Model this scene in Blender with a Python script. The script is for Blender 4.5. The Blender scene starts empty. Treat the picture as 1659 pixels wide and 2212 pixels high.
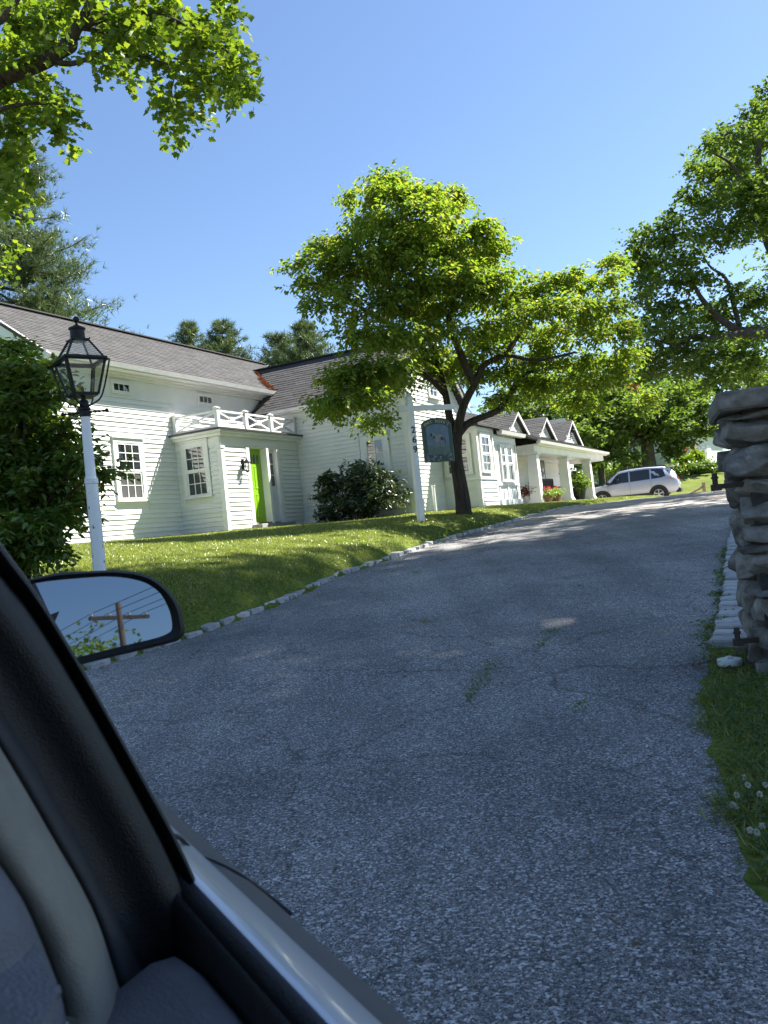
import bpy, math, random
import numpy as np
from mathutils import Vector, Matrix, noise

# ---------------------------------------------------------------- camera, sky, sun, exposure
scene = bpy.context.scene
CZ = 1.30                                   # eye height above the street
ROLL, PITCH, FPX = math.radians(5.8), math.radians(1.1), 1789.0
cam_data = bpy.data.cameras.new('camera')
cam_data.sensor_fit = 'VERTICAL'
cam_data.sensor_height = 36.0
cam_data.lens = 36.0 * FPX / 2212.0
cam_data.clip_start = 0.02
cam_data.clip_end = 3000
cam_data.dof.use_dof = True
cam_data.dof.focus_distance = 17.0
cam_data.dof.aperture_fstop = 16.0
camera = bpy.data.objects.new('camera', cam_data)
scene.collection.objects.link(camera)
camera.matrix_world = (Matrix.Translation((0, 0, CZ)) @ Matrix.Rotation(math.pi/2 + PITCH, 4, 'X')
                       @ Matrix.Rotation(-ROLL, 4, 'Z'))
scene.camera = camera

SUN_AZ, SUN_EL = math.radians(66.6), math.radians(51.9)     # azimuth from +Y towards +X
world = bpy.data.worlds.new('World')
scene.world = world
world.use_nodes = True
wn = world.node_tree.nodes
sky = wn.new('ShaderNodeTexSky')
sky.sky_type = 'NISHITA'
sky.sun_disc = False
sky.sun_elevation = SUN_EL
sky.sun_rotation = SUN_AZ
sky.altitude = 0
sky.air_density = 1.0
sky.dust_density = 0.4
sky.ozone_density = 4.5
bg = wn['Background']
world.node_tree.links.new(sky.outputs[0], bg.inputs[0])
bg.inputs[1].default_value = 0.060
sun_data = bpy.data.lights.new('sun', 'SUN')
sun_data.energy = 5.0
sun_data.angle = math.radians(0.53)
sun_data.color = (1.0, 0.955, 0.88)
sun = bpy.data.objects.new('sun', sun_data)
scene.collection.objects.link(sun)
sdir = Vector((math.sin(SUN_AZ)*math.cos(SUN_EL), math.cos(SUN_AZ)*math.cos(SUN_EL), math.sin(SUN_EL)))
sun.rotation_euler = sdir.to_track_quat('Z', 'Y').to_euler()
sun.location = (20, 10, 30)
vs = scene.view_settings
vs.view_transform = 'Standard'
vs.look = 'None'
vs.gamma = 1.0
vs.use_curve_mapping = False
vs.exposure = 1.82
scene.cycles.max_bounces = 8
scene.cycles.diffuse_bounces = 3
scene.cycles.glossy_bounces = 3
scene.cycles.transmission_bounces = 4
scene.cycles.transparent_max_bounces = 8
scene.cycles.sample_clamp_indirect = 6
scene.cycles.use_denoising = True

COL = scene.collection
rng = np.random.default_rng(7)
random.seed(7)
PI = math.pi

# ---------------------------------------------------------------- measuring helpers (a point seen at a place, a given distance away)
def ray(x, y):
    u, v = (x - 829.5)/FPX, -(y - 1106)/FPX
    u2 = u*math.cos(ROLL) + v*math.sin(ROLL)
    v2 = -u*math.sin(ROLL) + v*math.cos(ROLL)
    return Vector((u2, math.cos(PITCH) - v2*math.sin(PITCH), math.sin(PITCH) + v2*math.cos(PITCH)))
def at(x, y, dist):
    d = ray(x, y)
    return Vector((0, 0, CZ)) + d*(dist/d.y)

# ---------------------------------------------------------------- object helpers
def tag(o, label=None, cat=None, group=None, kind=None):
    if label: o['label'] = label
    if cat: o['category'] = cat
    if group: o['group'] = group
    if kind: o['kind'] = kind
    return o
def empty(name, loc=(0, 0, 0), rz=0.0, parent=None):
    o = bpy.data.objects.new(name, None)
    o.empty_display_size = 0.1
    COL.objects.link(o)
    o.location = loc
    o.rotation_euler = (0, 0, rz)
    if parent: o.parent = parent
    return o
def link_mesh(name, me, parent=None, loc=None, rot=None):
    o = bpy.data.objects.new(name, me)
    COL.objects.link(o)
    if parent: o.parent = parent
    if loc is not None: o.location = loc
    if rot is not None: o.rotation_euler = rot
    return o

class MB:
    """collects simple shapes, then links them as one mesh object"""
    def __init__(s): s.v, s.f, s.m = [], [], []
    def add(s, vs, fs, mi=0):
        n = len(s.v)
        s.v += [tuple(p) for p in vs]
        for f in fs:
            s.f.append(tuple(i + n for i in f)); s.m.append(mi)
        return s
    def hexa(s, p, mi=0):            # eight corners: bottom ring 0-3, top ring 4-7
        return s.add(p, [(3, 2, 1, 0), (4, 5, 6, 7), (0, 1, 5, 4), (1, 2, 6, 5), (2, 3, 7, 6), (3, 0, 4, 7)], mi)
    def box(s, x0, x1, y0, y1, z0, z1, mi=0):
        x0, x1 = min(x0, x1), max(x0, x1); y0, y1 = min(y0, y1), max(y0, y1); z0, z1 = min(z0, z1), max(z0, z1)
        return s.hexa([(x0, y0, z0), (x1, y0, z0), (x1, y1, z0), (x0, y1, z0),
                       (x0, y0, z1), (x1, y0, z1), (x1, y1, z1), (x0, y1, z1)], mi)
    def beam(s, p, q, w, h, mi=0, up=(0, 0, 1)):
        p, q = Vector(p), Vector(q)
        d = (q - p).normalized()
        sd = d.cross(Vector(up))
        if sd.length < 1e-4: sd = d.cross(Vector((1, 0, 0)))
        sd.normalize(); u = sd.cross(d)
        c = []
        for e in (p, q):
            c += [e - sd*w/2 - u*h/2, e + sd*w/2 - u*h/2, e + sd*w/2 + u*h/2, e - sd*w/2 + u*h/2]
        return s.hexa(c, mi)
    def tube(s, pts, rad, n=8, cap=True, mi=0):
        pts = [Vector(p) for p in pts]
        if not hasattr(rad, '__len__'): rad = [rad]*len(pts)
        base = len(s.v); ref = None
        for i, p in enumerate(pts):
            d = (pts[min(i+1, len(pts)-1)] - pts[max(i-1, 0)]).normalized()
            if ref is None:
                ref = d.cross(Vector((0.31, 0.17, 0.93)))
                if ref.length < 1e-3: ref = d.cross(Vector((1, 0, 0)))
            e1 = (ref - d*ref.dot(d)).normalized(); ref = e1
            e2 = d.cross(e1)
            for k in range(n):
                t = 2*PI*k/n
                s.v.append(tuple(p + (e1*math.cos(t) + e2*math.sin(t))*rad[i]))
        for i in range(len(pts)-1):
            for k in range(n):
                a = base + i*n + k; b = base + i*n + (k+1) % n
                s.f.append((a, b, b+n, a+n)); s.m.append(mi)
        if cap:
            s.f.append(tuple(base + k for k in reversed(range(n)))); s.m.append(mi)
            e = base + (len(pts)-1)*n
            s.f.append(tuple(e + k for k in range(n))); s.m.append(mi)
        return s
    def lathe(s, prof, n=16, c=(0, 0, 0), mi=0):
        base = len(s.v)
        for r, z in prof:
            for k in range(n):
                t = 2*PI*k/n
                s.v.append((c[0] + r*math.cos(t), c[1] + r*math.sin(t), c[2] + z))
        for i in range(len(prof)-1):
            for k in range(n):
                a = base + i*n + k; b = base + i*n + (k+1) % n
                s.f.append((a, b, b+n, a+n)); s.m.append(mi)
        s.f.append(tuple(base + k for k in reversed(range(n)))); s.m.append(mi)
        e = base + (len(prof)-1)*n
        s.f.append(tuple(e + k for k in range(n))); s.m.append(mi)
        return s
    def prism(s, poly, d0, d1, fn, mi=0):   # poly of (u,v) in order; fn(u,v,d) -> point
        n = len(poly)
        vs = [fn(u, v, d0) for u, v in poly] + [fn(u, v, d1) for u, v in poly]
        fs = [tuple(reversed(range(n))), tuple(range(n, 2*n))] + [(i, (i+1) % n, n+(i+1) % n, n+i) for i in range(n)]
        return s.add(vs, fs, mi)
    def mesh(s, name, mats, smooth=False, bevel=0):
        me = bpy.data.meshes.new(name)
        me.from_pydata(s.v, [], s.f)
        for m in (mats if isinstance(mats, (list, tuple)) else [mats]): me.materials.append(m)
        if len(me.materials) > 1: me.polygons.foreach_set('material_index', s.m)
        if smooth: me.polygons.foreach_set('use_smooth', [True]*len(me.polygons))
        import bmesh
        bm = bmesh.new(); bm.from_mesh(me)
        bmesh.ops.recalc_face_normals(bm, faces=bm.faces)
        if bevel:
            bmesh.ops.bevel(bm, geom=list(bm.edges), offset=bevel, segments=1, affect='EDGES', clamp_overlap=True)
        bm.to_mesh(me); bm.free()
        me.update()
        return me
    def build(s, name, mats, parent=None, smooth=False, bevel=0, auto=None):
        o = link_mesh(name, s.mesh(name, mats, smooth, bevel), parent)
        if auto is not None:
            o.data.polygons.foreach_set('use_smooth', [True]*len(o.data.polygons))
            o.data.set_sharp_from_angle(angle=math.radians(auto))
        return o

def raw_mesh(name, verts, loops, totals, mat, smooth=False):
    """verts (n,3), flat loop indices, loop totals"""
    me = bpy.data.meshes.new(name)
    me.vertices.add(len(verts)); me.vertices.foreach_set('co', np.asarray(verts, np.float32).ravel())
    me.loops.add(len(loops)); me.loops.foreach_set('vertex_index', np.asarray(loops, np.int32))
    totals = np.asarray(totals, np.int32)
    me.polygons.add(len(totals))
    starts = np.concatenate([[0], np.cumsum(totals)[:-1]]).astype(np.int32)
    me.polygons.foreach_set('loop_start', starts)
    try: me.polygons.foreach_set('loop_total', totals)
    except Exception: pass
    me.polygons.foreach_set('use_smooth', [smooth]*len(totals))
    me.materials.append(mat)
    me.update(calc_edges=True)
    me.validate()
    return me

# ---------------------------------------------------------------- materials
def new_mat(name):
    m = bpy.data.materials.new(name)
    m.use_nodes = True
    nt = m.node_tree
    return m, nt, nt.nodes, nt.links, nt.nodes['Principled BSDF']
def ramp(n, stops):
    r = n.new('ShaderNodeValToRGB')
    el = r.color_ramp.elements
    while len(el) < len(stops): el.new(0.5)
    for e, (p, c) in zip(el, stops):
        e.position = p; e.color = (c[0], c[1], c[2], 1)
    return r
def surf(name, c1, c2=None, scale=4.0, rough=0.6, bump=0.0, bscale=40.0, metal=0.0, spec=0.5, detail=6.0, rvar=0.0, stretch=None, coord='Object', coat=0.0, obj_var=0.0):
    m, nt, n, l, p = new_mat(name)
    p.inputs['Roughness'].default_value = rough
    p.inputs['Metallic'].default_value = metal
    p.inputs['Specular IOR Level'].default_value = spec
    if coat: p.inputs['Coat Weight'].default_value = coat
    tc = n.new('ShaderNodeTexCoord')
    src = tc.outputs[coord]
    if stretch:
        mp = n.new('ShaderNodeMapping'); mp.inputs['Scale'].default_value = stretch
        l.new(src, mp.inputs[0]); src = mp.outputs[0]
    if c2 is None: c2 = tuple(x*0.82 for x in c1)
    nz = n.new('ShaderNodeTexNoise')
    nz.inputs['Scale'].default_value = scale; nz.inputs['Detail'].default_value = detail
    nz.inputs['Roughness'].default_value = 0.62
    l.new(src, nz.inputs['Vector'])
    r = ramp(n, [(0.33, c1), (0.7, c2)])
    l.new(nz.outputs['Fac'], r.inputs[0])
    out = r.outputs[0]
    if obj_var:
        oi = n.new('ShaderNodeObjectInfo'); gi = n.new('ShaderNodeNewGeometry')
        ad = n.new('ShaderNodeMath'); ad.operation = 'ADD'
        l.new(oi.outputs['Random'], ad.inputs[0]); l.new(gi.outputs['Random Per Island'], ad.inputs[1])
        fr = n.new('ShaderNodeMath'); fr.operation = 'FRACT'; l.new(ad.outputs[0], fr.inputs[0])
        mr = n.new('ShaderNodeMapRange'); mr.inputs[3].default_value = 1 - obj_var; mr.inputs[4].default_value = 1 + obj_var
        l.new(fr.outputs[0], mr.inputs[0])
        mx = n.new('ShaderNodeVectorMath'); mx.operation = 'SCALE'
        l.new(out, mx.inputs[0]); l.new(mr.outputs[0], mx.inputs['Scale'])
        out = mx.outputs[0]
    l.new(out, p.inputs['Base Color'])
    if rvar:
        mr = n.new('ShaderNodeMapRange'); mr.inputs[3].default_value = rough - rvar; mr.inputs[4].default_value = rough + rvar
        l.new(nz.outputs['Fac'], mr.inputs[0]); l.new(mr.outputs[0], p.inputs['Roughness'])
    if bump:
        nb = n.new('ShaderNodeTexNoise'); nb.inputs['Scale'].default_value = bscale; nb.inputs['Detail'].default_value = 5
        l.new(src, nb.inputs['Vector'])
        b = n.new('ShaderNodeBump'); b.inputs['Strength'].default_value = bump; b.inputs['Distance'].default_value = 0.02
        l.new(nb.outputs['Fac'], b.inputs['Height']); l.new(b.outputs[0], p.inputs['Normal'])
    return m
def leaf_mat(name, stops, trans, tfac=0.45, gloss=0.08, rough=0.35):
    m, nt, n, l, p = new_mat(name)
    n.remove(p)
    out = n['Material Output']
    gi = n.new('ShaderNodeNewGeometry')
    r = ramp(n, stops); l.new(gi.outputs['Random Per Island'], r.inputs[0])
    df = n.new('ShaderNodeBsdfDiffuse'); l.new(r.outputs[0], df.inputs[0])
    tr = n.new('ShaderNodeBsdfTranslucent')
    mm = n.new('ShaderNodeMix'); mm.data_type = 'RGBA'; mm.blend_type = 'MULTIPLY'; mm.inputs[0].default_value = 1.0
    l.new(r.outputs[0], mm.inputs[6]); mm.inputs[7].default_value = (*trans, 1)
    l.new(mm.outputs[2], tr.inputs[0])
    m1 = n.new('ShaderNodeMixShader'); m1.inputs[0].default_value = tfac
    l.new(df.outputs[0], m1.inputs[1]); l.new(tr.outputs[0], m1.inputs[2])
    gl = n.new('ShaderNodeBsdfGlossy'); gl.inputs['Roughness'].default_value = rough
    gl.inputs[0].default_value = (0.8, 0.85, 0.8, 1)
    m2 = n.new('ShaderNodeMixShader'); m2.inputs[0].default_value = gloss
    l.new(m1.outputs[0], m2.inputs[1]); l.new(gl.outputs[0], m2.inputs[2])
    l.new(m2.outputs[0], out.inputs[0])
    return m
def glass_mat(name, col=(0.012, 0.015, 0.017), rough=0.02, ior=1.75, wave=0.0, wscale=2.2):
    m, nt, n, l, p = new_mat(name)
    p.inputs['Base Color'].default_value = (*col, 1)
    p.inputs['Roughness'].default_value = rough
    p.inputs['IOR'].default_value = ior
    if wave:
        tc = n.new('ShaderNodeTexCoord'); nz = n.new('ShaderNodeTexNoise'); nz.inputs['Scale'].default_value = wscale
        nz.inputs['Detail'].default_value = 1
        l.new(tc.outputs['Object'], nz.inputs['Vector'])
        b = n.new('ShaderNodeBump'); b.inputs['Strength'].default_value = wave; b.inputs['Distance'].default_value = 0.02
        l.new(nz.outputs['Fac'], b.inputs['Height']); l.new(b.outputs[0], p.inputs['Normal'])
    return m
def clear_glass(name, tint=(0.95, 0.97, 0.96), gl=0.1, gmax=0.35):
    m, nt, n, l, p = new_mat(name)
    n.remove(p); out = n['Material Output']
    t = n.new('ShaderNodeBsdfTransparent'); t.inputs[0].default_value = (*tint, 1)
    g = n.new('ShaderNodeBsdfGlossy'); g.inputs['Roughness'].default_value = 0.03
    lw = n.new('ShaderNodeLayerWeight'); lw.inputs[0].default_value = 0.25
    mr = n.new('ShaderNodeMapRange'); mr.inputs[3].default_value = gl; mr.inputs[4].default_value = gmax
    l.new(lw.outputs['Facing'], mr.inputs[0])
    mx = n.new('ShaderNodeMixShader'); l.new(mr.outputs[0], mx.inputs[0])
    l.new(t.outputs[0], mx.inputs[1]); l.new(g.outputs[0], mx.inputs[2]); l.new(mx.outputs[0], out.inputs[0])
    return m

M = {}
M['paint'] = surf('white_paint', (0.80, 0.80, 0.77), (0.70, 0.71, 0.68), 1.6, 0.45, 0.10, 60, obj_var=0.035)
M['trim'] = surf('white_trim', (0.82, 0.82, 0.80), (0.74, 0.74, 0.72), 2.0, 0.38, 0.05, 50)
M['post_paint'] = surf('chipped_post_paint', (0.72, 0.72, 0.71), (0.62, 0.62, 0.60), 9.0, 0.5, 0.15, 60)
M['shingle'] = surf('asphalt_shingle', (0.100, 0.097, 0.096), (0.060, 0.059, 0.059), 22.0, 0.9, 0.5, 160, spec=0.2, obj_var=0.15)
M['gutter'] = surf('gutter_metal', (0.78, 0.78, 0.77), (0.66, 0.66, 0.65), 3, 0.3, 0, spec=0.6)
M['dark_metal'] = surf('dark_flashing', (0.045, 0.042, 0.042), (0.025, 0.024, 0.024), 8, 0.5)
M['iron'] = surf('black_iron', (0.006, 0.006, 0.007), (0.012, 0.011, 0.011), 30, 0.45, 0.25, 90, spec=0.3)
M['green_door'] = surf('lime_green_paint', (0.235, 0.46, 0.012), (0.20, 0.40, 0.012), 3, 0.35, 0.05, 40)
M['door_white'] = surf('door_paint', (0.72, 0.73, 0.72), (0.64, 0.65, 0.64), 3, 0.35)
M['dark_door'] = surf('dark_door_paint', (0.022, 0.03, 0.028), (0.015, 0.02, 0.02), 3, 0.35)
M['pane'] = glass_mat('window_glass', wave=0.22, ior=2.1)
M['pane_grey'] = glass_mat('screened_glass', (0.085, 0.085, 0.085), 0.12, 1.6)
M['lantern_glass'] = clear_glass('lantern_glass', (0.93, 0.95, 0.94), 0.02)
M['stone_step'] = surf('granite_step', (0.33, 0.32, 0.31), (0.22, 0.22, 0.21), 12, 0.85, 0.4, 60)
M['foundation'] = surf('foundation_earth', (0.11, 0.07, 0.05), (0.06, 0.045, 0.035), 9, 0.95, 0.5, 40)
M['bark'] = surf('bark', (0.085, 0.068, 0.052), (0.030, 0.025, 0.020), 7, 0.95, 1.0, 26, spec=0.15, stretch=(2, 2, 0.45))
M['bark_grey'] = surf('grey_bark', (0.13, 0.115, 0.10), (0.05, 0.043, 0.038), 6, 0.95, 1.0, 22, spec=0.15, stretch=(2, 2, 0.5))
M['soil'] = surf('soil', (0.075, 0.052, 0.035), (0.035, 0.026, 0.018), 14, 0.98, 0.7, 50)
M['terracotta'] = surf('terracotta', (0.32, 0.16, 0.09), (0.22, 0.11, 0.07), 9, 0.85, 0.3, 50)
M['wood_dark'] = surf('dark_stained_wood', (0.055, 0.045, 0.05), (0.035, 0.03, 0.032), 9, 0.6)
M['wood'] = surf('weathered_wood', (0.33, 0.24, 0.16), (0.20, 0.15, 0.10), 9, 0.8, 0.4, 40)
M['black'] = surf('black_plastic', (0.010, 0.010, 0.011), (0.016, 0.016, 0.018), 10, 0.45)

# ================================================================ TERRAIN
TH = math.radians(26.5)                     # heading of the long house front
AX, BX = (math.sin(TH), math.cos(TH)), (math.cos(TH), -math.sin(TH))
def to_ab(x, y): return x*AX[0] + y*AX[1], x*BX[0] + y*BX[1]
def from_ab(a, b): return a*AX[0] + b*BX[0], a*AX[1] + b*BX[1]
GY = [-60, -10, 0, 2, 5, 8, 12, 16, 20, 24, 28, 34, 40, 43.5, 50, 60, 120, 400]
GZ = [-1.2, -.3, -.05, .0, .17, .37, .64, .9, 1.13, 1.3, 1.4, 1.40, 1.22, 1.3, 2.6, 2.8, 5.0, 9.0]
KERB = [(-30, 5.3), (-10, 5.6), (-6.0, 5.9), (-4.3, 6.3), (-3.3, 6.85), (-2.73, 7.42), (-2.05, 8.67), (-1.42, 10.27), (-0.86, 12.3),
        (0.05, 14.3), (1.08, 16.6), (1.96, 18.2), (2.86, 19.8), (3.8, 21.86), (5.0, 24.3), (6.3, 26.8), (8.2, 29.4), (10.3, 31.2), (11.2, 33.0), (11.0, 36), (10, 38), (9, 60)]
KX, KY = [p[0] for p in KERB], [p[1] for p in KERB]
EDGE = [(60, -60), (60, .2), (30, .5), (3.2, 1.0), (1.35, 1.6), (1.04, 2.55), (1.16, 3.05), (1.39, 3.79), (1.65, 4.63), (1.93, 5.28), (2.16, 5.79),
        (2.68, 6.89), (3.14, 7.9), (3.87, 9.6), (4.57, 11.2), (7.0, 16.5), (9.2, 21), (12, 26), (16, 30), (22, 33), (27, 40), (28, 60)]
EX, EY = [p[0] for p in EDGE], [p[1] for p in EDGE]
FRONT = [(-40, -14.38), (17.02, -14.38), (17.02, -12.92), (20.67, -12.92), (20.67, -9.33), (22.91, -9.33), (22.91, -8.2), (26.6, -8.2), (44, -8.2), (90, -8.2)]
FA = np.array([-40, 17.0, 17.04, 20.66, 20.68, 22.90, 22.92, 90]); FB = np.array([-14.38, -14.38, -12.92, -12.92, -9.33, -9.33, -8.2, -8.2])
PAD = 1.62
def terrain(x, y):
    x = np.asarray(x, float); y = np.asarray(y, float)
    g = np.interp(y, GY, GZ)
    dk = np.maximum(0, np.interp(y, KY, KX) - x)*0.85
    a, b = x*AX[0] + y*AX[1], x*BX[0] + y*BX[1]
    dh = np.full(x.shape, 1e9)
    for (a0, b0), (a1, b1) in zip(FRONT[:-1], FRONT[1:]):
        da, db = a1 - a0, b1 - b0
        t = np.clip(((a - a0)*da + (b - b0)*db)/(da*da + db*db), 0, 1)
        dh = np.minimum(dh, np.hypot(a - a0 - t*da, b - b0 - t*db))
    dh = np.where(b < np.interp(a, FA, FB), 0.0, dh)
    w = (dk/(dk + dh + 1e-6))**0.36
    w = np.where(y < 5.4, w*np.clip((y - 1)/4.4, 0, 1), w)
    z = g + (PAD - g)*w
    dr = np.maximum(0, x - np.interp(y, EY, EX))
    z = z + np.where(y > 1.0, 0.03*np.minimum(dr, 6), 0)
    return z
def gz(x, y): return float(terrain(x, y))
def seat(px, py, lo=3, hi=60, sink=0.0):
    """where the line of sight through a place in the photograph meets the ground"""
    d = ray(px, py); k = d/d.y
    for Y in np.arange(lo, hi, 0.02):
        if CZ + k.z*Y <= gz(k.x*Y, Y): return Vector((k.x*Y, Y, gz(k.x*Y, Y) - sink))
    return Vector((k.x*hi, hi, gz(k.x*hi, hi)))

def ground_mat():
    m, nt, n, l, p = new_mat('lawn_soil')
    tc = n.new('ShaderNodeTexCoord')
    n1 = n.new('ShaderNodeTexNoise'); n1.inputs['Scale'].default_value = 0.9; n1.inputs['Detail'].default_value = 7
    n2 = n.new('ShaderNodeTexNoise'); n2.inputs['Scale'].default_value = 28; n2.inputs['Detail'].default_value = 6
    l.new(tc.outputs['Object'], n1.inputs[0]); l.new(tc.outputs['Object'], n2.inputs[0])
    r1 = ramp(n, [(0.3, (0.085, 0.120, 0.022)), (0.6, (0.135, 0.165, 0.034)), (0.8, (0.185, 0.180, 0.065))])
    r2 = ramp(n, [(0.3, (0.45, 0.5, 0.4)), (0.65, (1.15, 1.15, 1.1))])
    l.new(n1.outputs['Fac'], r1.inputs[0]); l.new(n2.outputs['Fac'], r2.inputs[0])
    mx = n.new('ShaderNodeMix'); mx.data_type = 'RGBA'; mx.blend_type = 'MULTIPLY'; mx.inputs[0].default_value = 1
    l.new(r1.outputs[0], mx.inputs[6]); l.new(r2.outputs[0], mx.inputs[7]); l.new(mx.outputs[2], p.inputs['Base Color'])
    p.inputs['Roughness'].default_value = 0.95; p.inputs['Specular IOR Level'].default_value = 0.1
    b = n.new('ShaderNodeBump'); b.inputs['Strength'].default_value = 0.8; b.inputs['Distance'].default_value = 0.03
    l.new(n2.outputs['Fac'], b.inputs['Height']); l.new(b.outputs[0], p.inputs['Normal'])
    return m
def asphalt_mat():
    m, nt, n, l, p = new_mat('chip_sealed_asphalt')
    tc = n.new('ShaderNodeTexCoord'); co = tc.outputs['Object']
    # stone chips of two sizes in dark binder
    def chips(scale, lo, hi, cdark, cmid, clight):
        v = n.new('ShaderNodeTexVoronoi'); v.inputs['Scale'].default_value = scale
        l.new(co, v.inputs['Vector'])
        sp = n.new('ShaderNodeSeparateColor'); l.new(v.outputs['Color'], sp.inputs[0])
        r = ramp(n, [(0.0, cdark), (lo, cdark), (lo+0.16, cmid), (hi, cmid), (1.0, clight)])
        l.new(sp.outputs[0], r.inputs[0])
        return v, r
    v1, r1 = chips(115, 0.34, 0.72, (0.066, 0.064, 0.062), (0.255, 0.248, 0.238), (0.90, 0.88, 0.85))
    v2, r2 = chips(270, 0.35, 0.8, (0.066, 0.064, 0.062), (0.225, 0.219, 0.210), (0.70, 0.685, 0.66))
    mk = n.new('ShaderNodeTexNoise'); mk.inputs['Scale'].default_value = 11; mk.inputs['Detail'].default_value = 4; l.new(co, mk.inputs[0])
    rk = ramp(n, [(0.25, (0.25, 0.25, 0.25)), (0.75, (0.8, 0.8, 0.8))]); l.new(mk.outputs['Fac'], rk.inputs[0])
    mx = n.new('ShaderNodeMix'); mx.data_type = 'RGBA'; l.new(rk.outputs[0], mx.inputs[0]); l.new(r2.outputs[0], mx.inputs[6]); l.new(r1.outputs[0], mx.inputs[7])
    # broad wear
    w = n.new('ShaderNodeTexNoise'); w.inputs['Scale'].default_value = 0.55; w.inputs['Detail'].default_value = 8; w.inputs['Roughness'].default_value = 0.65; l.new(co, w.inputs[0])
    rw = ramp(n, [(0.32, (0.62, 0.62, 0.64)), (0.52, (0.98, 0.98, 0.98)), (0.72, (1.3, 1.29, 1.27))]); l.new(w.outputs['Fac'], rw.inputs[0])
    m2 = n.new('ShaderNodeMix'); m2.data_type = 'RGBA'; m2.blend_type = 'MULTIPLY'; m2.inputs[0].default_value = 1
    l.new(mx.outputs[2], m2.inputs[6]); l.new(rw.outputs[0], m2.inputs[7])
    # worn wheel tracks run up the drive
    tm = n.new('ShaderNodeMapping'); tm.inputs['Scale'].default_value = (1.1, 0.05, 1); tm.inputs['Rotation'].default_value = (0, 0, 0.22); l.new(co, tm.inputs[0])
    tn = n.new('ShaderNodeTexNoise'); tn.inputs['Scale'].default_value = 1.0; tn.inputs['Detail'].default_value = 3; l.new(tm.outputs[0], tn.inputs[0])
    rt_ = ramp(n, [(0.35, (0.78, 0.78, 0.79)), (0.62, (1.14, 1.14, 1.13))]); l.new(tn.outputs['Fac'], rt_.inputs[0])
    m2b = n.new('ShaderNodeMix'); m2b.data_type = 'RGBA'; m2b.blend_type = 'MULTIPLY'; m2b.inputs[0].default_value = 1
    l.new(m2.outputs[2], m2b.inputs[6]); l.new(rt_.outputs[0], m2b.inputs[7]); m2 = m2b
    # hair cracks
    ds = n.new('ShaderNodeTexNoise'); ds.inputs['Scale'].default_value = 1.7; ds.inputs['Detail'].default_value = 5; l.new(co, ds.inputs[0])
    av = n.new('ShaderNodeVectorMath'); av.operation = 'MULTIPLY_ADD'; av.inputs[1].default_value = (0.9, 0.9, 0)
    l.new(ds.outputs['Color'], av.inputs[0]); l.new(co, av.inputs[2])
    vc = n.new('ShaderNodeTexVoronoi'); vc.feature = 'DISTANCE_TO_EDGE'; vc.inputs['Scale'].default_value = 0.62; l.new(av.outputs[0], vc.inputs['Vector'])
    rc = ramp(n, [(0.0, (0.42, 0.42, 0.42)), (0.009, (1, 1, 1))]); l.new(vc.outputs['Distance'], rc.inputs[0])
    m3 = n.new('ShaderNodeMix'); m3.data_type = 'RGBA'; m3.blend_type = 'MULTIPLY'; m3.inputs[0].default_value = 0.8
    l.new(m2.outputs[2], m3.inputs[6]); l.new(rc.outputs[0], m3.inputs[7])
    # the yard at the top of the drive is laid with tan gravel
    sx = n.new('ShaderNodeSeparateXYZ'); l.new(co, sx.inputs[0])
    ja = n.new('ShaderNodeMath'); ja.operation = 'MULTIPLY_ADD'; ja.inputs[1].default_value = 5.0; l.new(w.outputs['Fac'], ja.inputs[0]); l.new(sx.outputs[1], ja.inputs[2])
    mr = n.new('ShaderNodeMapRange'); mr.inputs[1].default_value = 21.0; mr.inputs[2].default_value = 27.0; l.new(ja.outputs[0], mr.inputs[0])
    gn = n.new('ShaderNodeTexNoise'); gn.inputs['Scale'].default_value = 30; gn.inputs['Detail'].default_value = 6; l.new(co, gn.inputs[0])
    rg = ramp(n, [(0.3, (0.24, 0.20, 0.165)), (0.7, (0.40, 0.355, 0.31))]); l.new(gn.outputs['Fac'], rg.inputs[0])
    m4 = n.new('ShaderNodeMix'); m4.data_type = 'RGBA'; l.new(mr.outputs[0], m4.inputs[0]); l.new(m3.outputs[2], m4.inputs[6]); l.new(rg.outputs[0], m4.inputs[7])
    l.new(m4.outputs[2], p.inputs['Base Color'])
    p.inputs['Roughness'].default_value = 0.82; p.inputs['Specular IOR Level'].default_value = 0.35
    b = n.new('ShaderNodeBump'); b.inputs['Strength'].default_value = 0.65; b.inputs['Distance'].default_value = 0.006; b.invert = True
    l.new(v1.outputs['Distance'], b.inputs['Height'])
    b2 = n.new('ShaderNodeBump'); b2.inputs['Strength'].default_value = 0.5; b2.inputs['Distance'].default_value = 0.02
    l.new(mk.outputs['Fac'], b2.inputs['Height']); l.new(b.outputs[0], b2.inputs['Normal']); l.new(b2.outputs[0], p.inputs['Normal'])
    return m
M['ground'] = ground_mat()
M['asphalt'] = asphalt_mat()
M['granite'] = surf('granite_block', (0.46, 0.45, 0.44), (0.30, 0.295, 0.29), 16, 0.85, 0.6, 70, obj_var=0.18)

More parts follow.
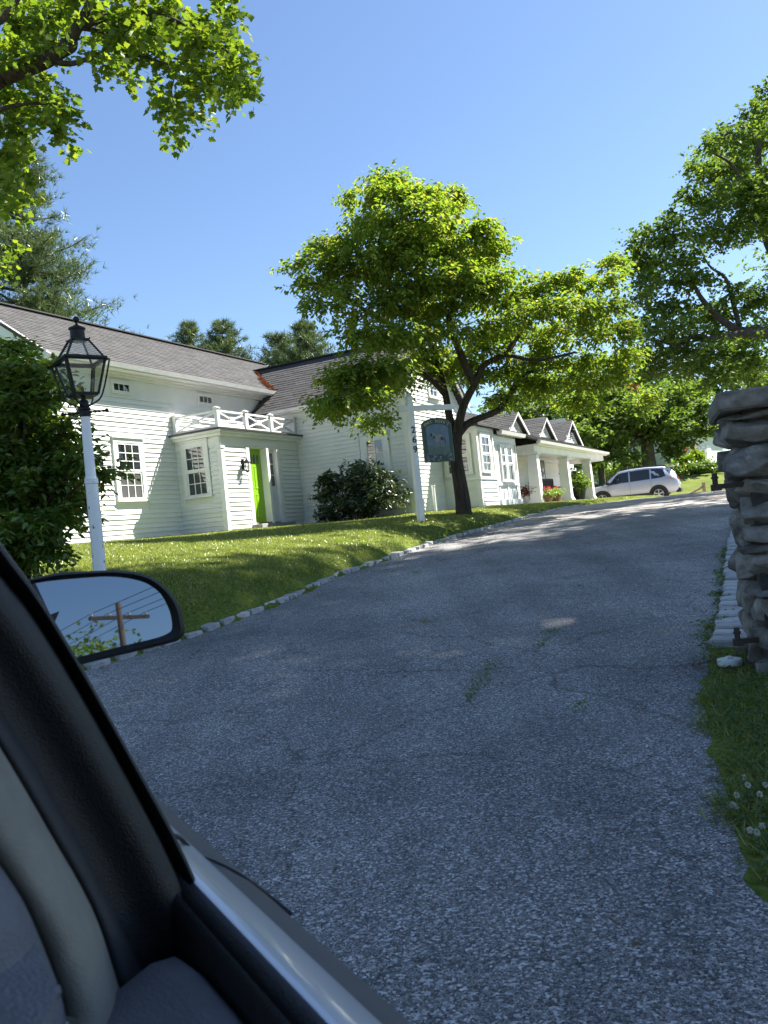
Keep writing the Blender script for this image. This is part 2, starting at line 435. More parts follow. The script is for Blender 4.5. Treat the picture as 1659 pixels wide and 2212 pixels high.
def grid_mesh(name, xs, ys, zf, mat):
    X, Y = np.meshgrid(xs, ys); Z = zf(X, Y)
    nx, ny = len(xs), len(ys)
    v = np.stack([X, Y, Z], -1).reshape(-1, 3)
    i = np.arange(nx*ny).reshape(ny, nx)
    q = np.stack([i[:-1, :-1], i[:-1, 1:], i[1:, 1:], i[1:, :-1]], -1).reshape(-1)
    return raw_mesh(name, v, q, np.full(len(q)//4, 4), mat, True)
def under_drive(X, Y):
    z = terrain(X, Y)
    dl, dr_ = X - np.interp(Y, KY, KX), np.interp(Y, EY, EX) - X
    ins = np.clip(np.minimum(dl/0.5, (dr_ + 0.025*np.sin(Y*6.1) + 0.02*np.sin(Y*15.7))/0.22), 0, 1)*(Y < 43)
    z = z - 0.10*ins
    return z
xs = np.concatenate([[-900, -400, -200, -120, -80, -60, -40, -30, -22], np.arange(-16, 0.6, 0.35), np.arange(0.7, 4.0, 0.07), np.arange(4.1, 16, 0.35), [17, 19, 22, 26, 30, 36, 45, 60, 90, 140, 220, 400, 900]])
ys = np.concatenate([[-400, -200, -100, -60, -30, -15], np.arange(-8, 1, 0.35), np.arange(1.2, 7.2, 0.09), np.arange(7.4, 44, 0.35), [46, 50, 55, 62, 70, 80, 95, 120, 180, 300, 600, 1500]])
ground = link_mesh('ground', grid_mesh('ground', xs, ys, under_drive, M['ground'])); tag(ground, kind='structure')
# the drive: rows across, from the left kerb to the right edge
rows = np.concatenate([np.arange(-40, -4, 4), np.arange(-4, 5, 0.22), np.arange(5, 43.5, 0.25)])
nacross = 34
T = np.linspace(0, 1, nacross)
XL, XR = np.interp(rows, KY, KX), np.interp(rows, EY, EX)
XL = np.where(rows < 5.3, -60, XL)
wob = np.array([noise.noise(Vector((0.0, float(r)*1.7, 3))) for r in rows])*0.07
DX = XL[:, None]*(1 - T) + XR[:, None]*T
DX[:, -3] = XR; DX[:, -2] = XR + 0.14; DX[:, -1] = XR + 0.30; DX[:, -4] = XR - 0.12; DX[:, -5] = XR - 0.35
DY = np.repeat(rows[:, None], nacross, 1)
crown = 0.05*np.sin(PI*T)[None, :]*np.where(rows > 6, 1, 0)[:, None]
DZ = terrain(np.minimum(DX, XR[:, None]), DY) - 0.004 + crown*0.6 - 0.22*np.clip((DX - XR[:, None])/0.30, 0, 1)**1.5
# rutted, patched surface
DZ = DZ + np.array([[0.006*noise.noise(Vector((float(x)*0.9, float(y)*0.9, 0))) for x, y in zip(rx, ry)] for rx, ry in zip(DX, DY)])
v = np.stack([DX, DY, DZ], -1).reshape(-1, 3)
ii = np.arange(len(rows)*nacross).reshape(len(rows), nacross)
q = np.stack([ii[:-1, :-1], ii[:-1, 1:], ii[1:, 1:], ii[1:, :-1]], -1).reshape(-1)
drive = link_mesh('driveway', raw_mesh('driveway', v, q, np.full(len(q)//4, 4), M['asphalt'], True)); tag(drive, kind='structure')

# kerbs of granite blocks, each block its own piece
def block_mesh(sx, sy, sz, seed):
    r = random.Random(seed)
    b = MB()
    c = []
    for z in (-sz*0.8, sz*0.2):
        for sxn, syn in ((-1, -1), (1, -1), (1, 1), (-1, 1)):
            c.append((sxn*sx/2*(1 - r.random()*0.12), syn*sy/2*(1 - r.random()*0.10), z + (r.random()-.5)*0.02))
    b.hexa(c)
    return b.mesh('kerb_block', M['granite'], bevel=0.012)
def run_blocks(parent, pts, along, across, seed, raise_=0.035):
    pts = [Vector((p[0], p[1], 0)) for p in pts]
    meshes = [block_mesh(across, along*f, 0.14, seed+i) for i, f in enumerate((0.82, 0.90, 0.76, 0.87, 0.80))]
    seg, d, k = 0, 0.0, 0
    total = [(q2-q1).length for q1, q2 in zip(pts[:-1], pts[1:])]
    L = sum(total); s = along*0.5
    while s < L:
        t = s; i = 0
        while i < len(total)-1 and t > total[i]: t -= total[i]; i += 1
        p = pts[i].lerp(pts[i+1], t/total[i]); dv = (pts[i+1]-pts[i]).normalized()
        zz = gz(p.x, p.y)
        sl = gz(p.x + dv.x*0.2, p.y + dv.y*0.2) - gz(p.x - dv.x*0.2, p.y - dv.y*0.2)
        o = link_mesh('kerb_block', random.choice(meshes), parent, (p.x + random.uniform(-.012, .012), p.y, zz + raise_ + random.uniform(-.012, .012)))
        o.rotation_euler = (math.atan2(sl, 0.4), random.uniform(-.04, .04), math.atan2(-dv.x, dv.y) + random.uniform(-.05, .05))
        s += along*random.uniform(0.97, 1.06)
kl = empty('kerb'); tag(kl, kind='structure')
run_blocks(kl, [(x + 0.02, y) for x, y in KERB[3:16]], 0.30, 0.20, 11, 0.02)
kr = empty('kerb'); tag(kr, kind='structure')
run_blocks(kr, [(2.27, 5.78), (2.42, 6.05), (2.78, 6.82), (3.25, 7.85), (3.98, 9.55), (4.7, 11.2), (5.8, 13.6)], 0.23, 0.26, 31, 0.02)

# ================================================================ HOUSE
HO = (17.02, -14.38, PAD)
hx, hy = from_ab(HO[0], HO[1])
house = empty('house', (hx, hy, PAD), PI/2 - TH)
tag(house, 'long white clapboard house with grey shingle roofs, green front door and columned porch', 'house')
def h(a, b, z): return (a - HO[0], -(b - HO[1]), z - HO[2])
class HB(MB):
    def hb(s, a0, a1, b0, b1, z0, z1, mi=0):
        p, q = h(a0, b0, z0), h(a1, b1, z1)
        return s.box(p[0], q[0], p[1], q[1], p[2], q[2], mi)
    def hbeam(s, p, q, w, t, mi=0): return s.beam(h(*p), h(*q), w, t, mi)
ZB = 1.66                                   # bottom of the siding
EXPO = 0.118
def front_pt(b):  return lambda u, off, z: (u, b + off, z)        # wall facing the drive
def side_pt(a):   return lambda u, off, z: (a - off, u, z)        # wall facing the street
def wall(name, fp, lo, hi, z0, z1, thick=0.14, poly=None):
    b = HB()
    if poly: b.prism(poly, -thick, 0, lambda u, v, d: h(*fp(u, d, v)))
    else: b.prism([(lo, z0), (hi, z0), (hi, z1), (lo, z1)], -thick, 0, lambda u, v, d: h(*fp(u, d, v)))
    return b.build(name, M['paint'], house)
def claps(parent, fp, lo, hi, z0, z1, holes=(), limits=None, expo=EXPO, joint=3.2, proud=0.034):
    z = z0; r = random.Random(int(lo*97 + z0*13))
    while z < z1 - 0.03:
        zt = min(z + expo, z1)
        l0, h0 = (lo, hi) if limits is None else limits(z + expo*0.5)
        segs = [(l0, h0)]
        for (u0, u1, w0, w1) in holes:
            if min(zt, w1) - max(z, w0) > expo*0.35:
                ns = []
                for (s0, s1) in segs:
                    if u1 <= s0 or u0 >= s1: ns.append((s0, s1)); continue
                    if u0 > s0: ns.append((s0, u0))
                    if u1 < s1: ns.append((u1, s1))
                segs = ns
        for (s0, s1) in segs:
            cuts = [s0]
            while cuts[-1] + joint*1.4 < s1: cuts.append(cuts[-1] + joint*r.uniform(0.6, 1.25))
            cuts.append(s1)
            for c0, c1 in zip(cuts[:-1], cuts[1:]):
                if c1 - c0 < 0.03: continue
                c0 += 0.002; pr = proud + r.uniform(-.003, .003); top = zt + 0.012
                dz = r.uniform(-.002, .002)
                pts = [fp(c0, 0.0, z+dz), fp(c1, 0.0, z+dz), fp(c1, pr, z+dz), fp(c0, pr, z+dz),
                       fp(c0, 0.0, top), fp(c1, 0.0, top), fp(c1, 0.006, top), fp(c0, 0.006, top)]
                b = MB().hexa([h(*p) for p in pts])
                b.build('clapboard', M['paint'], parent)
        z += expo
def window(fp, u0, u1, z0, z1, cols=3, rows=2, lower_rows=2, casing=0.11, lower='pane', head=0.03, sill=True, recess=0.02, cap=True):
    """double hung window: casing > sash, muntins, panes. u0..u1, z0..z1 is the sash opening"""
    b = HB(); c = casing
    P = lambda ua, ub, da, db, za, zb: b.hexa([h(*fp(*t)) for t in ((ua, da, za), (ub, da, za), (ub, db, za), (ua, db, za), (ua, da, zb), (ub, da, zb), (ub, db, zb), (ua, db, zb))])
    d0 = 0.062
    P(u0-c, u0, 0, d0, z0, z1); P(u1, u1+c, 0, d0, z0, z1)
    P(u0-c, u1+c, 0, d0+.002, z1, z1+c)
    if cap: P(u0-c-head, u1+c+head, 0, 0.10, z1+c, z1+c+0.035)
    if sill: P(u0-c-0.02, u1+c+0.02, 0, 0.105, z0-0.05, z0)
    else: P(u0-c, u1+c, 0, d0, z0-c, z0)
    w = b.build('window', M['trim'], house)
    bk = HB(); s = w
    B = lambda mb, ua, ub, da, db, za, zb: mb.hexa([h(*fp(*t)) for t in ((ua, da, za), (ub, da, za), (ub, db, za), (ua, db, za), (ua, da, zb), (ub, da, zb), (ub, db, zb), (ua, db, zb))])
    zm = (z0 + z1)/2 if lower_rows else z0
    parts = [(zm, z1, 0.054, rows, 'pane')] + ([(z0, zm, 0.040, lower_rows, lower)] if lower_rows else [])
    for (za, zb, off, nr, kind) in parts:
        sh = HB(); f = 0.045; t = 0.02
        B(sh, u0, u0+f, off-0.03, off, za, zb); B(sh, u1-f, u1, off-0.03, off, za, zb)
        B(sh, u0+f, u1-f, off-0.03, off-.001, za, za+f); B(sh, u0+f, u1-f, off-0.03, off-.001, zb-f, zb)
        iu0, iu1, iz0, iz1 = u0+f, u1-f, za+f, zb-f
        for i in range(1, cols):
            uc = iu0 + (iu1-iu0)*i/cols; B(sh, uc-t/2, uc+t/2, off-0.026, off-0.004, iz0, iz1)
        for j in range(1, nr):
            zc = iz0 + (iz1-iz0)*j/nr; B(sh, iu0, iu1, off-0.025, off-0.005, zc-t/2, zc+t/2)
        sh.build('sash', M['trim'], w)
        for i in range(cols):
            for j in range(nr):
                ua, ub = iu0 + (iu1-iu0)*i/cols, iu0 + (iu1-iu0)*(i+1)/cols
                z_a, z_b = iz0 + (iz1-iz0)*j/nr, iz0 + (iz1-iz0)*(j+1)/nr
                pb = HB(); tl = random.uniform(-.003, .003); t2 = random.uniform(-.003, .003)
                pb.add([h(*fp(ua, off-0.016+tl, z_a)), h(*fp(ub, off-0.016+t2, z_a)), h(*fp(ub, off-0.016-tl, z_b)), h(*fp(ua, off-0.016-t2, z_b)),
                        h(*fp(ua, off-0.022, z_a)), h(*fp(ub, off-0.022, z_a)), h(*fp(ub, off-0.022, z_b)), h(*fp(ua, off-0.022, z_b))],
                       [(0, 1, 2, 3), (7, 6, 5, 4), (0, 4, 5, 1), (1, 5, 6, 2), (2, 6, 7, 3), (3, 7, 4, 0)])
                pb.build('pane', M[kind], w)
    return w

# ---- left range: wall facing the drive (plane b = -14.38), a 13.1 .. 24.4
LB = -14.38
lw = wall('wall', front_pt(LB), 13.1, 24.4, 1.55, 5.72)
claps(lw, front_pt(LB), 13.1+0.1, 17.06, ZB, 5.12, holes=[(14.70, 15.82, 2.44, 4.14)])
claps(lw, front_pt(LB), 17.06, 21.2, 4.30, 5.12)
b = HB()                                     # flat frieze, mouldings, corner board
b.hb(13.1, 21.6, LB, LB+0.014, 5.12, 5.62)
b.hb(13.02, 13.2, LB, LB+0.05, 1.60, 5.60)
b.build('frieze_board', M['trim'], house)
b = HB()
for k, (d, z0, z1) in enumerate(((0.10, 5.56, 5.63), (0.20, 5.628, 5.67), (0.42, 5.668, 5.70))):
    b.hb(12.85+0.002*k, 21.42+.01*k, LB, LB+d, z0, z1)
b.build('cornice', M['trim'], house)
b = HB(); b.prism([(LB+0.34, 5.70), (LB+0.46, 5.70), (LB+0.50, 5.80), (LB+0.34, 5.80)], 12.62, 21.40, lambda u, v, d: h(d, u, v))
b.build('gutter', M['gutter'], house)
window(front_pt(LB), 14.87, 15.66, 2.60, 3.98, 3, 3, 2, lower='pane_grey')
for (u0, u1) in ((14.93, 15.53), (18.13, 18.73)):
    window(front_pt(LB), u0, u1, 5.21, 5.46, 3, 1, 0, casing=0.035, cap=False, sill=False)
# end wall to the street and back walls
wl = wall('wall', side_pt(13.1), -18.6, LB, 1.55, 7.5, poly=[(-18.6, 1.55), (LB, 1.55), (LB, 5.6), (-16.5, 7.35), (-18.6, 5.6)])
claps(wl, side_pt(13.1), -18.6, LB, ZB, 5.5)
wall('wall', side_pt(24.4+0.14), -18.6, LB, 1.55, 7.5, poly=[(-18.6, 1.55), (LB, 1.55), (LB, 5.6), (-16.5, 7.35), (-18.6, 5.6)])
b = HB(); b.hb(13.1, 24.4, -18.6, -18.46, 1.55, 5.6); b.build('wall', M['paint'], house)
# rake boards with the eave return on the street end
b = HB()
for sgn in (1, -1):
    e = (12.66, -16.5 + sgn*2.62, 5.60); t = (12.66, -16.5, 7.42)
    b.hbeam(e, t, 0.05, 0.26)
b.hb(12.62, 13.14, LB-0.75, LB+0.40, 5.50, 5.66); b.hb(12.70, 13.12, LB-0.68, LB+0.30, 5.40, 5.498)
b.build('rake_board', M['trim'], house)

# ---- entrance vestibule
VB, VA0, VA1 = -12.92, 17.02, 20.67
vs_ = wall('wall', side_pt(VA0), LB, VB, 1.55, 4.12, 0.10)
claps(vs_, side_pt(VA0), LB, VB-0.1, ZB, 3.95, holes=[(-14.16, -13.28, 2.44, 4.05)])
window(side_pt(VA0), -14.05, -13.40, 2.60, 3.90, 3, 2, 2)
vf = wall('wall', front_pt(VB), VA0, VA1, 1.55, 4.12, 0.10, poly=[(VA0, 1.55), (18.16, 1.55), (18.16, 3.88), (19.56, 3.88), (19.56, 1.55), (VA1, 1.55), (VA1, 4.12), (VA0, 4.12)])
claps(vf, front_pt(VB), VA0+0.1, VA1, ZB, 3.80, holes=[(18.04, 19.66, 1.5, 3.95)])
b = HB()
b.hb(VA0-0.03, VA0+0.10, VB-0.10, VB+0.03, 1.60, 3.84); b.hb(VA0-0.05, VA0+0.12, VB-.12, VB+0.05, 3.74, 3.80)
b.hb(VA0-0.015, VA1, VB-0.1, VB+0.032, 3.81, 4.06); b.hb(VA0-0.034, VA0+.01, LB, VB, 3.84, 4.055)
b.build('frieze_board', M['trim'], house)
b = HB()
b.hb(VA0-0.12, VA1-0.005, LB+.002, VB+0.12, 4.055, 4.14); b.hb(VA0-0.20, VA1-.003, LB+.004, VB+0.20, 4.138, 4.20)
b.build('cornice', M['trim'], house)
b = HB(); b.hb(VA0-0.24, VA1-0.001, LB+.006, VB+0.24, 4.198, 4.245); b.build('porch_roof', M['dark_metal'], house)
# door surround
b = HB()
b.hb(18.06, 18.20, VB-0.10, VB+0.035, 1.72, 3.86); b.hb(18.98, 19.08, VB-0.20, VB+0.045, 1.72, 3.86)
b.hb(19.50, 19.64, VB-0.10, VB+0.035, 1.72, 3.86); b.hb(18.06, 19.64, VB-0.09, VB+0.052, 3.855, 3.98)
b.hb(18.202, 18.978, VB-0.22, VB-0.02, 3.80, 3.854)
b.build('door_surround', M['trim'], house)
# green panelled door with small upper lights
dr = HB(); db = VB-0.17
dr.hb(18.20, 18.98, db-0.045, db, 1.78, 3.80)
door = dr.build('door', M['green_door'], house)
def raised(mb, u0, u1, z0, z1):
    mb.prism([(u0, z0), (u1, z0), (u1, z1), (u0, z1)], 0, 0.001, lambda u, v, d: h(u, db + d, v))
    i = 0.035
    o = [(u0, z0), (u1, z0), (u1, z1), (u0, z1)]; n_ = [(u0+i, z0+i), (u1-i, z0+i), (u1-i, z1-i), (u0+i, z1-i)]
    vs2 = [h(u, db+0.012, v) for u, v in o] + [h(u, db+0.001, v) for u, v in [(u0-.008, z0-.008), (u1+.008, z0-.008), (u1+.008, z1+.008), (u0-.008, z1+.008)]] + [h(u, db+0.005, v) for u, v in n_]
    mb.add(vs2, [(0, 1, 5, 4), (1, 2, 6, 5), (2, 3, 7, 6), (3, 0, 4, 7), (0, 8, 9, 1), (1, 9, 10, 2), (2, 10, 11, 3), (3, 11, 8, 0), (8, 11, 10, 9)])
for (u0, u1) in ((18.29, 18.55), (18.63, 18.89)):
    for (z0, z1) in ((1.95, 2.55), (2.72, 3.32)):
        mb = HB(); raised(mb, u0, u1, z0, z1); mb.build('door_panel', M['green_door'], door)
for k in range(4):
    u = 18.32 + k*0.15
    mb = HB(); mb.prism([(u, 3.40), (u+0.095, 3.40), (u+0.095, 3.60), (u+0.047, 3.66), (u, 3.60)], 0.002, 0.006, lambda a_, v, d: h(a_, db + d, v)); mb.build('pane', M['pane'], door)
mb = HB(); mb.tube([h(18.31, db, 2.63), h(18.31, db+0.05, 2.63)], 0.012, 8); mb.lathe([(0.0, -.028), (0.02, -.02), (0.028, 0), (0.02, .02), (0.0, .028)], 10, h(18.31, db+0.06, 2.63)); mb.build('handle', M['iron'], door)
# sidelight with a panel below
sl = HB(); sb = VB-0.06
sl.hb(19.08, 19.50, sb-0.03, sb, 1.78, 3.86); sl.hb(19.16, 19.42, sb, sb+0.012, 1.90, 2.55)
side = sl.build('sidelight', M['door_white'], house)
for k in range(3):
    for j in range(2):
        mb = HB(); z0 = 2.78 + k*0.31; u = 19.175 + j*0.12
        mb.hb(u, u+0.105, sb+0.001, sb+0.006, z0, z0+0.29); mb.build('pane', M['pane'], side)
b = HB(); b.hb(18.02, 19.68, VB-0.02, VB+0.34, 1.56, 1.735); b.build('door_step', M['stone_step'], house, bevel=0.012)
b = HB(); b.hb(18.20, 18.98, VB-0.20, VB+0.02, 1.72, 1.785); b.build('threshold', M['wood'], house)
# wall lantern by the door
b = HB(); la = 17.86
b.hb(la-0.05, la+0.05, VB+0.02, VB+0.045, 3.20, 3.48)
b.tube([h(la, VB+0.04, 3.42), h(la, VB+0.10, 3.50), h(la, VB+0.16, 3.46)], 0.010, 6)
b.lathe([(0.012, 0.36), (0.03, 0.33), (0.10, 0.26), (0.105, 0.25), (0.10, 0.245), (0.10, 0.24)], 6, h(la, VB+0.16, 3.12))
b.lathe([(0.02, -.03), (0.055, 0.0), (0.055, 0.015)], 6, h(la, VB+0.16, 3.14))
for k in range(6):
    t = k*PI/3; c = h(la, VB+0.16, 3.14)
    b.beam((c[0]+.055*math.cos(t), c[1]+.055*math.sin(t), c[2]), (c[0]+.09*math.cos(t), c[1]+.09*math.sin(t), c[2]+.23), 0.010, 0.010)
wl_ = b.build('wall_lantern', M['iron'], house)
b = HB(); b.lathe([(0.05, 0.015), (0.084, 0.235)], 6, h(la, VB+0.16, 3.14)); b.build('lantern_glass', M['lantern_glass'], wl_)
# roof-deck balustrade
rl = empty('railing', (0, 0, 0), 0, house)
def rpost(a, b_, z0=4.24, z1=4.80, w=0.105):
    m = HB(); m.hb(a-w/2, a+w/2, b_-w/2, b_+w/2, z0, z1-0.05)
    m.hb(a-w/2-.02, a+w/2+.02, b_-w/2-.02, b_+w/2+.02, z1-0.05, z1-0.02)
    t = h(a, b_, z1-0.02); q2 = w/2+.012
    m.add([(t[0]-q2, t[1]-q2, t[2]), (t[0]+q2, t[1]-q2, t[2]), (t[0]+q2, t[1]+q2, t[2]), (t[0]-q2, t[1]+q2, t[2]), (t[0], t[1], t[2]+0.035)],
          [(3, 2, 1, 0), (0, 1, 4), (1, 2, 4), (2, 3, 4), (3, 0, 4)])
    m.build('post', M['trim'], rl)
def rbay(p, q):
    zt, zb = 4.70, 4.31
    for z in (zt, zb):
        m = HB(); m.hbeam((*p, z), (*q, z), 0.05, 0.045); m.build('rail', M['trim'], rl)
    m = HB(); m.hbeam((*p, zb+.03), (*q, zt-.03), 0.035, 0.04); m.build('brace', M['trim'], rl)
    m = HB(); m.hbeam((*p, zt-.03), (*q, zb+.03), 0.031, 0.04); m.build('brace', M['trim'], rl)
    mid = ((p[0]+q[0])/2, (p[1]+q[1])/2); d = Vector((q[0]-p[0], q[1]-p[1])).normalized()*0.10
    m = HB(); m.hbeam((mid[0]-d.x, mid[1]-d.y, 4.505), (mid[0]+d.x, mid[1]+d.y, 4.505), 0.06, 0.13); m.build('centre_block', M['trim'], rl)
RP = [(VA0-0.02, LB+0.10), (VA0-0.02, VB), (18.21, VB), (19.39, VB), (20.58, VB)]
for p in RP: rpost(*p)
for p, q in zip(RP[:-1], RP[1:]):
    d = (Vector(q) - Vector(p)).normalized()*0.055
    rbay((p[0]+d.x, p[1]+d.y), (q[0]-d.x, q[1]-d.y))

# ---- middle range with its gable to the drive
CA, GB = 20.67, -9.33
CR = 24.73
cw = wall('wall', side_pt(CA), LB, GB, 1.55, 4.95)
claps(cw, side_pt(CA), VB, GB-0.09, ZB, 4.72, holes=[(-10.86, -9.86, 2.0, 4.02)], joint=2.6)
claps(cw, side_pt(CA), LB, VB, 4.26, 4.72)
b = HB(); b.hb(CA-0.034, CA, LB, GB, 4.72, 4.95); b.hb(CA-0.04, CA+0.10, GB-0.10, GB+0.04, 1.60, 4.95); b.hb(CA-.022, CA, VB+.04, VB+.14, 1.6, 4.05); b.build('frieze_board', M['trim'], house)
b = HB(); b.hb(CA-0.25, CA, LB+0.2, GB+0.22, 4.90, 4.955); b.build('cornice', M['trim'], house)
b = HB(); b.prism([(CA-0.36, 4.93), (CA-0.25, 4.93), (CA-0.25, 5.02), (CA-0.39, 5.02)], LB+0.86, GB+0.26, lambda u, v, d: h(u, d, v)); b.build('gutter', M['gutter'], house)
window(side_pt(CA), -10.66, -10.08, 2.20, 3.80, 2, 2, 2, casing=0.15)
gw = wall('wall', front_pt(GB), CA, CR, 1.55, 6.8, poly=[(CA, 1.55), (CR, 1.55), (CR, 4.95), (22.7, 6.78), (CA, 4.95)])
def glim(z):
    if z < 4.95: return CA+0.1, CR
    f = (z-4.95)/(6.78-4.95); return CA + (22.7-CA)*f, CR - (CR-22.7)*f
claps(gw, front_pt(GB), CA, CR, ZB, 6.7, holes=[(22.85, 24.45, 1.5, 4.3), (22.30, 23.1, 4.86, 5.98)], limits=glim, joint=2.4)
window(front_pt(GB), 22.42, 22.98, 5.0, 5.86, 2, 2, 2)
b = HB()
for s_, e in ((-1, (CA-0.36, GB+0.24, 4.88)), (1, (CR+0.36, GB+0.24, 4.88))):
    b.hbeam(e, (22.7, GB+0.24+0.002*s_, 6.78), 0.05, 0.22)
b.build('rake_board', M['trim'], house)
wall('wall', side_pt(CR), -18.0, GB, 1.55, 4.95)
# shallow bay on the gable
BA0, BA1, BB = 22.91, 24.40, -8.20
bs = wall('wall', side_pt(BA0), GB, BB, 1.55, 4.0, 0.08)
claps(bs, side_pt(BA0), GB, BB-.08, ZB, 2.42, expo=0.135, proud=.016)
bf_ = wall('wall', front_pt(BB), BA0, BA1, 1.55, 4.0, 0.08)
claps(bf_, front_pt(BB), BA0+0.09, BA1-0.09, ZB, 2.42, expo=0.13)
wall('wall', side_pt(BA1+.08), GB, BB, 1.55, 4.0, 0.08)
window(side_pt(BA0), -9.16, -8.46, 2.66, 3.72, 2, 2, 2, casing=0.09, cap=False)
window(front_pt(BB), 23.20, 23.90, 2.66, 3.74, 2, 2, 2, casing=0.09, cap=False)
b = HB()
for (a0, a1) in ((BA0-.02, BA0+0.10), (BA1-0.10, BA1+0.02)): b.hb(a0, a1, BB-.1, BB+0.03, 1.60, 4.0)
b.hb(BA0-0.05, BA1+0.05, BB-.05, BB+0.055, 2.43, 2.52); b.hb(BA0-0.052, BA0, GB, BB, 2.43, 2.518)
b.hb(BA0-0.022, BA1+0.022, BB-.05, BB+0.022, 3.88, 4.0)
b.build('trim_boards', M['trim'], house)
b = HB(); b.prism([(GB, 4.42), (BB+0.18, 4.06), (BB+0.18, 4.00), (GB, 4.00)], BA0-0.2, BA1+0.2, lambda u, v, d: h(d, u, v)); b.build('bay_roof', M['shingle'], house)

# ---- bump-out right of the bay, with a panelled base
UA0, UA1, UB = 24.40, 26.60, -8.22
uw = wall('wall', front_pt(UB), UA0+.08, UA1, 1.55, 3.86, 0.1)
wall('wall', side_pt(UA1+.1), -9.9, UB, 1.55, 3.86, 0.1)
window(front_pt(UB), 25.02, 25.42, 2.40, 3.50, 1, 2, 1, casing=0.06, cap=False)
window(front_pt(UB), 25.62, 26.10, 2.40, 3.50, 1, 2, 1, casing=0.06, cap=False)
b = HB(); b.hb(UA0+.10, UA1+.02, UB, UB+0.05, 2.25, 2.33); b.hb(UA0+.10, UA1+.06, UB, UB+0.10, 1.60, 1.80)
for a in (24.6, 25.45, 26.4): b.hb(a, a+0.10, UB, UB+0.03, 1.80, 2.25)
b.build('trim_boards', M['trim'], house)
b = HB(); b.hb(UA0+.1, UA1, UB, UB+0.03, 3.62, 3.80); b.build('frieze_board', M['trim'], house)
b = HB(); b.prism([(UB+0.10, 3.84), (UB+0.26, 3.84), (UB+0.29, 3.95), (UB+0.10, 3.95)], UA0+.24, UA1+0.55, lambda u, v, d: h(d, u, v)); b.build('gutter', M['gutter'], house)

# ---- right range with the columned porch
RA0, RA1, RB, PB = 26.6, 41.5, -9.90, -8.22
rw = wall('wall', front_pt(RB), RA0, RA1, 1.55, 4.2, 0.14)
wall('wall', side_pt(RA1+.1), -16.0, RB, 1.55, 5.9, 0.1)
claps(rw, front_pt(RB), RA0+1.0, RA1, ZB, 3.5, holes=[(30.3, 31.7, 1.5, 3.7), (34.9, 36.3, 1.5, 3.7), (38.6, 40.2, 1.8, 3.4)], expo=0.15)
def pdoor(a0, a1, m, glass=True):
    d = HB(); d.hb(a0, a1, RB, RB+0.05, 1.70, 3.55); o = d.build('door', M[m], house)
    t = HB(); t.hb(a0-.12, a0, RB, RB+0.06, 1.66, 3.56); t.hb(a1, a1+.12, RB, RB+0.06, 1.66, 3.56); t.hb(a0-.12, a1+.12, RB, RB+0.065, 3.56, 3.68); t.build('door_frame', M['trim'], o)
    if glass:
        for j in range(5):
            for i in range(2):
                w_ = (a1-a0-0.28)/2; g = HB(); u = a0+0.13 + i*(w_+0.02); g.hb(u, u+w_, RB+0.051, RB+0.056, 2.42+j*0.21, 2.61+j*0.21); g.build('pane', M['pane'], o)
    k = HB(); k.lathe([(0, -.03), (0.03, 0), (0, .03)], 8, h(a0+0.09, RB+0.09, 2.6)); k.build('handle', M['iron'], o)
pdoor(30.5, 31.5, 'door_white'); pdoor(35.1, 36.1, 'dark_door')
window(front_pt(RB), 38.75, 39.95, 1.95, 3.30, 3, 3, 3, casing=0.12)
b = HB(); b.hb(26.72, 40.2, RB, PB+0.16, 1.52, 1.635); b.build('porch_floor', M['stone_step'], house)
for ca in (28.72, 33.05, 37.1):
    c = HB(); r = 0.20
    c.hb(ca-.26, ca+.26, PB-.26, PB+.26, 1.636, 1.70); c.hb(ca-.23, ca+.23, PB-.23, PB+.23, 1.70, 1.76)
    p0 = [(ca-.20, PB-.20), (ca+.20, PB-.20), (ca+.20, PB+.20), (ca-.20, PB+.20)]
    p1 = [(ca-.165, PB-.165), (ca+.165, PB-.165), (ca+.165, PB+.165), (ca-.165, PB+.165)]
    c.hexa([h(*p, 1.76) for p in p0] + [h(*p, 3.36) for p in p1])
    c.hb(ca-.20, ca+.20, PB-.20, PB+.20, 3.30, 3.335); c.hb(ca-.23, ca+.23, PB-.23, PB+.23, 3.36, 3.43)
    c.build('column', M['trim'], house, bevel=0.006)
b = HB(); b.hb(28.4, 40.0, PB-.17, PB+.17, 3.43, 3.66); b.hb(28.38, 28.6, RB, PB-.17, 3.43, 3.66); b.hb(39.8, 40.0, RB, PB-.17, 3.43, 3.66)
b.hb(28.3, 40.15, RB+.05, PB+.34, 3.66, 3.70)
b.build('porch_beam', M['trim'], house)
b = HB(); b.prism([(PB+0.30, 3.70), (PB+0.43, 3.70), (PB+0.46, 3.80), (PB+0.30, 3.80)], 28.3, 40.2, lambda u, v, d: h(d, u, v)); b.build('gutter', M['gutter'], house)

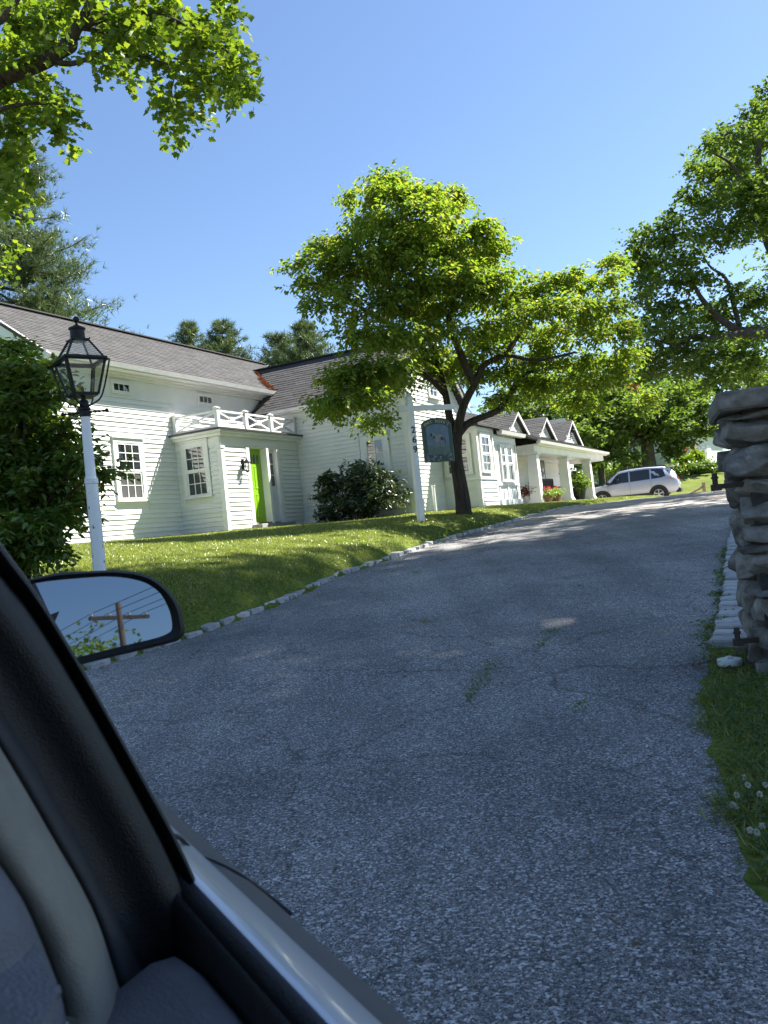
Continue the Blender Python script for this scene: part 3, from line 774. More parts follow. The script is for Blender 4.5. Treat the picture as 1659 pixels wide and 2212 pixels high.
# ================================================================ ROOFS: decks, then shingles laid course by course
def deck(name, pts, thick=0.05):
    n_ = len(pts); up = (Vector(pts[1]) - Vector(pts[0])).cross(Vector(pts[2]) - Vector(pts[0])).normalized()
    if up.z < 0: up = -up
    b = MB(); b.add([Vector(p) for p in pts] + [Vector(p) - up*thick for p in pts],
          [tuple(range(n_)), tuple(reversed(range(n_, 2*n_)))] + [(i, (i+1) % n_, n_+(i+1) % n_, n_+i) for i in range(n_)])
    return b.build(name, M['shingle'], house)
SH = []       # (roof object, corner, e along, up slope, normal, width, height) of every shingle
def shingles(roof, origin, along, up, L, H, keep, prefer, course=0.14, w=0.31):
    """origin, along, up: house-local vectors; keep(u,v) says whether a shingle belongs"""
    o, e, s = Vector(origin), Vector(along).normalized(), Vector(up).normalized()
    n_ = e.cross(s)
    if n_.z < 0: n_ = -n_
    r = random.Random(int(L*100))
    for j in range(int(H/course)+1):
        x = -r.random()*w
        while x < L:
            ww = w*r.uniform(0.82, 1.12)
            if keep(x + ww/2, j*course + course/2) and x > -0.2:
                SH.append((roof, o + e*max(x, 0) + s*(j*course) , e, s, n_, min(ww, L - max(x, 0)), course, prefer(x, j*course), r.uniform(0, .006)))
            x += ww
# left range, slope to the drive
LE, LEz, LRb, LRz = -13.94, 5.79, -16.5, 7.53
sl_ = math.hypot(LE-LRb, LRz-LEz)
rfL = deck('roof', [h(12.60, LE, LEz), h(24.7, LE, LEz), h(24.7, LRb, LRz), h(12.60, LRb, LRz)])
def keepL(u, v):
    a = 12.60 + u; b_ = LE + (LRb-LE)*v/sl_; z = LEz + (LRz-LEz)*v/sl_
    ztop = 5.0 + (min(a, 2*22.7-a) - 20.42)*0.82
    return v < sl_ and (ztop < z or a < 20.4)
shingles(rfL, h(12.60, LE, LEz), Vector(h(13.6, LE, LEz)) - Vector(h(12.6, LE, LEz)), Vector(h(12.6, LRb, LRz)) - Vector(h(12.6, LE, LEz)), 12.1, sl_, keepL, lambda u, v: 10 - abs(u-4.2) - v*0.5)
rf = deck('roof', [h(12.60, -19.06, LEz), h(24.7, -19.06, LEz), h(24.7, LRb, LRz-.002), h(12.60, LRb, LRz-.002)])
b = HB(); b.hbeam((12.6, LRb, LRz+0.02), (24.7, LRb, LRz+0.02), 0.24, 0.03); b.build('ridge_cap', M['shingle'], rfL)
# middle range, slope to the street
CE, CEz, CRa, CRz = 20.42, 5.0, 22.7, 6.87
sc_ = math.hypot(CRa-CE, CRz-CEz)
rfC = deck('roof', [h(CE, GB+0.30, CEz), h(CE, -16.0, CEz), h(CRa, -16.0, CRz), h(CRa, GB+0.30, CRz)])
def keepC(u, v):
    b_ = GB + 0.30 - u; z = CEz + (CRz-CEz)*v/sc_
    zl = LEz + (LRz-LEz)*(LE - b_)/(LE-LRb)
    return v < sc_ and (b_ > LE-0.05 or z > zl) and b_ > -15.9 and not (b_ < LB+0.0 and z < LEz)
shingles(rfC, h(CE, GB+0.30, CEz), Vector(h(CE, -1, 0)) - Vector(h(CE, 0, 0)), Vector(h(CRa, 0, CRz)) - Vector(h(CE, 0, CEz)), 6.9, sc_, keepC, lambda u, v: 9.2 - abs(u-4.6) - v*0.2)
rf = deck('roof', [h(2*CRa-CE, GB+0.30, CEz), h(2*CRa-CE, -16.0, CEz), h(CRa, -16.0, CRz-.002), h(CRa, GB+0.30, CRz-.002)])
b = HB(); b.hbeam((CRa, GB+0.32, CRz+0.02), (CRa, -15.6, CRz+0.02), 0.24, 0.03); b.build('ridge_cap', M['shingle'], rfC)
b = HB(); b.hbeam((21.36, LE+0.02, LEz-0.02), (20.55, LB-0.02, 5.12), 0.16, 0.03); b.build('valley_flashing', M['dark_metal'], house)
# right range
P0b, P0z, P1b, P1z, R2b, R2z = PB+0.36, 3.82, -9.6, 4.52, -12.6, 6.0
rfP = deck('roof', [h(26.5, P0b, P0z) if False else h(28.25, P0b, P0z), h(40.25, P0b, P0z), h(41.2, P1b, P1z), h(25.6, P1b, P1z)])
rfU = deck('roof', [h(24.55, UB+.22, 3.97), h(28.1, UB+.22, 3.97), h(28.1, P1b, P1z-.01), h(24.55, P1b, P1z-.01)])
rfR = deck('roof', [h(24.6, P1b, P1z), h(41.9, P1b, P1z), h(41.9, R2b, R2z), h(24.6, R2b, R2z)])
deck('roof', [h(24.6, -16.0, 4.4), h(41.9, -16.0, 4.4), h(41.9, R2b, R2z-.002), h(24.6, R2b, R2z-.002)])
for rf_, o_, L_, pb, pz, qb, qz, pr in ((rfP, 26.5, 14.0, P0b, P0z, P1b, P1z, -3), (rfR, 24.6, 17.3, P1b, P1z, R2b, R2z, -4), (rfU, 24.55, 3.5, UB+.22, 3.97, P1b, P1z-.01, -3)):
    hh = math.hypot(qb-pb, qz-pz)
    kp = (lambda u, v: v < hh) if rf_ is not rfP else (lambda u, v: v < hh and u + 26.5 > 28.3 - 2.6*v/hh and u + 26.5 < 40.2)
    shingles(rf_, h(o_, pb, pz), Vector(h(1, 0, 0)) - Vector(h(0, 0, 0)), Vector(h(0, qb, qz)) - Vector(h(0, pb, pz)), L_, hh, kp, lambda u, v: pr, course=0.16, w=0.36)
# gablets with arched louvres
def gablet(ac, half, zb, zt, bf, fixture=False, end=False):
    w_ = MB(); n_ = [h(ac-half, bf, zb), h(ac+half, bf, zb), h(ac, bf, zt)]
    w_ = HB(); w_.prism([(ac-half, zb), (ac+half, zb), (ac, zt)], bf-0.08, bf, lambda u, v, d: h(u, d, v))
    g = w_.build('gablet', M['trim'], house)
    lv = HB(); rx, rz, z0 = half*0.42, (zt-zb)*0.52, zb+(zt-zb)*0.10
    arc = [(ac + rx*math.cos(t), z0 + rz*math.sin(t)) for t in np.linspace(0, PI, 13)]
    arco = [(ac + (rx+.07)*math.cos(t), z0 - .0 + (rz+.07)*math.sin(t)) for t in np.linspace(0, PI, 13)]
    for i in range(12):
        q_ = [arc[i], arco[i], arco[i+1], arc[i+1]]
        lv.prism(q_, bf+0.001, bf+0.03, lambda u, v, d: h(u, d, v))
    lv.hb(ac-rx-.07, ac+rx+.07, bf+.001, bf+.035, z0-0.05, z0); lv.build('louvre_frame', M['trim'], g)
    bk = HB(); bk.prism(arc, bf+0.0005, bf+0.002, lambda u, v, d: h(u, d, v)); bk.build('louvre_backing', M['dark_door'], g)
    nsl = 6
    for k in range(nsl):
        zz = z0 + rz*(k+0.35)/nsl; ww = rx*math.sqrt(max(0.02, 1 - ((zz-z0)/rz)**2))
        s2 = HB(); s2.hexa([h(ac-ww, bf+.002, zz+.045), h(ac+ww, bf+.002, zz+.045), h(ac+ww, bf+.035, zz), h(ac-ww, bf+.035, zz),
                            h(ac-ww, bf+.002, zz+.06), h(ac+ww, bf+.002, zz+.06), h(ac+ww, bf+.035, zz+.015), h(ac-ww, bf+.035, zz+.015)]); s2.build('slat', M['trim'], g)
    for sgn in (-1, 1):
        e0, e1 = h(ac+sgn*(half+.18), bf+.22, zb-.09), h(ac, bf+.22, zt+.10)
        rp = deck('roof', [e0, e1, h(ac, bf-3.0, zt+.10), h(ac+sgn*(half+.18), bf-1.2, zb-.09)], 0.06)
        if sgn < 0:
            hh = math.hypot(half+.18, zt-zb+.19)
            shingles(rp, h(ac-(half+.18), bf+.22, zb-.09), Vector(h(0, -1, 0)) - Vector(h(0, 0, 0)), Vector(e1) - Vector(e0), 3.2, hh, lambda u, v: v < hh and u < 1.4 + 1.8*v/hh, lambda u, v: -5, course=0.16, w=0.36)
        rb = HB(); rb.hbeam((ac+sgn*(half+.16), bf+.20, zb-.14), (ac, bf+.20+.002*sgn, zt+.03), 0.04, 0.11); rb.build('rake_board', M['trim'], g)
    if fixture:
        fx = HB(); fx.lathe([(0.0, -.10), (0.10, -.05), (0.12, .05), (0.05, .09), (0, .1)], 10, h(ac+0.25, bf+.14, zt-.42)); fx.build('flood_light', M['iron'], g)
gablet(30.75, 1.22, 4.46, 5.14, -9.42)
gablet(34.85, 1.30, 4.46, 5.22, -9.42)
gablet(39.4, 1.75, 4.38, 5.42, -9.40, fixture=True)

SH.sort(key=lambda s: -s[7])
def shingle_corners(s):
    _, o, e, u, n_, w, c, _, j = s
    g = 0.006; t = 0.014 + j
    a, b_ = o + e*g/2, o + e*(w - g/2)
    top = u*(c + 0.03)
    return [a + n_*0.002, b_ + n_*0.002, b_ + top + n_*0.001, a + top + n_*0.001, a + n_*t, b_ + n_*t, b_ + top + n_*0.006, a + top + n_*0.006]
for s in SH[:300]:
    MB().hexa(shingle_corners(s)).build('shingle', M['shingle'], s[0])
rest = {}
for s in SH[300:]: rest.setdefault(s[0].name, (s[0], MB()))[1].hexa(shingle_corners(s))
for nm, (ro, mb) in rest.items(): tag(mb.build('shingles', M['shingle'], ro), kind='stuff')

# foundation strip, vent pipe and antenna
b = HB()
for a0, a1, bb in ((13.12, 17.02, LB), (17.05, 20.67, VB), (20.7, 24.4, GB), (22.95, 26.6, BB)): b.hb(a0, a1, bb-0.12, bb-.015, 1.2, 1.70)
b.hb(CA+.02, CA+0.1, VB, GB, 1.2, 1.7); b.hb(VA0+.02, VA0+.1, LB, VB, 1.2, 1.7); b.hb(BA0+.015, BA0+.1, GB, BB, 1.2, 1.7)
b.build('foundation', M['foundation'], house)
b = HB(); b.tube([h(21.45, GB+0.25, 1.5), h(21.45, GB+0.25, 2.32)], 0.045, 10); b.tube([h(21.45, GB+0.25, 2.32), h(21.45, GB+0.25, 2.36)], 0.058, 10); b.build('vent_pipe', M['trim'], house)
b = HB(); b.tube([h(22.7, -12.6, 6.85), h(22.7, -12.6, 7.25)], 0.012, 6); b.build('antenna', M['iron'], house)
# pine needles gathered in the roof valley
M['needles'] = surf('dry_pine_needles', (0.34, 0.13, 0.05), (0.22, 0.085, 0.035), 30, 0.95)
vv, rr = [], np.random.default_rng(3)
for k in range(2600):
    t = rr.uniform(0.02, 1)**1.2; side_ = abs(rr.normal(0, 0.16))*(0.25 + 0.75*math.sin(PI*min(1, t*1.1+.15)))
    z = LEz + 0.98*t; bb = LE - (z - LEz)*(LE-LRb)/(LRz-LEz); aa = CE + (z-CEz)*(CRa-CE)/(CRz-CEz) - side_ - 0.05
    if t > 0.62 and rr.random() < 0.65: continue
    c = Vector(h(aa, bb, z + 0.03 + rr.uniform(0, .035))); d = Vector((rr.normal(), rr.normal(), rr.normal()*.3)).normalized()*0.05; e = d.cross(Vector((0, 0, 1))).normalized()*0.008
    vv += [c - d - e, c - d + e, c + d]
o = link_mesh('pine_needles', raw_mesh('pine_needles', np.array([tuple(p) for p in vv]), np.arange(len(vv)), np.full(len(vv)//3, 3), M['needles']), house); tag(o, kind='stuff')

# ================================================================ VEGETATION
def unit(v): return v/np.maximum(np.linalg.norm(v, axis=-1, keepdims=True), 1e-9)
def leaf_template(kind):
    if kind == 'ovate':
        half = [(0, 0, 0), (0.22, 0.20, 0.05), (0.5, 0.27, 0.07), (0.78, 0.15, 0.02), (1.0, 0, -0.10)]
        v = half + [(x, -y, z) for x, y, z in half[1:4]]
        return np.array(v), [(0, 4, 3, 2, 1), (0, 5, 6, 7, 4)]
    if kind == 'lance':
        v = [(0, 0, 0), (0.35, 0.16, 0.03), (0.7, 0.14, 0.0), (1.0, 0, -0.08), (0.35, -0.16, 0.03), (0.7, -0.14, 0.0)]
        return np.array(v), [(0, 3, 2, 1), (0, 4, 5, 3)]
    if kind == 'maple':
        pol = [(0, 0), (-0.08, 0.26), (0.16, 0.24), (0.14, 0.56), (0.32, 0.42), (0.42, 0.60), (0.52, 0.30), (0.68, 0.28), (1.0, 0.0)]
        v = [(x, y, 0.05*abs(y)) for x, y in pol] + [(x, -y, 0.05*abs(y)) for x, y in pol[1:-1]]
        n = len(pol)
        return np.array(v), [tuple(reversed(range(n))), (0,) + tuple(range(n, n+7)) + (n-1,)]
    if kind == 'tri':
        v = [(0, 0, 0), (0.5, 0.36, 0.06), (1, 0, -0.05), (0.5, -0.36, 0.06)]
        return np.array(v), [(0, 2, 1), (0, 3, 2)]
def leaf_mesh(name, P, T, N, S, kind, mat):
    tv, tf = leaf_template(kind)
    T = unit(T); sd = unit(np.cross(N, T)); N2 = np.cross(T, sd)
    V = P[:, None, :] + S[:, None, None]*(tv[None, :, 0:1]*T[:, None, :] + tv[None, :, 1:2]*sd[:, None, :] + tv[None, :, 2:3]*N2[:, None, :])
    k = len(tv); n = len(P)
    fl = np.concatenate([np.array(f) for f in tf]); tot = np.array([len(f) for f in tf])
    loops = (np.arange(n)[:, None]*k + fl[None, :]).ravel()
    return raw_mesh(name, V.reshape(-1, 3), loops, np.tile(tot, n), mat)
def leaf_cloud(clumps, rg, twig=0.30, per=7, droop=0.25, spread=0.5, size=(0.06, 0.09), shell=0.5, sub=9, tight=0.30, flat=0.0, outward=0.7):
    """clumps: (centre, (rx,ry,rz), sprays). Returns leaf arrays and the spray roots"""
    Ps, Ts, Ns, Ss, roots = [], [], [], [], []
    for c, r, n in clumps:
        c = np.array(c); r = np.array(r)
        d = unit(rg.normal(size=(sub, 3))); sc = c + d*r*(rg.random((sub, 1))**shell)*0.85
        k = rg.integers(0, sub, n)
        p = sc[k] + rg.normal(size=(n, 3))*r*tight*np.array([1, 1, 0.8 - 0.5*flat])
        out = unit((p - c)/r + rg.normal(size=(n, 3))*0.6)
        out[:, 2] = out[:, 2]*(1 - flat) + 0.05
        out = unit(out*outward + rg.normal(size=(n, 3))*0.35)
        roots.append((c, sc))
        for j in range(per):
            s = (j + 0.5)/per
            sgn = 1 if j % 2 else -1
            side = unit(np.cross(out, np.array([0, 0, 1.0])) + 1e-6)
            q = p + out*twig*s*rg.uniform(0.7, 1.2, (n, 1)) + rg.normal(size=(n, 3))*0.03
            q[:, 2] -= droop*twig*s*s
            t = unit(out*0.55 + side*sgn*0.75 + rg.normal(size=(n, 3))*spread*0.6 - np.array([0, 0, droop]))
            nn = unit(np.array([0, 0, 1.0]) + rg.normal(size=(n, 3))*spread)
            Ps.append(q); Ts.append(t); Ns.append(nn); Ss.append(rg.uniform(size[0], size[1], n))
    return np.concatenate(Ps), np.concatenate(Ts), np.concatenate(Ns), np.concatenate(Ss), roots
def curve_pts(p, q, n=6, sag=0.1, jit=0.06, rg=random):
    p, q = Vector(p), Vector(q); d = (q - p); L = d.length
    out = []
    for i in range(n+1):
        t = i/n
        e = p.lerp(q, t) + Vector((0, 0, sag*L*math.sin(PI*t)))
        if 0 < i < n: e += Vector((rg.uniform(-1, 1), rg.uniform(-1, 1), rg.uniform(-1, 1)))*jit*L*0.5
        out.append(e)
    return out
def smooth_line(pts, k=4):
    pts = [Vector(p) for p in pts]; out = []
    for i in range(len(pts)-1):
        p0, p1, p2, p3 = pts[max(i-1, 0)], pts[i], pts[i+1], pts[min(i+2, len(pts)-1)]
        for j in range(k):
            t = j/k
            out.append(0.5*((2*p1) + (p2-p0)*t + (2*p0-5*p1+4*p2-p3)*t*t + (3*p1-p0-3*p2+p3)*t**3))
    out.append(pts[-1]); return out
def limb(mb, pts, r0, r1, n=8):
    s = smooth_line(pts)
    mb.tube(s, [r0 + (r1-r0)*i/(len(s)-1)*1.0 for i in range(len(s))], n)
    return s
def grow(tree, wood, limbs, clumps, cloud, kind, leafm, barkm, rg, thin=0.02, twigs=True, subtwigs=True, crown='crown'):
    """limbs: list of point lists already drawn in wood; join each clump to the nearest limb point"""
    P, T, N, S, roots = cloud
    tw = MB(); R = random.Random(5)
    allp = [p for l in limbs for p in l[len(l)//4:]]
    if twigs:
        for (c, sc) in roots:
            c = Vector(c); a = min(allp, key=lambda p: (p - c).length + max(0, p.z - c.z)*0.8)
            L = (c - a).length
            pts = curve_pts(a, c, 5, 0.05, 0.10, R)
            tw.tube(pts, [thin*(0.6 + 0.35*L)*(1 - 0.75*i/5) + 0.004 for i in range(6)], 5, cap=False)
            if subtwigs:
                for s in sc: tw.tube(curve_pts(c, Vector(s), 3, 0.03, 0.12, R), [thin*0.4, thin*0.3, thin*0.22, thin*0.12], 4, cap=False)
    wood.build('trunk', barkm, tree, smooth=True)
    if twigs: tag(tw.build('branches', barkm, tree, smooth=True), kind='stuff')
    o = link_mesh(crown, leaf_mesh(crown, P - np.array(tree.location), T, N, S, kind, leafm), tree)
    tag(o, kind='stuff')
    return o
class WB(MB):                                  # wood drawn in world coordinates, stored relative to the tree
    def __init__(s, base): super().__init__(); s.base = Vector(base)
    def tube(s, pts, rad, n=8, cap=True, mi=0): return super().tube([Vector(p) - s.base for p in pts], rad, n, cap, mi)

M['leaf_dogwood'] = leaf_mat('dogwood_leaf', [(0, (0.095, 0.165, 0.026)), (0.5, (0.150, 0.225, 0.034)), (0.85, (0.215, 0.270, 0.042)), (1, (0.30, 0.26, 0.06))], (1.6, 1.6, 0.65), 0.52, 0.03, 0.5)
M['leaf_maple'] = leaf_mat('maple_leaf', [(0, (0.075, 0.135, 0.018)), (0.6, (0.125, 0.195, 0.024)), (1, (0.20, 0.25, 0.032))], (1.6, 1.55, 0.65), 0.5, 0.03, .5)
M['leaf_oak'] = leaf_mat('shade_tree_leaf', [(0, (0.060, 0.110, 0.026)), (0.6, (0.100, 0.160, 0.034)), (1, (0.165, 0.215, 0.045))], (1.6, 1.6, 0.7), 0.48, 0.03, .5)
M['leaf_shrub'] = leaf_mat('viburnum_leaf', [(0, (0.065, 0.125, 0.025)), (0.7, (0.105, 0.180, 0.03)), (1, (0.18, 0.17, 0.05))], (1.6, 1.6, 0.6), 0.45, 0.05)
M['leaf_rhodo'] = leaf_mat('rhododendron_leaf', [(0, (0.026, 0.045, 0.018)), (0.8, (0.050, 0.080, 0.026)), (1, (0.10, 0.115, 0.04))], (1.3, 1.4, 0.6), 0.25, 0.12)
M['leaf_light'] = leaf_mat('light_green_leaf', [(0, (0.13, 0.21, 0.03)), (1, (0.21, 0.30, 0.05))], (1.5, 1.5, 0.7), 0.45, 0.04)
M['needle'] = leaf_mat('pine_needle', [(0, (0.060, 0.092, 0.040)), (0.6, (0.105, 0.145, 0.060)), (1, (0.16, 0.19, 0.08))], (1.1, 1.2, 0.8), 0.3, 0.05)
M['leaf_red'] = leaf_mat('red_leaf', [(0, (0.10, 0.03, 0.02)), (1, (0.20, 0.06, 0.03))], (1.5, 1.0, 0.6), 0.4, 0.04)
M['grass'] = leaf_mat('grass_blade', [(0, (0.135, 0.175, 0.030)), (0.6, (0.215, 0.255, 0.052)), (1, (0.34, 0.315, 0.12))], (1.3, 1.35, 0.6), 0.4, 0.05)

# ---- the dogwood on the lawn before the gable
B1 = lambda x, y: (603.5 + .49604*x, 329.2 + .49604*y)
TY = 20.3; tb = at(1003, 1101, TY); tb.z = gz(tb.x, TY)
tree = empty('dogwood_tree', tb); tag(tree, 'spreading yellow-green dogwood with leaning dark trunk on the lawn behind the hanging sign', 'tree')
rg = np.random.default_rng(21)
pd = lambda x, y, dy=0.0: at(*B1(x, y), TY + dy)
wood = WB(tb); lims = []
base_ring = tb + Vector((0, 0, -0.25))
lims.append(limb(wood, [base_ring, tb + Vector((-0.02, 0, 0.02)), tb.lerp(pd(785, 1430), .4), pd(785, 1430), pd(768, 1320), pd(772, 1225)], 0.215, 0.14, 12))
lims.append(limb(wood, [pd(770, 1240), pd(800, 1110, -.1), pd(850, 1010, -.2), pd(890, 930, -.3), pd(985, 885, -.5), pd(1120, 905, -.8), pd(1290, 870, -1.0)], 0.115, 0.025))
lims.append(limb(wood, [pd(775, 1235), pd(830, 1175, .1), pd(950, 1125, .3), pd(1000, 1060, .5), pd(1070, 965, .8), pd(1200, 940, 1.0), pd(1380, 900, 1.2)], 0.10, 0.025))
lims.append(limb(wood, [pd(765, 1260, .1), pd(738, 1140, .4), pd(722, 1050, .6), pd(690, 930, .8), pd(640, 790, .8), pd(560, 600, .6), pd(520, 330, .3), pd(500, 140, .2)], 0.115, 0.02))
lims.append(limb(wood, [pd(722, 1050, .6), pd(650, 980, 0), pd(540, 950, -.8), pd(400, 1010, -1.6), pd(280, 1080, -2.0)], 0.10, 0.02))
lims.append(limb(wood, [pd(850, 1010, -.2), pd(790, 880, -.6), pd(740, 720, -.8), pd(800, 560, -.6), pd(880, 400, -.4)], 0.11, 0.02))
lims.append(limb(wood, [pd(690, 930, .8), pd(560, 800, 0), pd(380, 690, -.6), pd(200, 570, -.9)], 0.09, 0.02))
lims.append(limb(wood, [pd(985, 885, -.5), pd(1080, 740, -.2), pd(1200, 650, 0), pd(1420, 510, .2)], 0.08, 0.015))
DC = [(510,110,95,55),(470,180,110,50),(335,195,55,28),(610,175,110,50),(745,205,100,52),(560,285,220,70),(390,300,130,58),(860,330,110,58),(240,400,115,48),(430,420,190,65),
(650,410,210,75),(905,415,115,66),(180,495,105,48),(110,568,72,28),(330,540,200,62),(600,550,240,72),(885,550,180,66),(225,645,115,48),(430,670,200,62),(700,680,220,66),
(960,635,170,58),(1120,585,100,55),(1235,535,72,48),(1440,480,56,48),(1395,560,95,40),(1180,670,180,62),(1400,670,115,55),(1000,770,200,64),(1250,790,200,64),(1450,780,110,62),
(760,790,200,58),(500,790,200,58),(330,790,100,40),(1525,875,52,36),(1390,900,140,55),(1150,890,170,55),(430,920,190,70),(270,990,105,62),(620,890,140,50),(350,1080,170,66),
(410,1165,85,32),(230,1120,70,38),(540,1000,70,36),(1100,1000,150,56),(950,960,100,46),(1325,1085,100,44),(1270,1000,130,50),(1490,950,80,40),(975,1075,80,46),(1590,1065,62,34),
(820,480,160,60),(740,580,180,60),(560,380,180,60),(690,880,120,46),(770,930,100,40),(860,880,110,40),(700,960,80,34),(840,980,60,28)]
cl = []
for i, (x, y, rx, ry) in enumerate(DC):
    dy = rg.uniform(-2.4, 0.9)
    if x < 700: dy = rg.uniform(-2.9, -0.9)
    if x > 470 and y > 840 or (x > 380 and y > 980): dy = rg.uniform(0.1, 1.1)
    m_ = .49604*TY/FPX
    c = pd(x, y, dy)
    n_ = int(13 + rx*ry/58)
    cl.append((tuple(c), (rx*m_, max(0.5, min(1.4, rx*m_)), ry*m_*.66), n_))
cloud = leaf_cloud(cl, rg, twig=0.34, per=9, droop=0.42, spread=0.42, size=(0.085, 0.14), sub=9, tight=0.24, flat=0.88)
grow(tree, wood, lims, cl, cloud, 'ovate', M['leaf_dogwood'], M['bark'], rg, 0.022)

# ---- the big maple right of the drive
B2 = lambda x, y: (1261.8 + .3968*x, 164.6 + .3968*y)
RY = 27.0
mb_ = Vector((14.8, 27.6, gz(14.8, 27.6)))
tree = empty('maple_tree', mb_); tag(tree, 'tall maple right of the drive, branches reaching in above the stone pillar', 'tree')
rg = np.random.default_rng(22)
pr = lambda x, y, dy=0.0: at(*B2(x, y), RY + dy)
wood = WB(mb_); lims = []
top = Vector((14.5, 27.4, 7.4))
lims.append(limb(wood, [mb_ - Vector((0, 0, .3)), mb_ + Vector((0, 0, 1.2)), mb_ + Vector((-.1, 0, 3.2)), top], 0.50, 0.32, 12))
lims.append(limb(wood, [mb_ + Vector((-.1, 0, 3.6)), pr(1010, 1405), pr(850, 1385), pr(755, 1330), pr(675, 1255), pr(615, 1170), pr(560, 1040), pr(520, 900)], 0.19, 0.02))
lims.append(limb(wood, [pr(850, 1385), pr(810, 1230), pr(770, 1100), pr(680, 1030), pr(600, 880)], 0.09, 0.015))
lims.append(limb(wood, [pr(960, 1400, -.5), pr(840, 1405, -.7), pr(700, 1432, -.9), pr(600, 1415, -1.1), pr(500, 1462, -1.2), pr(400, 1440, -1.3)], 0.15, 0.02))
lims.append(limb(wood, [top, pr(1010, 900, .5), pr(960, 620, .4), pr(950, 400, .2), pr(980, 160, 0)], 0.26, 0.03))
lims.append(limb(wood, [pr(1010, 900, .5), pr(900, 640, 0), pr(800, 480, -.3), pr(700, 420, -.5)], 0.12, 0.02))
RC = [(985,150,50,70),(935,215,70,48),(800,325,105,52),(950,330,90,80),(680,398,90,42),(850,445,160,75),(615,515,95,52),(780,575,180,75),(950,560,110,90),(555,640,48,34),(700,690,150,64),
(880,700,140,80),(470,765,46,34),(360,880,105,44),(500,850,115,48),(650,840,105,58),(830,850,140,66),(980,810,70,60),(295,960,56,34),(420,980,125,55),(310,1050,72,42),(560,1000,110,48),
(330,1130,66,42),(480,1120,125,55),(620,1120,90,40),(850,1180,80,46),(300,1220,76,42),(450,1260,135,55),(620,1290,125,46),(780,1300,110,46),(960,1230,90,66),(350,1350,105,46),
(520,1380,145,55),(700,1410,115,46),(920,1390,120,76),(400,1480,135,55),(560,1500,135,55),(720,1520,135,55),(920,1510,130,76),(380,1590,120,55),(560,1600,125,50),(740,1640,110,50),(940,1630,110,55)]
cl = []; m_ = .3968*RY/FPX
for (x, y, rx, ry) in RC:
    cl.append((tuple(pr(x, y, rg.uniform(-2.4, 2.4))), (rx*m_, min(1.5, rx*m_*1.1), ry*m_*1.05), int(9 + rx*ry/72)))
for k in range(30):                             # the side of the crown beyond the picture's edge
    c = (rg.uniform(14.8, 20), rg.uniform(24, 31.5), rg.uniform(6.0, 17)); cl.append((c, (1.4, 1.4, 0.9), 60))
cloud = leaf_cloud(cl, rg, twig=0.36, per=8, droop=0.22, spread=0.55, size=(0.11, 0.175), sub=8, tight=0.33, flat=0.35)
grow(tree, wood, lims, cl, cloud, 'tri', M['leaf_oak'], M['bark_grey'], rg, 0.022)
# bare twigs at its top
# ---- two more maples along the right side, out of view, whose crowns shade the drive
def shade_tree(loc, clumps, seed, label):
    base = Vector((loc[0], loc[1], gz(*loc)))
    t = empty('maple_tree', base); tag(t, label, 'tree')
    rg = np.random.default_rng(seed); w = WB(base)
    cz = np.mean([c[0][2] for c in clumps])
    top = base + Vector((0, 0, cz*.62)); ls = [limb(w, [base - Vector((0, 0, .3)), base + Vector((0, 0, 1.2)), base.lerp(top, .6), top], 0.52, 0.30, 10)]
    for c, r, n in clumps[::3]: ls.append(limb(w, [top, top.lerp(Vector(c), .5) + Vector((0, 0, .5)), Vector(c)], 0.16, 0.03, 6))
    cloud = leaf_cloud(clumps, rg, twig=0.5, per=8, droop=0.2, spread=0.55, size=(0.15, 0.23), sub=9, tight=0.36, flat=0.3)
    grow(t, w, ls, clumps, cloud, 'tri', M['leaf_oak'], M['bark_grey'], rg, 0.03, subtwigs=False)
rg = np.random.default_rng(31)
def crown_cloud(tx, ty, zc_, rx, ry, rz, n):
    """a tall crown standing sunwards of the ground it shades"""
    k = (zc_ - 0.5)/math.tan(SUN_EL); cx, cy = tx + k*math.sin(SUN_AZ), ty + k*math.cos(SUN_AZ); out = []
    for i in range(n):
        d = unit(rg.normal(size=3)); r = rg.random()**0.45
        out.append(((cx + d[0]*r*rx, cy + d[1]*r*ry, zc_ + d[2]*r*rz), (1.6, 1.6, 1.0), 62))
    return (cx, cy), [c for c in out if c[0][2] - 1.2 > CZ + 0.66*(c[0][1] + 1.4) or c[0][0] - 1.8 > 0.54*c[0][1]]
p2_, c2 = crown_cloud(-0.8, 3.4, 21.0, 6.4, 6.4, 3.4, 185)
shade_tree(p2_, c2, 32, 'tall maple outside the view on the right, shading the near drive')
p3_, c3 = crown_cloud(3.9, 10.5, 21.5, 5.4, 3.8, 3.2, 125)
shade_tree(p3_, c3, 33, 'tall maple outside the view behind the stone pillar, shading the middle of the drive')
p4_, c4 = crown_cloud(6.8, 15.0, 19.0, 5.0, 3.4, 2.8, 70)
shade_tree(p4_, c4, 34, 'maple beside the tall maple by the drive, outside the view, shading its upper part')

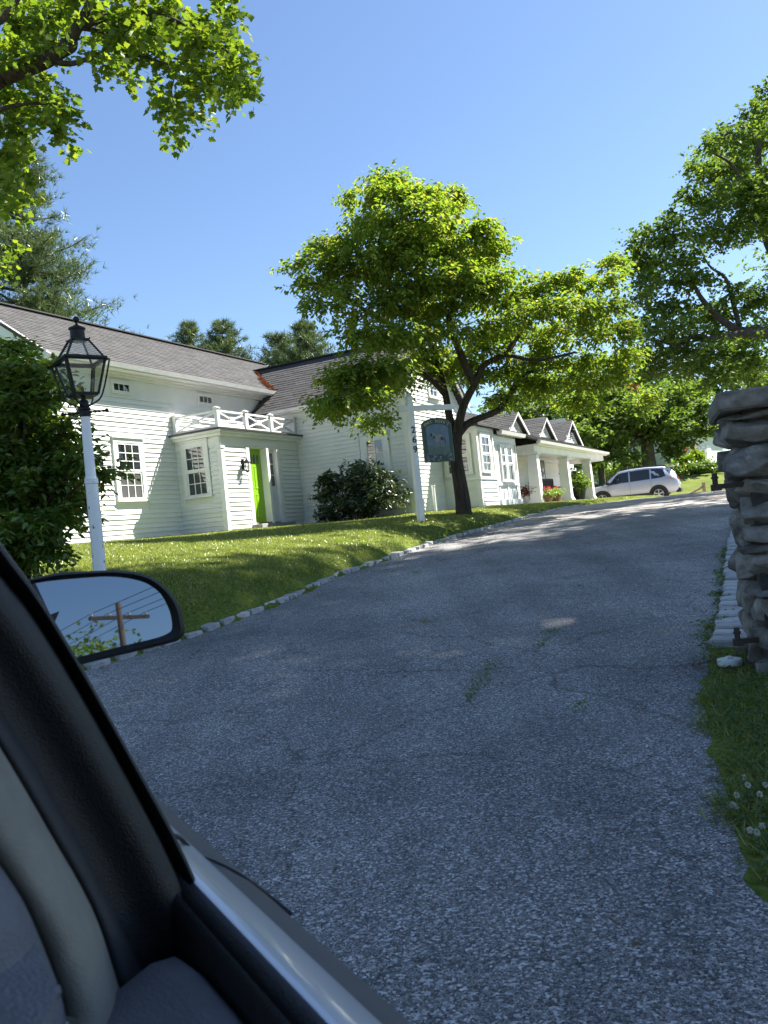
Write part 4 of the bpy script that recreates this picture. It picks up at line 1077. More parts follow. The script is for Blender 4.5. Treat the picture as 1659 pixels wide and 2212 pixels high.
# ---- maple at the upper left
C8 = lambda x, y: (.36376*x, .36376*y)
LY = 10.5
lb = Vector((-8.6, 10.5, gz(-8.6, 10.5)))
tree = empty('maple_tree', lb); tag(tree, 'maple whose leafy bough hangs into the upper left corner', 'tree')
rg = np.random.default_rng(41)
pl = lambda x, y, dy=0.0: at(*C8(x, y), LY + dy)
wood = WB(lb); lims = []
fork = Vector((-8.2, 10.5, 4.6))
lims.append(limb(wood, [lb - Vector((0, 0, .3)), lb + Vector((0, 0, 1)), lb + Vector((.1, 0, 2.4)), fork], 0.48, 0.30, 12))
lims.append(limb(wood, [fork, Vector((-6.6, 10.5, 5.5)), pl(-60, 490), pl(40, 440), pl(180, 390), pl(300, 340), pl(400, 260), pl(450, 180), pl(500, 90), pl(540, 0), pl(600, -120)], 0.17, 0.03))
lims.append(limb(wood, [pl(440, 250), pl(432, 290), pl(330, 360), pl(420, 378), pl(520, 352), pl(640, 345), pl(800, 330), pl(1000, 380)], 0.05, 0.012, 6))
lims.append(limb(wood, [pl(470, 160), pl(600, 110), pl(740, 80), pl(950, 90), pl(1200, 200), pl(1380, 330)], 0.06, 0.012, 6))
lims.append(limb(wood, [pl(470, 160, .2), pl(590, 185, .3), pl(800, 240, .4), pl(930, 320, .3), pl(1160, 370, .3)], 0.04, 0.01, 6))
lims.append(limb(wood, [pl(1000, 390), pl(1030, 470), pl(1020, 540), pl(1040, 640)], 0.012, 0.006, 5))
lims.append(limb(wood, [fork, Vector((-7.0, 10.0, 6.4)), pl(-120, 200), pl(60, 60), pl(150, -80)], 0.09, 0.02))
lims.append(limb(wood, [fork, pl(-250, 900), pl(-100, 700), pl(120, 620), pl(330, 620)], 0.06, 0.012))
LC = [(60,60,110,80),(180,80,120,80),(250,180,110,90),(80,220,110,100),(330,60,80,70),(60,340,100,70),(230,300,70,50),(640,80,90,60),(760,140,120,60),(900,90,120,70),(1060,120,120,80),(1200,150,110,70),
(1120,240,120,60),(820,240,110,60),(700,280,90,60),(600,250,60,40),(640,180,80,50),(920,250,100,60),(800,340,90,60),(730,420,60,40),(560,370,50,40),(980,350,80,50),(1080,400,80,50),(1200,330,110,70),(1340,260,80,80),
(1390,60,50,60),(1400,130,45,30),(1340,400,90,60),(1440,380,55,60),(1470,480,40,50),(1380,490,70,60),(1200,450,90,60),(1100,480,60,50),(1230,560,55,60),(1350,580,40,45),(920,560,45,45),(930,600,50,25),(1050,590,60,40),
(1020,660,60,50),(1100,690,50,45),(1000,760,30,40),(980,690,30,30),(120,520,130,70),(260,470,80,50),(60,600,80,90),(220,600,110,70),(340,580,75,50),(370,690,70,50),(120,700,110,60),(260,720,90,40),(340,790,60,40),(60,800,70,80),
(60,920,70,70),(110,1060,50,60),(50,1040,60,70),(60,1160,70,50),(30,1190,40,30),(390,840,25,25),(500,-60,200,70),(900,-40,250,50),(1250,0,60,25)]
cl = []; m_ = .36376*LY/FPX
for (x, y, rx, ry) in LC:
    n_ = int(3 + rx*ry/280)
    cl.append((tuple(pl(x, y, rg.uniform(-1.0, 1.0))), (rx*m_*0.9, max(.25, rx*m_), ry*m_*0.9), n_))
for k in range(22):
    c = (rg.uniform(-11.5, -6.3), rg.uniform(8, 13.5), rg.uniform(5.5, 11)); cl.append((c, (1.0, 1.0, 0.7), 45))
cloud = leaf_cloud(cl, rg, twig=0.22, per=7, droop=0.35, spread=0.55, size=(0.06, 0.105), sub=7, tight=0.27, flat=0.3)
grow(tree, wood, lims, cl, cloud, 'maple', M['leaf_maple'], M['bark'], rg, 0.010)

# ---- shrub at the left edge
sb_ = Vector((-3.95, 8.9, gz(-3.95, 8.9)))
shrub = empty('viburnum_shrub', sb_); tag(shrub, 'tall leafy viburnum at the left edge behind the lamp post', 'shrub')
rg = np.random.default_rng(51)
ps = lambda x, y, dy=0.0: at(x, y, 8.9 + dy)
wood = WB(sb_); lims = []
SC = [(25,760,36,26),(10,810,46,36),(60,800,30,26),(20,860,56,36),(75,860,36,24),(112,838,24,16),(30,910,60,36),(90,912,46,26),(140,925,30,16),(30,960,64,36),(100,965,50,26),(150,975,30,16),(180,990,24,12),
(30,1010,64,36),(100,1015,56,26),(160,1020,34,16),(222,1016,26,8),(40,1060,64,34),(110,1062,50,26),(165,1070,26,14),(40,1100,60,34),(105,1108,40,24),(150,1105,20,12),(40,1140,56,30),(95,1150,36,20),(30,1180,50,26),(80,1190,30,14),(120,1195,20,6),(10,1210,40,20)]
cl = []; m_ = 8.9/FPX
for (x, y, rx, ry) in SC:
    cl.append((tuple(ps(x, y, rg.uniform(-.55, .55))), (rx*m_, max(.16, rx*m_), ry*m_*1.1), int(10 + rx*ry/18)))
for k in range(14):
    cl.append(((rg.uniform(-5.3, -4.3), rg.uniform(8.2, 10), rg.uniform(1.2, 3.2)), (.4, .4, .3), 60))
for k in range(16):
    t = rg.uniform(0, 2*PI); e = Vector(cl[k*2 % len(SC)][0])
    lims.append(limb(wood, [sb_ + Vector((math.cos(t)*.15, math.sin(t)*.15, -.1)), sb_.lerp(e, .5) + Vector((0, 0, .25)), e], 0.022, 0.006, 5))
cloud = leaf_cloud(cl, rg, twig=0.20, per=8, droop=0.30, spread=0.38, size=(0.07, 0.11), sub=6, tight=0.38, flat=0.5)
grow(shrub, wood, lims, cl, cloud, 'ovate', M['leaf_shrub'], M['bark'], rg, 0.008)

# ---- rhododendron against the middle range
ra, rb_ = 19.85, -10.6
rx_, ry_ = from_ab(ra, rb_)
sb_ = Vector((rx_, ry_, gz(rx_, ry_)))
shrub = empty('rhododendron_bush', sb_); tag(shrub, 'dark rhododendron bush against the shaded wall left of the sign post', 'shrub')
rg = np.random.default_rng(52); wood = WB(sb_); cl = []; lims = []
for k in range(46):
    bb = rg.uniform(-11.75, -9.45); u = (bb + 10.6)/1.25; hgt = 1.42*(1 - 0.45*abs(u)**2.5)
    aa = rg.uniform(19.45, 20.4); zz = PAD + rg.uniform(0.12, 1)*hgt
    x, y = from_ab(aa, bb); cl.append(((x, y, zz), (.26, .26, .20), 26))
for c in cl[::3]: lims.append(limb(wood, [sb_ + Vector((rg.uniform(-.3, .3), rg.uniform(-.3, .3), -.1)), sb_.lerp(Vector(c[0]), .55), Vector(c[0])], 0.022, 0.008, 5))
cloud = leaf_cloud(cl, rg, twig=0.10, per=9, droop=0.15, spread=0.6, size=(0.10, 0.15), sub=6, tight=0.4, flat=0.2)
grow(shrub, wood, lims, cl, cloud, 'lance', M['leaf_rhodo'], M['bark'], rg, 0.010)

# ---- white pines
def pine(name, loc, H, R, seed, label, low=0.12, tufts=9, size=0.30, group=None, leaf='needle', step=0.034):
    base = Vector((loc[0], loc[1], gz(*loc)))
    t = empty(name, base); tag(t, label, 'tree', group)
    rg = np.random.default_rng(seed); w = WB(base)
    w.tube([base + Vector((0, 0, z*H)) + Vector((rg.normal()*.05, rg.normal()*.05, 0)) for z in np.linspace(-0.01, 1, 12)], list(np.linspace(0.016*H, 0.02, 12)), 8)
    P, T, N = [], [], []
    f = low
    while f < 1.0:
        env = R*(1 - f)**0.72*(0.55 + 0.45*min(1, (f - low)*6 + .4))
        for k in range(int(rg.integers(5, 8))):
            a = rg.uniform(0, 2*PI); L = env*rg.uniform(0.42, 1.3) + 0.35
            d = np.array([math.cos(a), math.sin(a), 0]); p0 = np.array(base) + np.array([0, 0, f*H])
            lift = rg.uniform(0.10, 0.38)
            pts = [p0 + d*L*s + np.array([0, 0, L*(lift*s*s - 0.02 + 0.12*(f-.4)*s)]) for s in (0, .35, .7, 1)]
            w.tube(pts, [0.05*L**.6, 0.035*L**.6, 0.02*L**.6, 0.008], 4, cap=False)
            nt = int(tufts*L) + 3
            s = rg.uniform(0.28, 1.03, nt)
            pos = p0 + d*L*s[:, None] + np.stack([rg.normal(size=nt)*.16*L*(1-.4*s), rg.normal(size=nt)*.16*L*(1-.4*s), L*(lift*s*s - .02) + rg.normal(size=nt)*.09*L**.5], -1)
            P.append(pos); T.append(np.repeat(d[None], nt, 0))
        f += step*rg.uniform(.7, 1.3)
    P = np.concatenate(P); T = np.concatenate(T); n = len(P); nb = 9
    dirs = unit(T[:, None]*0.45 + np.array([0, 0, .50]) + rg.normal(size=(n, nb, 3))*0.62)
    PP = np.repeat(P[:, None], nb, 1).reshape(-1, 3); TT = dirs.reshape(-1, 3)
    S = rg.uniform(size*.6, size*1.2, len(PP)); NN = unit(rg.normal(size=PP.shape))
    tv = np.array([(0, .045, 0), (0, -.045, 0), (1, 0, 0)])
    sd = unit(np.cross(NN, TT)); V = PP[:, None] + S[:, None, None]*(tv[None, :, 0:1]*TT[:, None] + tv[None, :, 1:2]*sd[:, None])
    V = V - np.array(base)
    w.build('trunk', M['bark_grey'], t, smooth=True)
    # one island per tuft would need welding; needles are single triangles
    o = link_mesh('crown', raw_mesh('crown', V.reshape(-1, 3), np.arange(len(V)*3), np.full(len(V), 3), M[leaf]), t); tag(o, kind='stuff')
pp = at(105, 1195, 45.0)
pine('white_pine', (pp.x, 45.0), 24.0, 6.2, 61, 'tall white pine behind the left end of the house roof', low=0.30, tufts=22, size=0.40, step=.018)
pn = [(362, 748, 76, 2.6, 'small pine tip showing behind the roof ridge, leftmost of the row', 1), (405, 700, 74, 4.2, 'dark rounded pine behind the roof ridge, left of the paired tops', 2), (478, 697, 72, 4.6, 'wide pine behind the roof ridge, right of the rounded one', 3),
      (598, 722, 72, 4.2, 'pine rising behind the light green tree in the roof dip', 4), (652, 700, 70, 5.0, 'broad pine in the roof dip just left of the dogwood crown', 5), (270, 726, 80, 1.6, 'pine tip barely showing over the ridge beside the lamp', 6)]
for (x, y, d, R, lab, k) in pn:
    p = at(x, y, d); H = p.z - gz(p.x, d)
    pine('white_pine', (p.x, d), H, R*1.55, 70+k, lab, low=0.66, tufts=10, size=0.50, group='pines behind the house', step=.016)

# ---- round-headed trees
def round_tree(name, loc, H, R, seed, label, leaf, crown_lo=0.35, n=34, per=70, size=(0.18, 0.3), bark='bark_grey', group=None, clumps=None, trunk=None):
    base = Vector((loc[0], loc[1], gz(*loc)))
    t = empty(name, base); tag(t, label, 'tree', group)
    rg = np.random.default_rng(seed); w = WB(base); r0 = trunk or 0.02*H + .05
    top = base + Vector((0, 0, H*crown_lo*1.15))
    ls = [limb(w, [base - Vector((0, 0, .3)), base + Vector((0, 0, .5)), base.lerp(top, .6), top], r0, r0*.7, 10)]
    if clumps is None:
        clumps = []
        for k in range(n):
            d = unit(rg.normal(size=3)); r = rg.random()**0.35
            cz_ = H*(crown_lo + (1-crown_lo)*0.5)
            clumps.append(((base.x + d[0]*r*R*.85, base.y + d[1]*r*R*.85, base.z + cz_ + d[2]*r*H*(1-crown_lo)*.43), (R*.32, R*.32, R*.2), per))
    for c in clumps[::3]: ls.append(limb(w, [top - Vector((0, 0, .3)), top.lerp(Vector(c[0]), .5) + Vector((0, 0, .3)), Vector(c[0])], r0*.42, 0.03, 6))
    cloud = leaf_cloud(clumps, rg, twig=0.5, per=7, droop=0.2, spread=0.55, size=size, sub=8, tight=0.36, flat=0.3)
    grow(t, w, ls, clumps, cloud, 'tri', M[leaf], M[bark], rg, 0.03, subtwigs=False)
p = at(600, 768, 62)
round_tree('round_tree', (p.x, 62), p.z - gz(p.x, 62), 2.6, 81, 'bright light green tree in the dip between the two roofs', 'leaf_light', 0.55, 26, 60, (0.22, 0.34))
# the old shade tree behind the parked car
C4 = lambda x, y: (1042.4 + .33069*x, 822.9 + .33069*y)
OY = 50.0; ob = at(1404, 1018, OY)
rg = np.random.default_rng(83); m_ = .33069*OY/FPX
OC = [(560,250,90,80),(640,350,110,75),(720,440,90,52),(800,300,130,100),(850,470,120,55),(950,200,130,90),(1000,350,140,80),(1110,250,140,100),(1200,330,120,80),(1230,450,60,60),(1300,250,110,90),(1350,370,90,50),
(1450,300,90,70),(900,100,110,70),(1450,180,70,70),(640,180,90,80),(760,150,110,80),(1100,120,120,80),(1250,120,110,80),(1400,80,90,70),(700,540,60,22),(940,490,80,36),(580,430,50,50)]
cl = [(tuple(at(*C4(x, y), OY + rg.uniform(-3, 3))), (rx*m_, rx*m_, ry*m_), int(14 + rx*ry/75)) for (x, y, rx, ry) in OC]
round_tree('shade_tree', (ob.x, OY), 13, 6, 84, 'old thick-trunked tree with a dark crown behind the parked silver car', 'leaf_oak', 0.18, clumps=cl, trunk=0.48, size=(0.20, 0.34))
# a little red-leaved tree and distant woodland
p = at(1335, 862, 58)
round_tree('red_leaved_tree', (p.x, 58), p.z + 1.2 - gz(p.x, 58), 1.6, 85, 'small dark red-leaved tree glimpsed behind the dogwood boughs', 'leaf_red', 0.5, 14, 40, (0.2, 0.3))
def woodland(name, spots, seed, leaf, label, size=(.34, .55), n=46):
    rg = np.random.default_rng(seed); cl = []; tr = MB()
    for (x, y, H, R) in spots:
        z0 = gz(x, y); tr.tube([(x, y, z0-.3), (x, y, z0 + H*.5)], [0.3, 0.15], 6)
        for k in range(16):
            d = unit(rg.normal(size=3)); r = rg.random()**.35
            cl.append(((x + d[0]*r*R*.85, y + d[1]*r*R*.85, z0 + H*.56 + d[2]*r*H*.42), (R*.36, R*.36, R*.26), n))
    P, T, N, S, _ = leaf_cloud(cl, rg, twig=0.7, per=6, droop=.2, spread=.6, size=size, sub=7, tight=.38, flat=.3)
    o = link_mesh(name, leaf_mesh(name, P, T, N, S, 'tri', M[leaf])); tag(o, label, 'woodland', kind='stuff')
    tag(tr.build('trunks', M['bark_grey'], o), kind='stuff')
rg = np.random.default_rng(86)
woodland('woodland', [(rg.uniform(14, 58), rg.uniform(84, 105), rg.uniform(11, 15), rg.uniform(4, 5.5)) for k in range(15)] + [(16.5, 62, 7.5, 2.6), (13.5, 66, 7.5, 3)], 87, 'leaf_oak', 'distant green woodland beyond the yard')
woodland('woodland', [(x, rg.uniform(-44, -36), rg.uniform(8, 11.5), 4.2) for x in np.arange(-50, 70, 5.5)], 88, 'leaf_oak', 'belt of trees across the street, seen only in the car mirror', (.22, .34), 50)

# ---- grass
def blades(name, pts, rg, hgt=(0.02, 0.05), wid=0.006, lean=0.5, mat='grass', parent=None):
    n = len(pts); z = terrain(pts[:, 0], pts[:, 1])
    P = np.stack([pts[:, 0], pts[:, 1], z - .004], -1)
    a = rg.uniform(0, 2*PI, n); H = rg.uniform(hgt[0], hgt[1], n)
    sd = np.stack([np.cos(a), np.sin(a), np.zeros(n)], -1)*wid*rg.uniform(.6, 1.3, (n, 1))
    tip = P + np.stack([rg.normal(size=n)*lean*H, rg.normal(size=n)*lean*H, H], -1)
    V = np.stack([P - sd, P + sd, tip], 1).reshape(-1, 3)
    return link_mesh(name, raw_mesh(name, V, np.arange(n*3), np.full(n, 3), M[mat]), parent)
rg = np.random.default_rng(91)
N_ = 900000
Y = 5.8 + 32*rg.random(N_)**1.5; X = rg.uniform(-13, 12, N_)
a_, b_ = X*AX[0] + Y*AX[1], X*BX[0] + Y*BX[1]
ok = (X < np.interp(Y, KY, KX) - 0.02 + 0.05*np.sin(Y*7)) & (b_ > np.interp(a_, FA, FB) + 0.02) & (X > -0.55*Y - 1)
pts = np.stack([X, Y], -1)[ok]
far = pts[:, 1] > 16
pts = pts[~far | (rg.random(len(pts)) < .8)][:330000]
o = blades('lawn_grass', pts, rg, (0.018, 0.042), 0.0075, .7); tag(o, 'mown green lawn sloping up to the house', 'grass', kind='stuff')
# verge by the pillar: grass and clover
n_ = 130000
Y = rg.uniform(1.7, 6.2, n_); X = rg.uniform(0.9, 3.6, n_)
ed = np.interp(Y, EY, EX) + 0.05*np.sin(Y*5.3) + 0.04*np.sin(Y*13)
qd_ = seat(1577, 1436, 3, 8)
ok = (X > ed - 0.07 + 0.16*rg.random(n_)**.6) & (Y < 5.7) & (np.hypot(X - qd_.x, Y - qd_.y + .03) > .14) & ~((Y > 4.95) & (X < 2.35) & (rg.random(n_) < .8))
pts = np.stack([X, Y], -1)[ok]
o = blades('verge_grass', pts[::2], rg, (0.02, 0.07), 0.0042, .8); tag(o, 'rough grass of the verge before the stone pillar', 'grass', kind='stuff')
M['clover'] = leaf_mat('clover_leaf', [(0, (0.050, 0.105, 0.028)), (1, (0.085, 0.15, 0.035))], (1.2, 1.3, 0.6), .35, .04)
cp = pts[1::9]; n = len(cp); z = terrain(cp[:, 0], cp[:, 1]) + rg.uniform(.01, .06, n)
P = np.repeat(np.stack([cp[:, 0], cp[:, 1], z], -1), 3, 0); a = np.repeat(rg.uniform(0, 2*PI, n), 3) + np.tile([0, 2.1, 4.2], n)
Tt = np.stack([np.cos(a), np.sin(a), np.full(3*n, .12)], -1); Nn = unit(np.array([0, 0, 1.]) + rg.normal(size=(3*n, 3))*.22)
o = link_mesh('clover', leaf_mesh('clover', P, Tt, Nn, rg.uniform(.014, .026, 3*n), 'ovate', M['clover'])); tag(o, 'low clover leaves in the verge grass', 'clover', kind='stuff')
M['clover_white'] = surf('clover_blossom', (0.62, 0.63, 0.52), (0.45, 0.47, 0.34), 60, .8)
M['stem'] = surf('green_stem', (0.07, 0.12, 0.03), None, 20, .8)
def clover_head_mesh():
    b = MB(); r = random.Random(2)
    for k in range(70):
        d = Vector((r.gauss(0, 1), r.gauss(0, 1), r.gauss(0, 1) + .3)).normalized(); s = d.cross(Vector((.3, .2, .9))).normalized()*.003
        b.add([d*.003 - s, d*.003 + s, d*.014], [(0, 1, 2)])
    return b.mesh('blossom', M['clover_white'])
chm = clover_head_mesh(); st_ = MB().tube([(0, 0, -.10), (.006, 0, -.05), (0, 0, 0)], .0016, 5).mesh('stem', M['stem'])
for (px, py) in [(1612, 1722), (1620, 1738), (1596, 1762), (1646, 1760), (1588, 1782), (1596, 1790), (1625, 1842), (1640, 1845), (1652, 1836), (1658, 1740)]:
    q_ = seat(px, py, 1.5, 6)
    e = empty('clover_flower', (q_.x, q_.y, q_.z + .075)); tag(e, 'white clover blossom standing in the verge grass at the right edge', 'flower', 'clover blossoms in the verge')
    link_mesh('blossom', chm, e, rot=(rg.uniform(-.3, .3), rg.uniform(-.3, .3), rg.uniform(0, 6))); link_mesh('stem', st_, e)
# clover specks in the lawn, moss tufts in the drive's cracks, weeds along the kerbs
lp = rg.uniform(0, 1, (260, 2)); X = -7 + 9*lp[:, 0]; Y = 12 + 11*lp[:, 1]
a_, b_ = X*AX[0] + Y*AX[1], X*BX[0] + Y*BX[1]; ok = (X < np.interp(Y, KY, KX) - .6) & (b_ > np.interp(a_, FA, FB) + .1)
X, Y = X[ok], Y[ok]; Z = terrain(X, Y) + .05; n = len(X)
P = np.repeat(np.stack([X, Y, Z], -1), 3, 0); o = link_mesh('lawn_clover', leaf_mesh('lawn_clover', P, unit(rg.normal(size=(3*n, 3))), unit(rg.normal(size=(3*n, 3))), np.full(3*n, .016), 'tri', M['clover_white'])); tag(o, 'tiny white clover flowers scattered over the lawn', 'clover', kind='stuff')
def tufts(name, spots, label, size=.028, per=26):
    P = []
    for (x, y, r) in spots:
        P += [(x + rg.normal()*r, y + rg.normal()*r*1.2) for k in range(per)]
    P = np.array(P); z = terrain(P[:, 0], P[:, 1]) + rg.uniform(.012, .04, len(P))
    o = link_mesh(name, leaf_mesh(name, np.stack([P[:, 0], P[:, 1], z], -1), unit(rg.normal(size=(len(P), 3))*np.array([1, 1, .5])), unit(np.array([0, 0, 1.]) + rg.normal(size=(len(P), 3))*.4), rg.uniform(size*.5, size*1.2, len(P)), 'ovate', M['leaf_shrub']))
    tag(o, label, 'moss', kind='stuff')
sp = []
for (px, py, r) in [(1020, 1500, .03), (1032, 1485, .03), (1042, 1470, .035), (1050, 1452, .04), (1066, 1438, .04), (1018, 1512, .02), (1170, 1400, .03), (1180, 1388, .03), (1186, 1370, .04), (1195, 1372, .03), (930, 1350, .04), (920, 1352, .03), (1256, 1532, .02), (1255, 1270, .05), (900, 1240, .05)]:
    q_ = seat(px, py, 2, 30); sp.append((q_.x, q_.y, r))
tufts('moss', sp, 'green moss in the cracks of the drive', .022, 34)
sp = []
for k in range(70):
    y = rg.uniform(5.8, 11); x = np.interp(y, [5.78, 6.05, 6.82, 7.85, 9.55, 11.2], [2.27, 2.42, 2.78, 3.25, 3.98, 4.7]) - .15 + rg.normal()*.05; sp.append((x, y, .03))
for k in range(90):
    y = rg.uniform(6.9, 22); sp.append((np.interp(y, KY, KX) + rg.uniform(-.16, .2), y, .04))
litm = surf('dry_litter', (.16, .10, .05), (.09, .06, .035), 20, .9)
nl_ = 420; Yl = rg.uniform(2, 20, nl_); u_ = rg.beta(.45, .45, nl_); xl_, xr_ = np.interp(Yl, KY, KX), np.interp(Yl, EY, EX); xl_ = np.maximum(xl_, -2.6)
Xl = xl_ + (xr_ - xl_)*u_; Zl = terrain(Xl, Yl) + .035
o = link_mesh('leaf_litter', leaf_mesh('leaf_litter', np.stack([Xl, Yl, Zl], -1), unit(rg.normal(size=(nl_, 3))*np.array([1, 1, .15])), unit(np.array([0, 0, 1.]) + rg.normal(size=(nl_, 3))*.25), rg.uniform(.012, .04, nl_), 'ovate', litm)); tag(o, 'scattered dry leaves and twig bits on the drive', 'leaf litter', kind='stuff')
tufts('kerb_weeds', sp, 'small weeds growing along the granite kerbs', .035, 16)

# ================================================================ LAMP POST
LYD = 8.1
lx = at(222, 1300, LYD).x
lbase = Vector((lx, LYD, gz(lx, LYD)))
lamp = empty('lamp_post', lbase, math.radians(38)); tag(lamp, 'black glass lantern on a chipped white post beside the drive, left foreground', 'lamp post')
zt = at(190, 890, LYD).z - lbase.z           # height of the ladder bar
M['chipped'] = None
def chipped():
    m, nt, n, l, p = new_mat('chipped_white_paint')
    tc = n.new('ShaderNodeTexCoord'); nz = n.new('ShaderNodeTexNoise'); nz.inputs['Scale'].default_value = 26; nz.inputs['Detail'].default_value = 5
    mp = n.new('ShaderNodeMapping'); mp.inputs['Scale'].default_value = (1, 1, .45); l.new(tc.outputs['Object'], mp.inputs[0]); l.new(mp.outputs[0], nz.inputs[0])
    sx = n.new('ShaderNodeSeparateXYZ'); l.new(tc.outputs['Object'], sx.inputs[0])
    mr = n.new('ShaderNodeMapRange'); mr.inputs[1].default_value = 1.1; mr.inputs[2].default_value = 0.1; mr.inputs[3].default_value = 0.0; mr.inputs[4].default_value = .09; l.new(sx.outputs[2], mr.inputs[0])
    ad = n.new('ShaderNodeMath'); l.new(nz.outputs['Fac'], ad.inputs[0]); l.new(mr.outputs[0], ad.inputs[1])
    r = ramp(n, [(.705, (.74, .74, .73)), (.715, (.16, .15, .14)), (.8, (.10, .09, .08))]); l.new(ad.outputs[0], r.inputs[0]); l.new(r.outputs[0], p.inputs['Base Color'])
    p.inputs['Roughness'].default_value = .42
    b = n.new('ShaderNodeBump'); b.invert = True; b.inputs['Strength'].default_value = .4; b.inputs['Distance'].default_value = .004; l.new(r.outputs[0], b.inputs['Height']); l.new(b.outputs[0], p.inputs['Normal'])
    return m
M['chipped'] = chipped()
zr = zt - 0.68
b = MB(); b.lathe([(.066, -.3), (.064, 0), (.060, zr-.03), (.066, zr-.025), (.068, zr-.005), (.064, zr), (.066, zr+.02), (.060, zr+.028), (.050, zr+.05), (.044, zt-.03)], 24)
b.build('post', M['chipped'], lamp, auto=40)
b = MB(); b.lathe([(.052, -.045), (.056, -.03), (.056, .0), (.050, .015), (.058, .025), (.058, .04), (.044, .055), (.044, .10), (.034, .12)], 20, (0, 0, zt)); b.build('collar', M['iron'], lamp, auto=40)
rz = lamp.rotation_euler.z
def unrot(a): return (math.cos(a - rz), math.sin(a - rz))
lbd = unrot(math.radians(2))
b = MB()
tw = [(lbd[0]*s, lbd[1]*s, zt - .002) for s in np.linspace(-.20, .20, 33)]
b.tube(tw, [.011 + .0045*math.sin(i*1.9) for i in range(33)], 8)
b.lathe([(0, -.022), (.014, -.017), (.021, 0), (.014, .017), (0, .022)], 10, (lbd[0]*.215, lbd[1]*.215, zt)); b.lathe([(0, -.02), (.013, -.015), (.019, 0), (.013, .015), (0, .02)], 10, (-lbd[0]*.215, -lbd[1]*.215, zt))
b.build('ladder_bar', M['iron'], lamp, smooth=True)
z0, z1, z2 = zt + .165, zt + .505, zt + .715
s0, s1, s2 = .112, .192, .072                # half sides at floor, rim and top plate
C4s = ((-1, -1), (1, -1), (1, 1), (-1, 1))
b = MB(); b.box(-s0, s0, -s0, s0, z0-.012, z0+.004); b.tube([(0, 0, zt+.11), (0, 0, z0-.01)], .022, 10); b.build('floor_plate', M['iron'], lamp)
b = MB(); b.lathe([(.035, 0), (.03, .03), (.014, .045), (.012, .08)], 10, (0, 0, z0)); b.build('burner', M['iron'], lamp)
for k in range(4):
    x, y = C4s[k]; x2, y2 = C4s[(k+1) % 4]
    b = MB(); b.beam((x*s0, y*s0, z0), (x*s1*.97, y*s1*.97, z1), .018, .018); b.build('corner_bar', M['iron'], lamp)
    b = MB(); b.beam((x*s1*.97, y*s1*.97, z1), (x*s2, y*s2, z2), .016, .016); b.build('roof_bar', M['iron'], lamp)
    b = MB(); b.beam((x*s0, y*s0, z0+.01), (x2*s0, y2*s0, z0+.01), .016, .016); b.build('sill_bar', M['iron'], lamp)
    b = MB(); b.beam((x*s1, y*s1, z1), (x2*s1, y2*s1, z1), .030, .040); b.build('rim_bar', M['iron'], lamp)
    f = .985
    b = MB(); b.hexa([(x*s0*f, y*s0*f, z0+.01), (x2*s0*f, y2*s0*f, z0+.01), (x2*s0*f*.97, y2*s0*f*.97, z0+.01), (x*s0*f*.97, y*s0*f*.97, z0+.01),
                      (x*s1*.95, y*s1*.95, z1-.01), (x2*s1*.95, y2*s1*.95, z1-.01), (x2*s1*.93, y2*s1*.93, z1-.01), (x*s1*.93, y*s1*.93, z1-.01)]); b.build('glass_pane', M['lantern_glass'], lamp)
    b = MB(); b.hexa([(x*s1*.95, y*s1*.95, z1+.01), (x2*s1*.95, y2*s1*.95, z1+.01), (x2*s1*.93, y2*s1*.93, z1+.008), (x*s1*.93, y*s1*.93, z1+.008),
                      (x*s2*.98, y*s2*.98, z2-.005), (x2*s2*.98, y2*s2*.98, z2-.005), (x2*s2*.94, y2*s2*.94, z2-.008), (x*s2*.94, y*s2*.94, z2-.008)]); b.build('roof_glass', M['lantern_glass'], lamp)
    # outer stay rod from the rim down to the collar
    e = 1.12
    b = MB(); b.tube(smooth_line([(x*s1*e, y*s1*e, z1-.015), (x*s0*1.35*1.05, y*s0*1.35*1.05, z0+.06), (x*s0*1.05, y*s0*1.05, z0-.05), (x*.055, y*.055, zt+.07), (x*.03, y*.03, zt+.055)], 5), .0085, 7); b.build('stay', M['iron'], lamp, smooth=True)
b = MB(); b.add([(-s1*1.16, -s1*1.16, z1-.01), (s1*1.16, -s1*1.16, z1-.01), (s1*1.16, s1*1.16, z1-.01), (-s1*1.16, s1*1.16, z1-.01), (-s1*.9, -s1*.9, z1+.012), (s1*.9, -s1*.9, z1+.012), (s1*.9, s1*.9, z1+.012), (-s1*.9, s1*.9, z1+.012),
                 (-s1*.9, -s1*.9, z1-.012), (s1*.9, -s1*.9, z1-.012), (s1*.9, s1*.9, z1-.012), (-s1*.9, s1*.9, z1-.012)],
                [(0, 1, 5, 4), (1, 2, 6, 5), (2, 3, 7, 6), (3, 0, 4, 7), (1, 0, 8, 9), (2, 1, 9, 10), (3, 2, 10, 11), (0, 3, 11, 8), (4, 5, 9, 8), (5, 6, 10, 9), (6, 7, 11, 10), (7, 4, 8, 11)]); b.build('rim_flange', M['iron'], lamp)
b = MB(); b.box(-s2*1.2, s2*1.2, -s2*1.2, s2*1.2, z2-.008, z2+.006)
for x, y in C4s: b.lathe([(0, -.008), (.009, 0), (0, .012)], 6, (x*s2*1.2, y*s2*1.2, z2+.006))
b.build('top_plate', M['iron'], lamp)
b = MB(); b.lathe([(.070, 0), (.068, .095), (.080, .10), (.082, .114), (.045, .132), (.012, .152), (.010, .170)], 20, (0, 0, z2+.004)); b.build('chimney', M['iron'], lamp, auto=40)
b = MB(); b.lathe([(0.004, -.032), (.018, -.027), (.029, -.010), (.031, .004), (.026, .018), (.014, .029), (.002, .033)], 16, (0, 0, z2+.204)); b.build('finial', M['iron'], lamp, smooth=True)

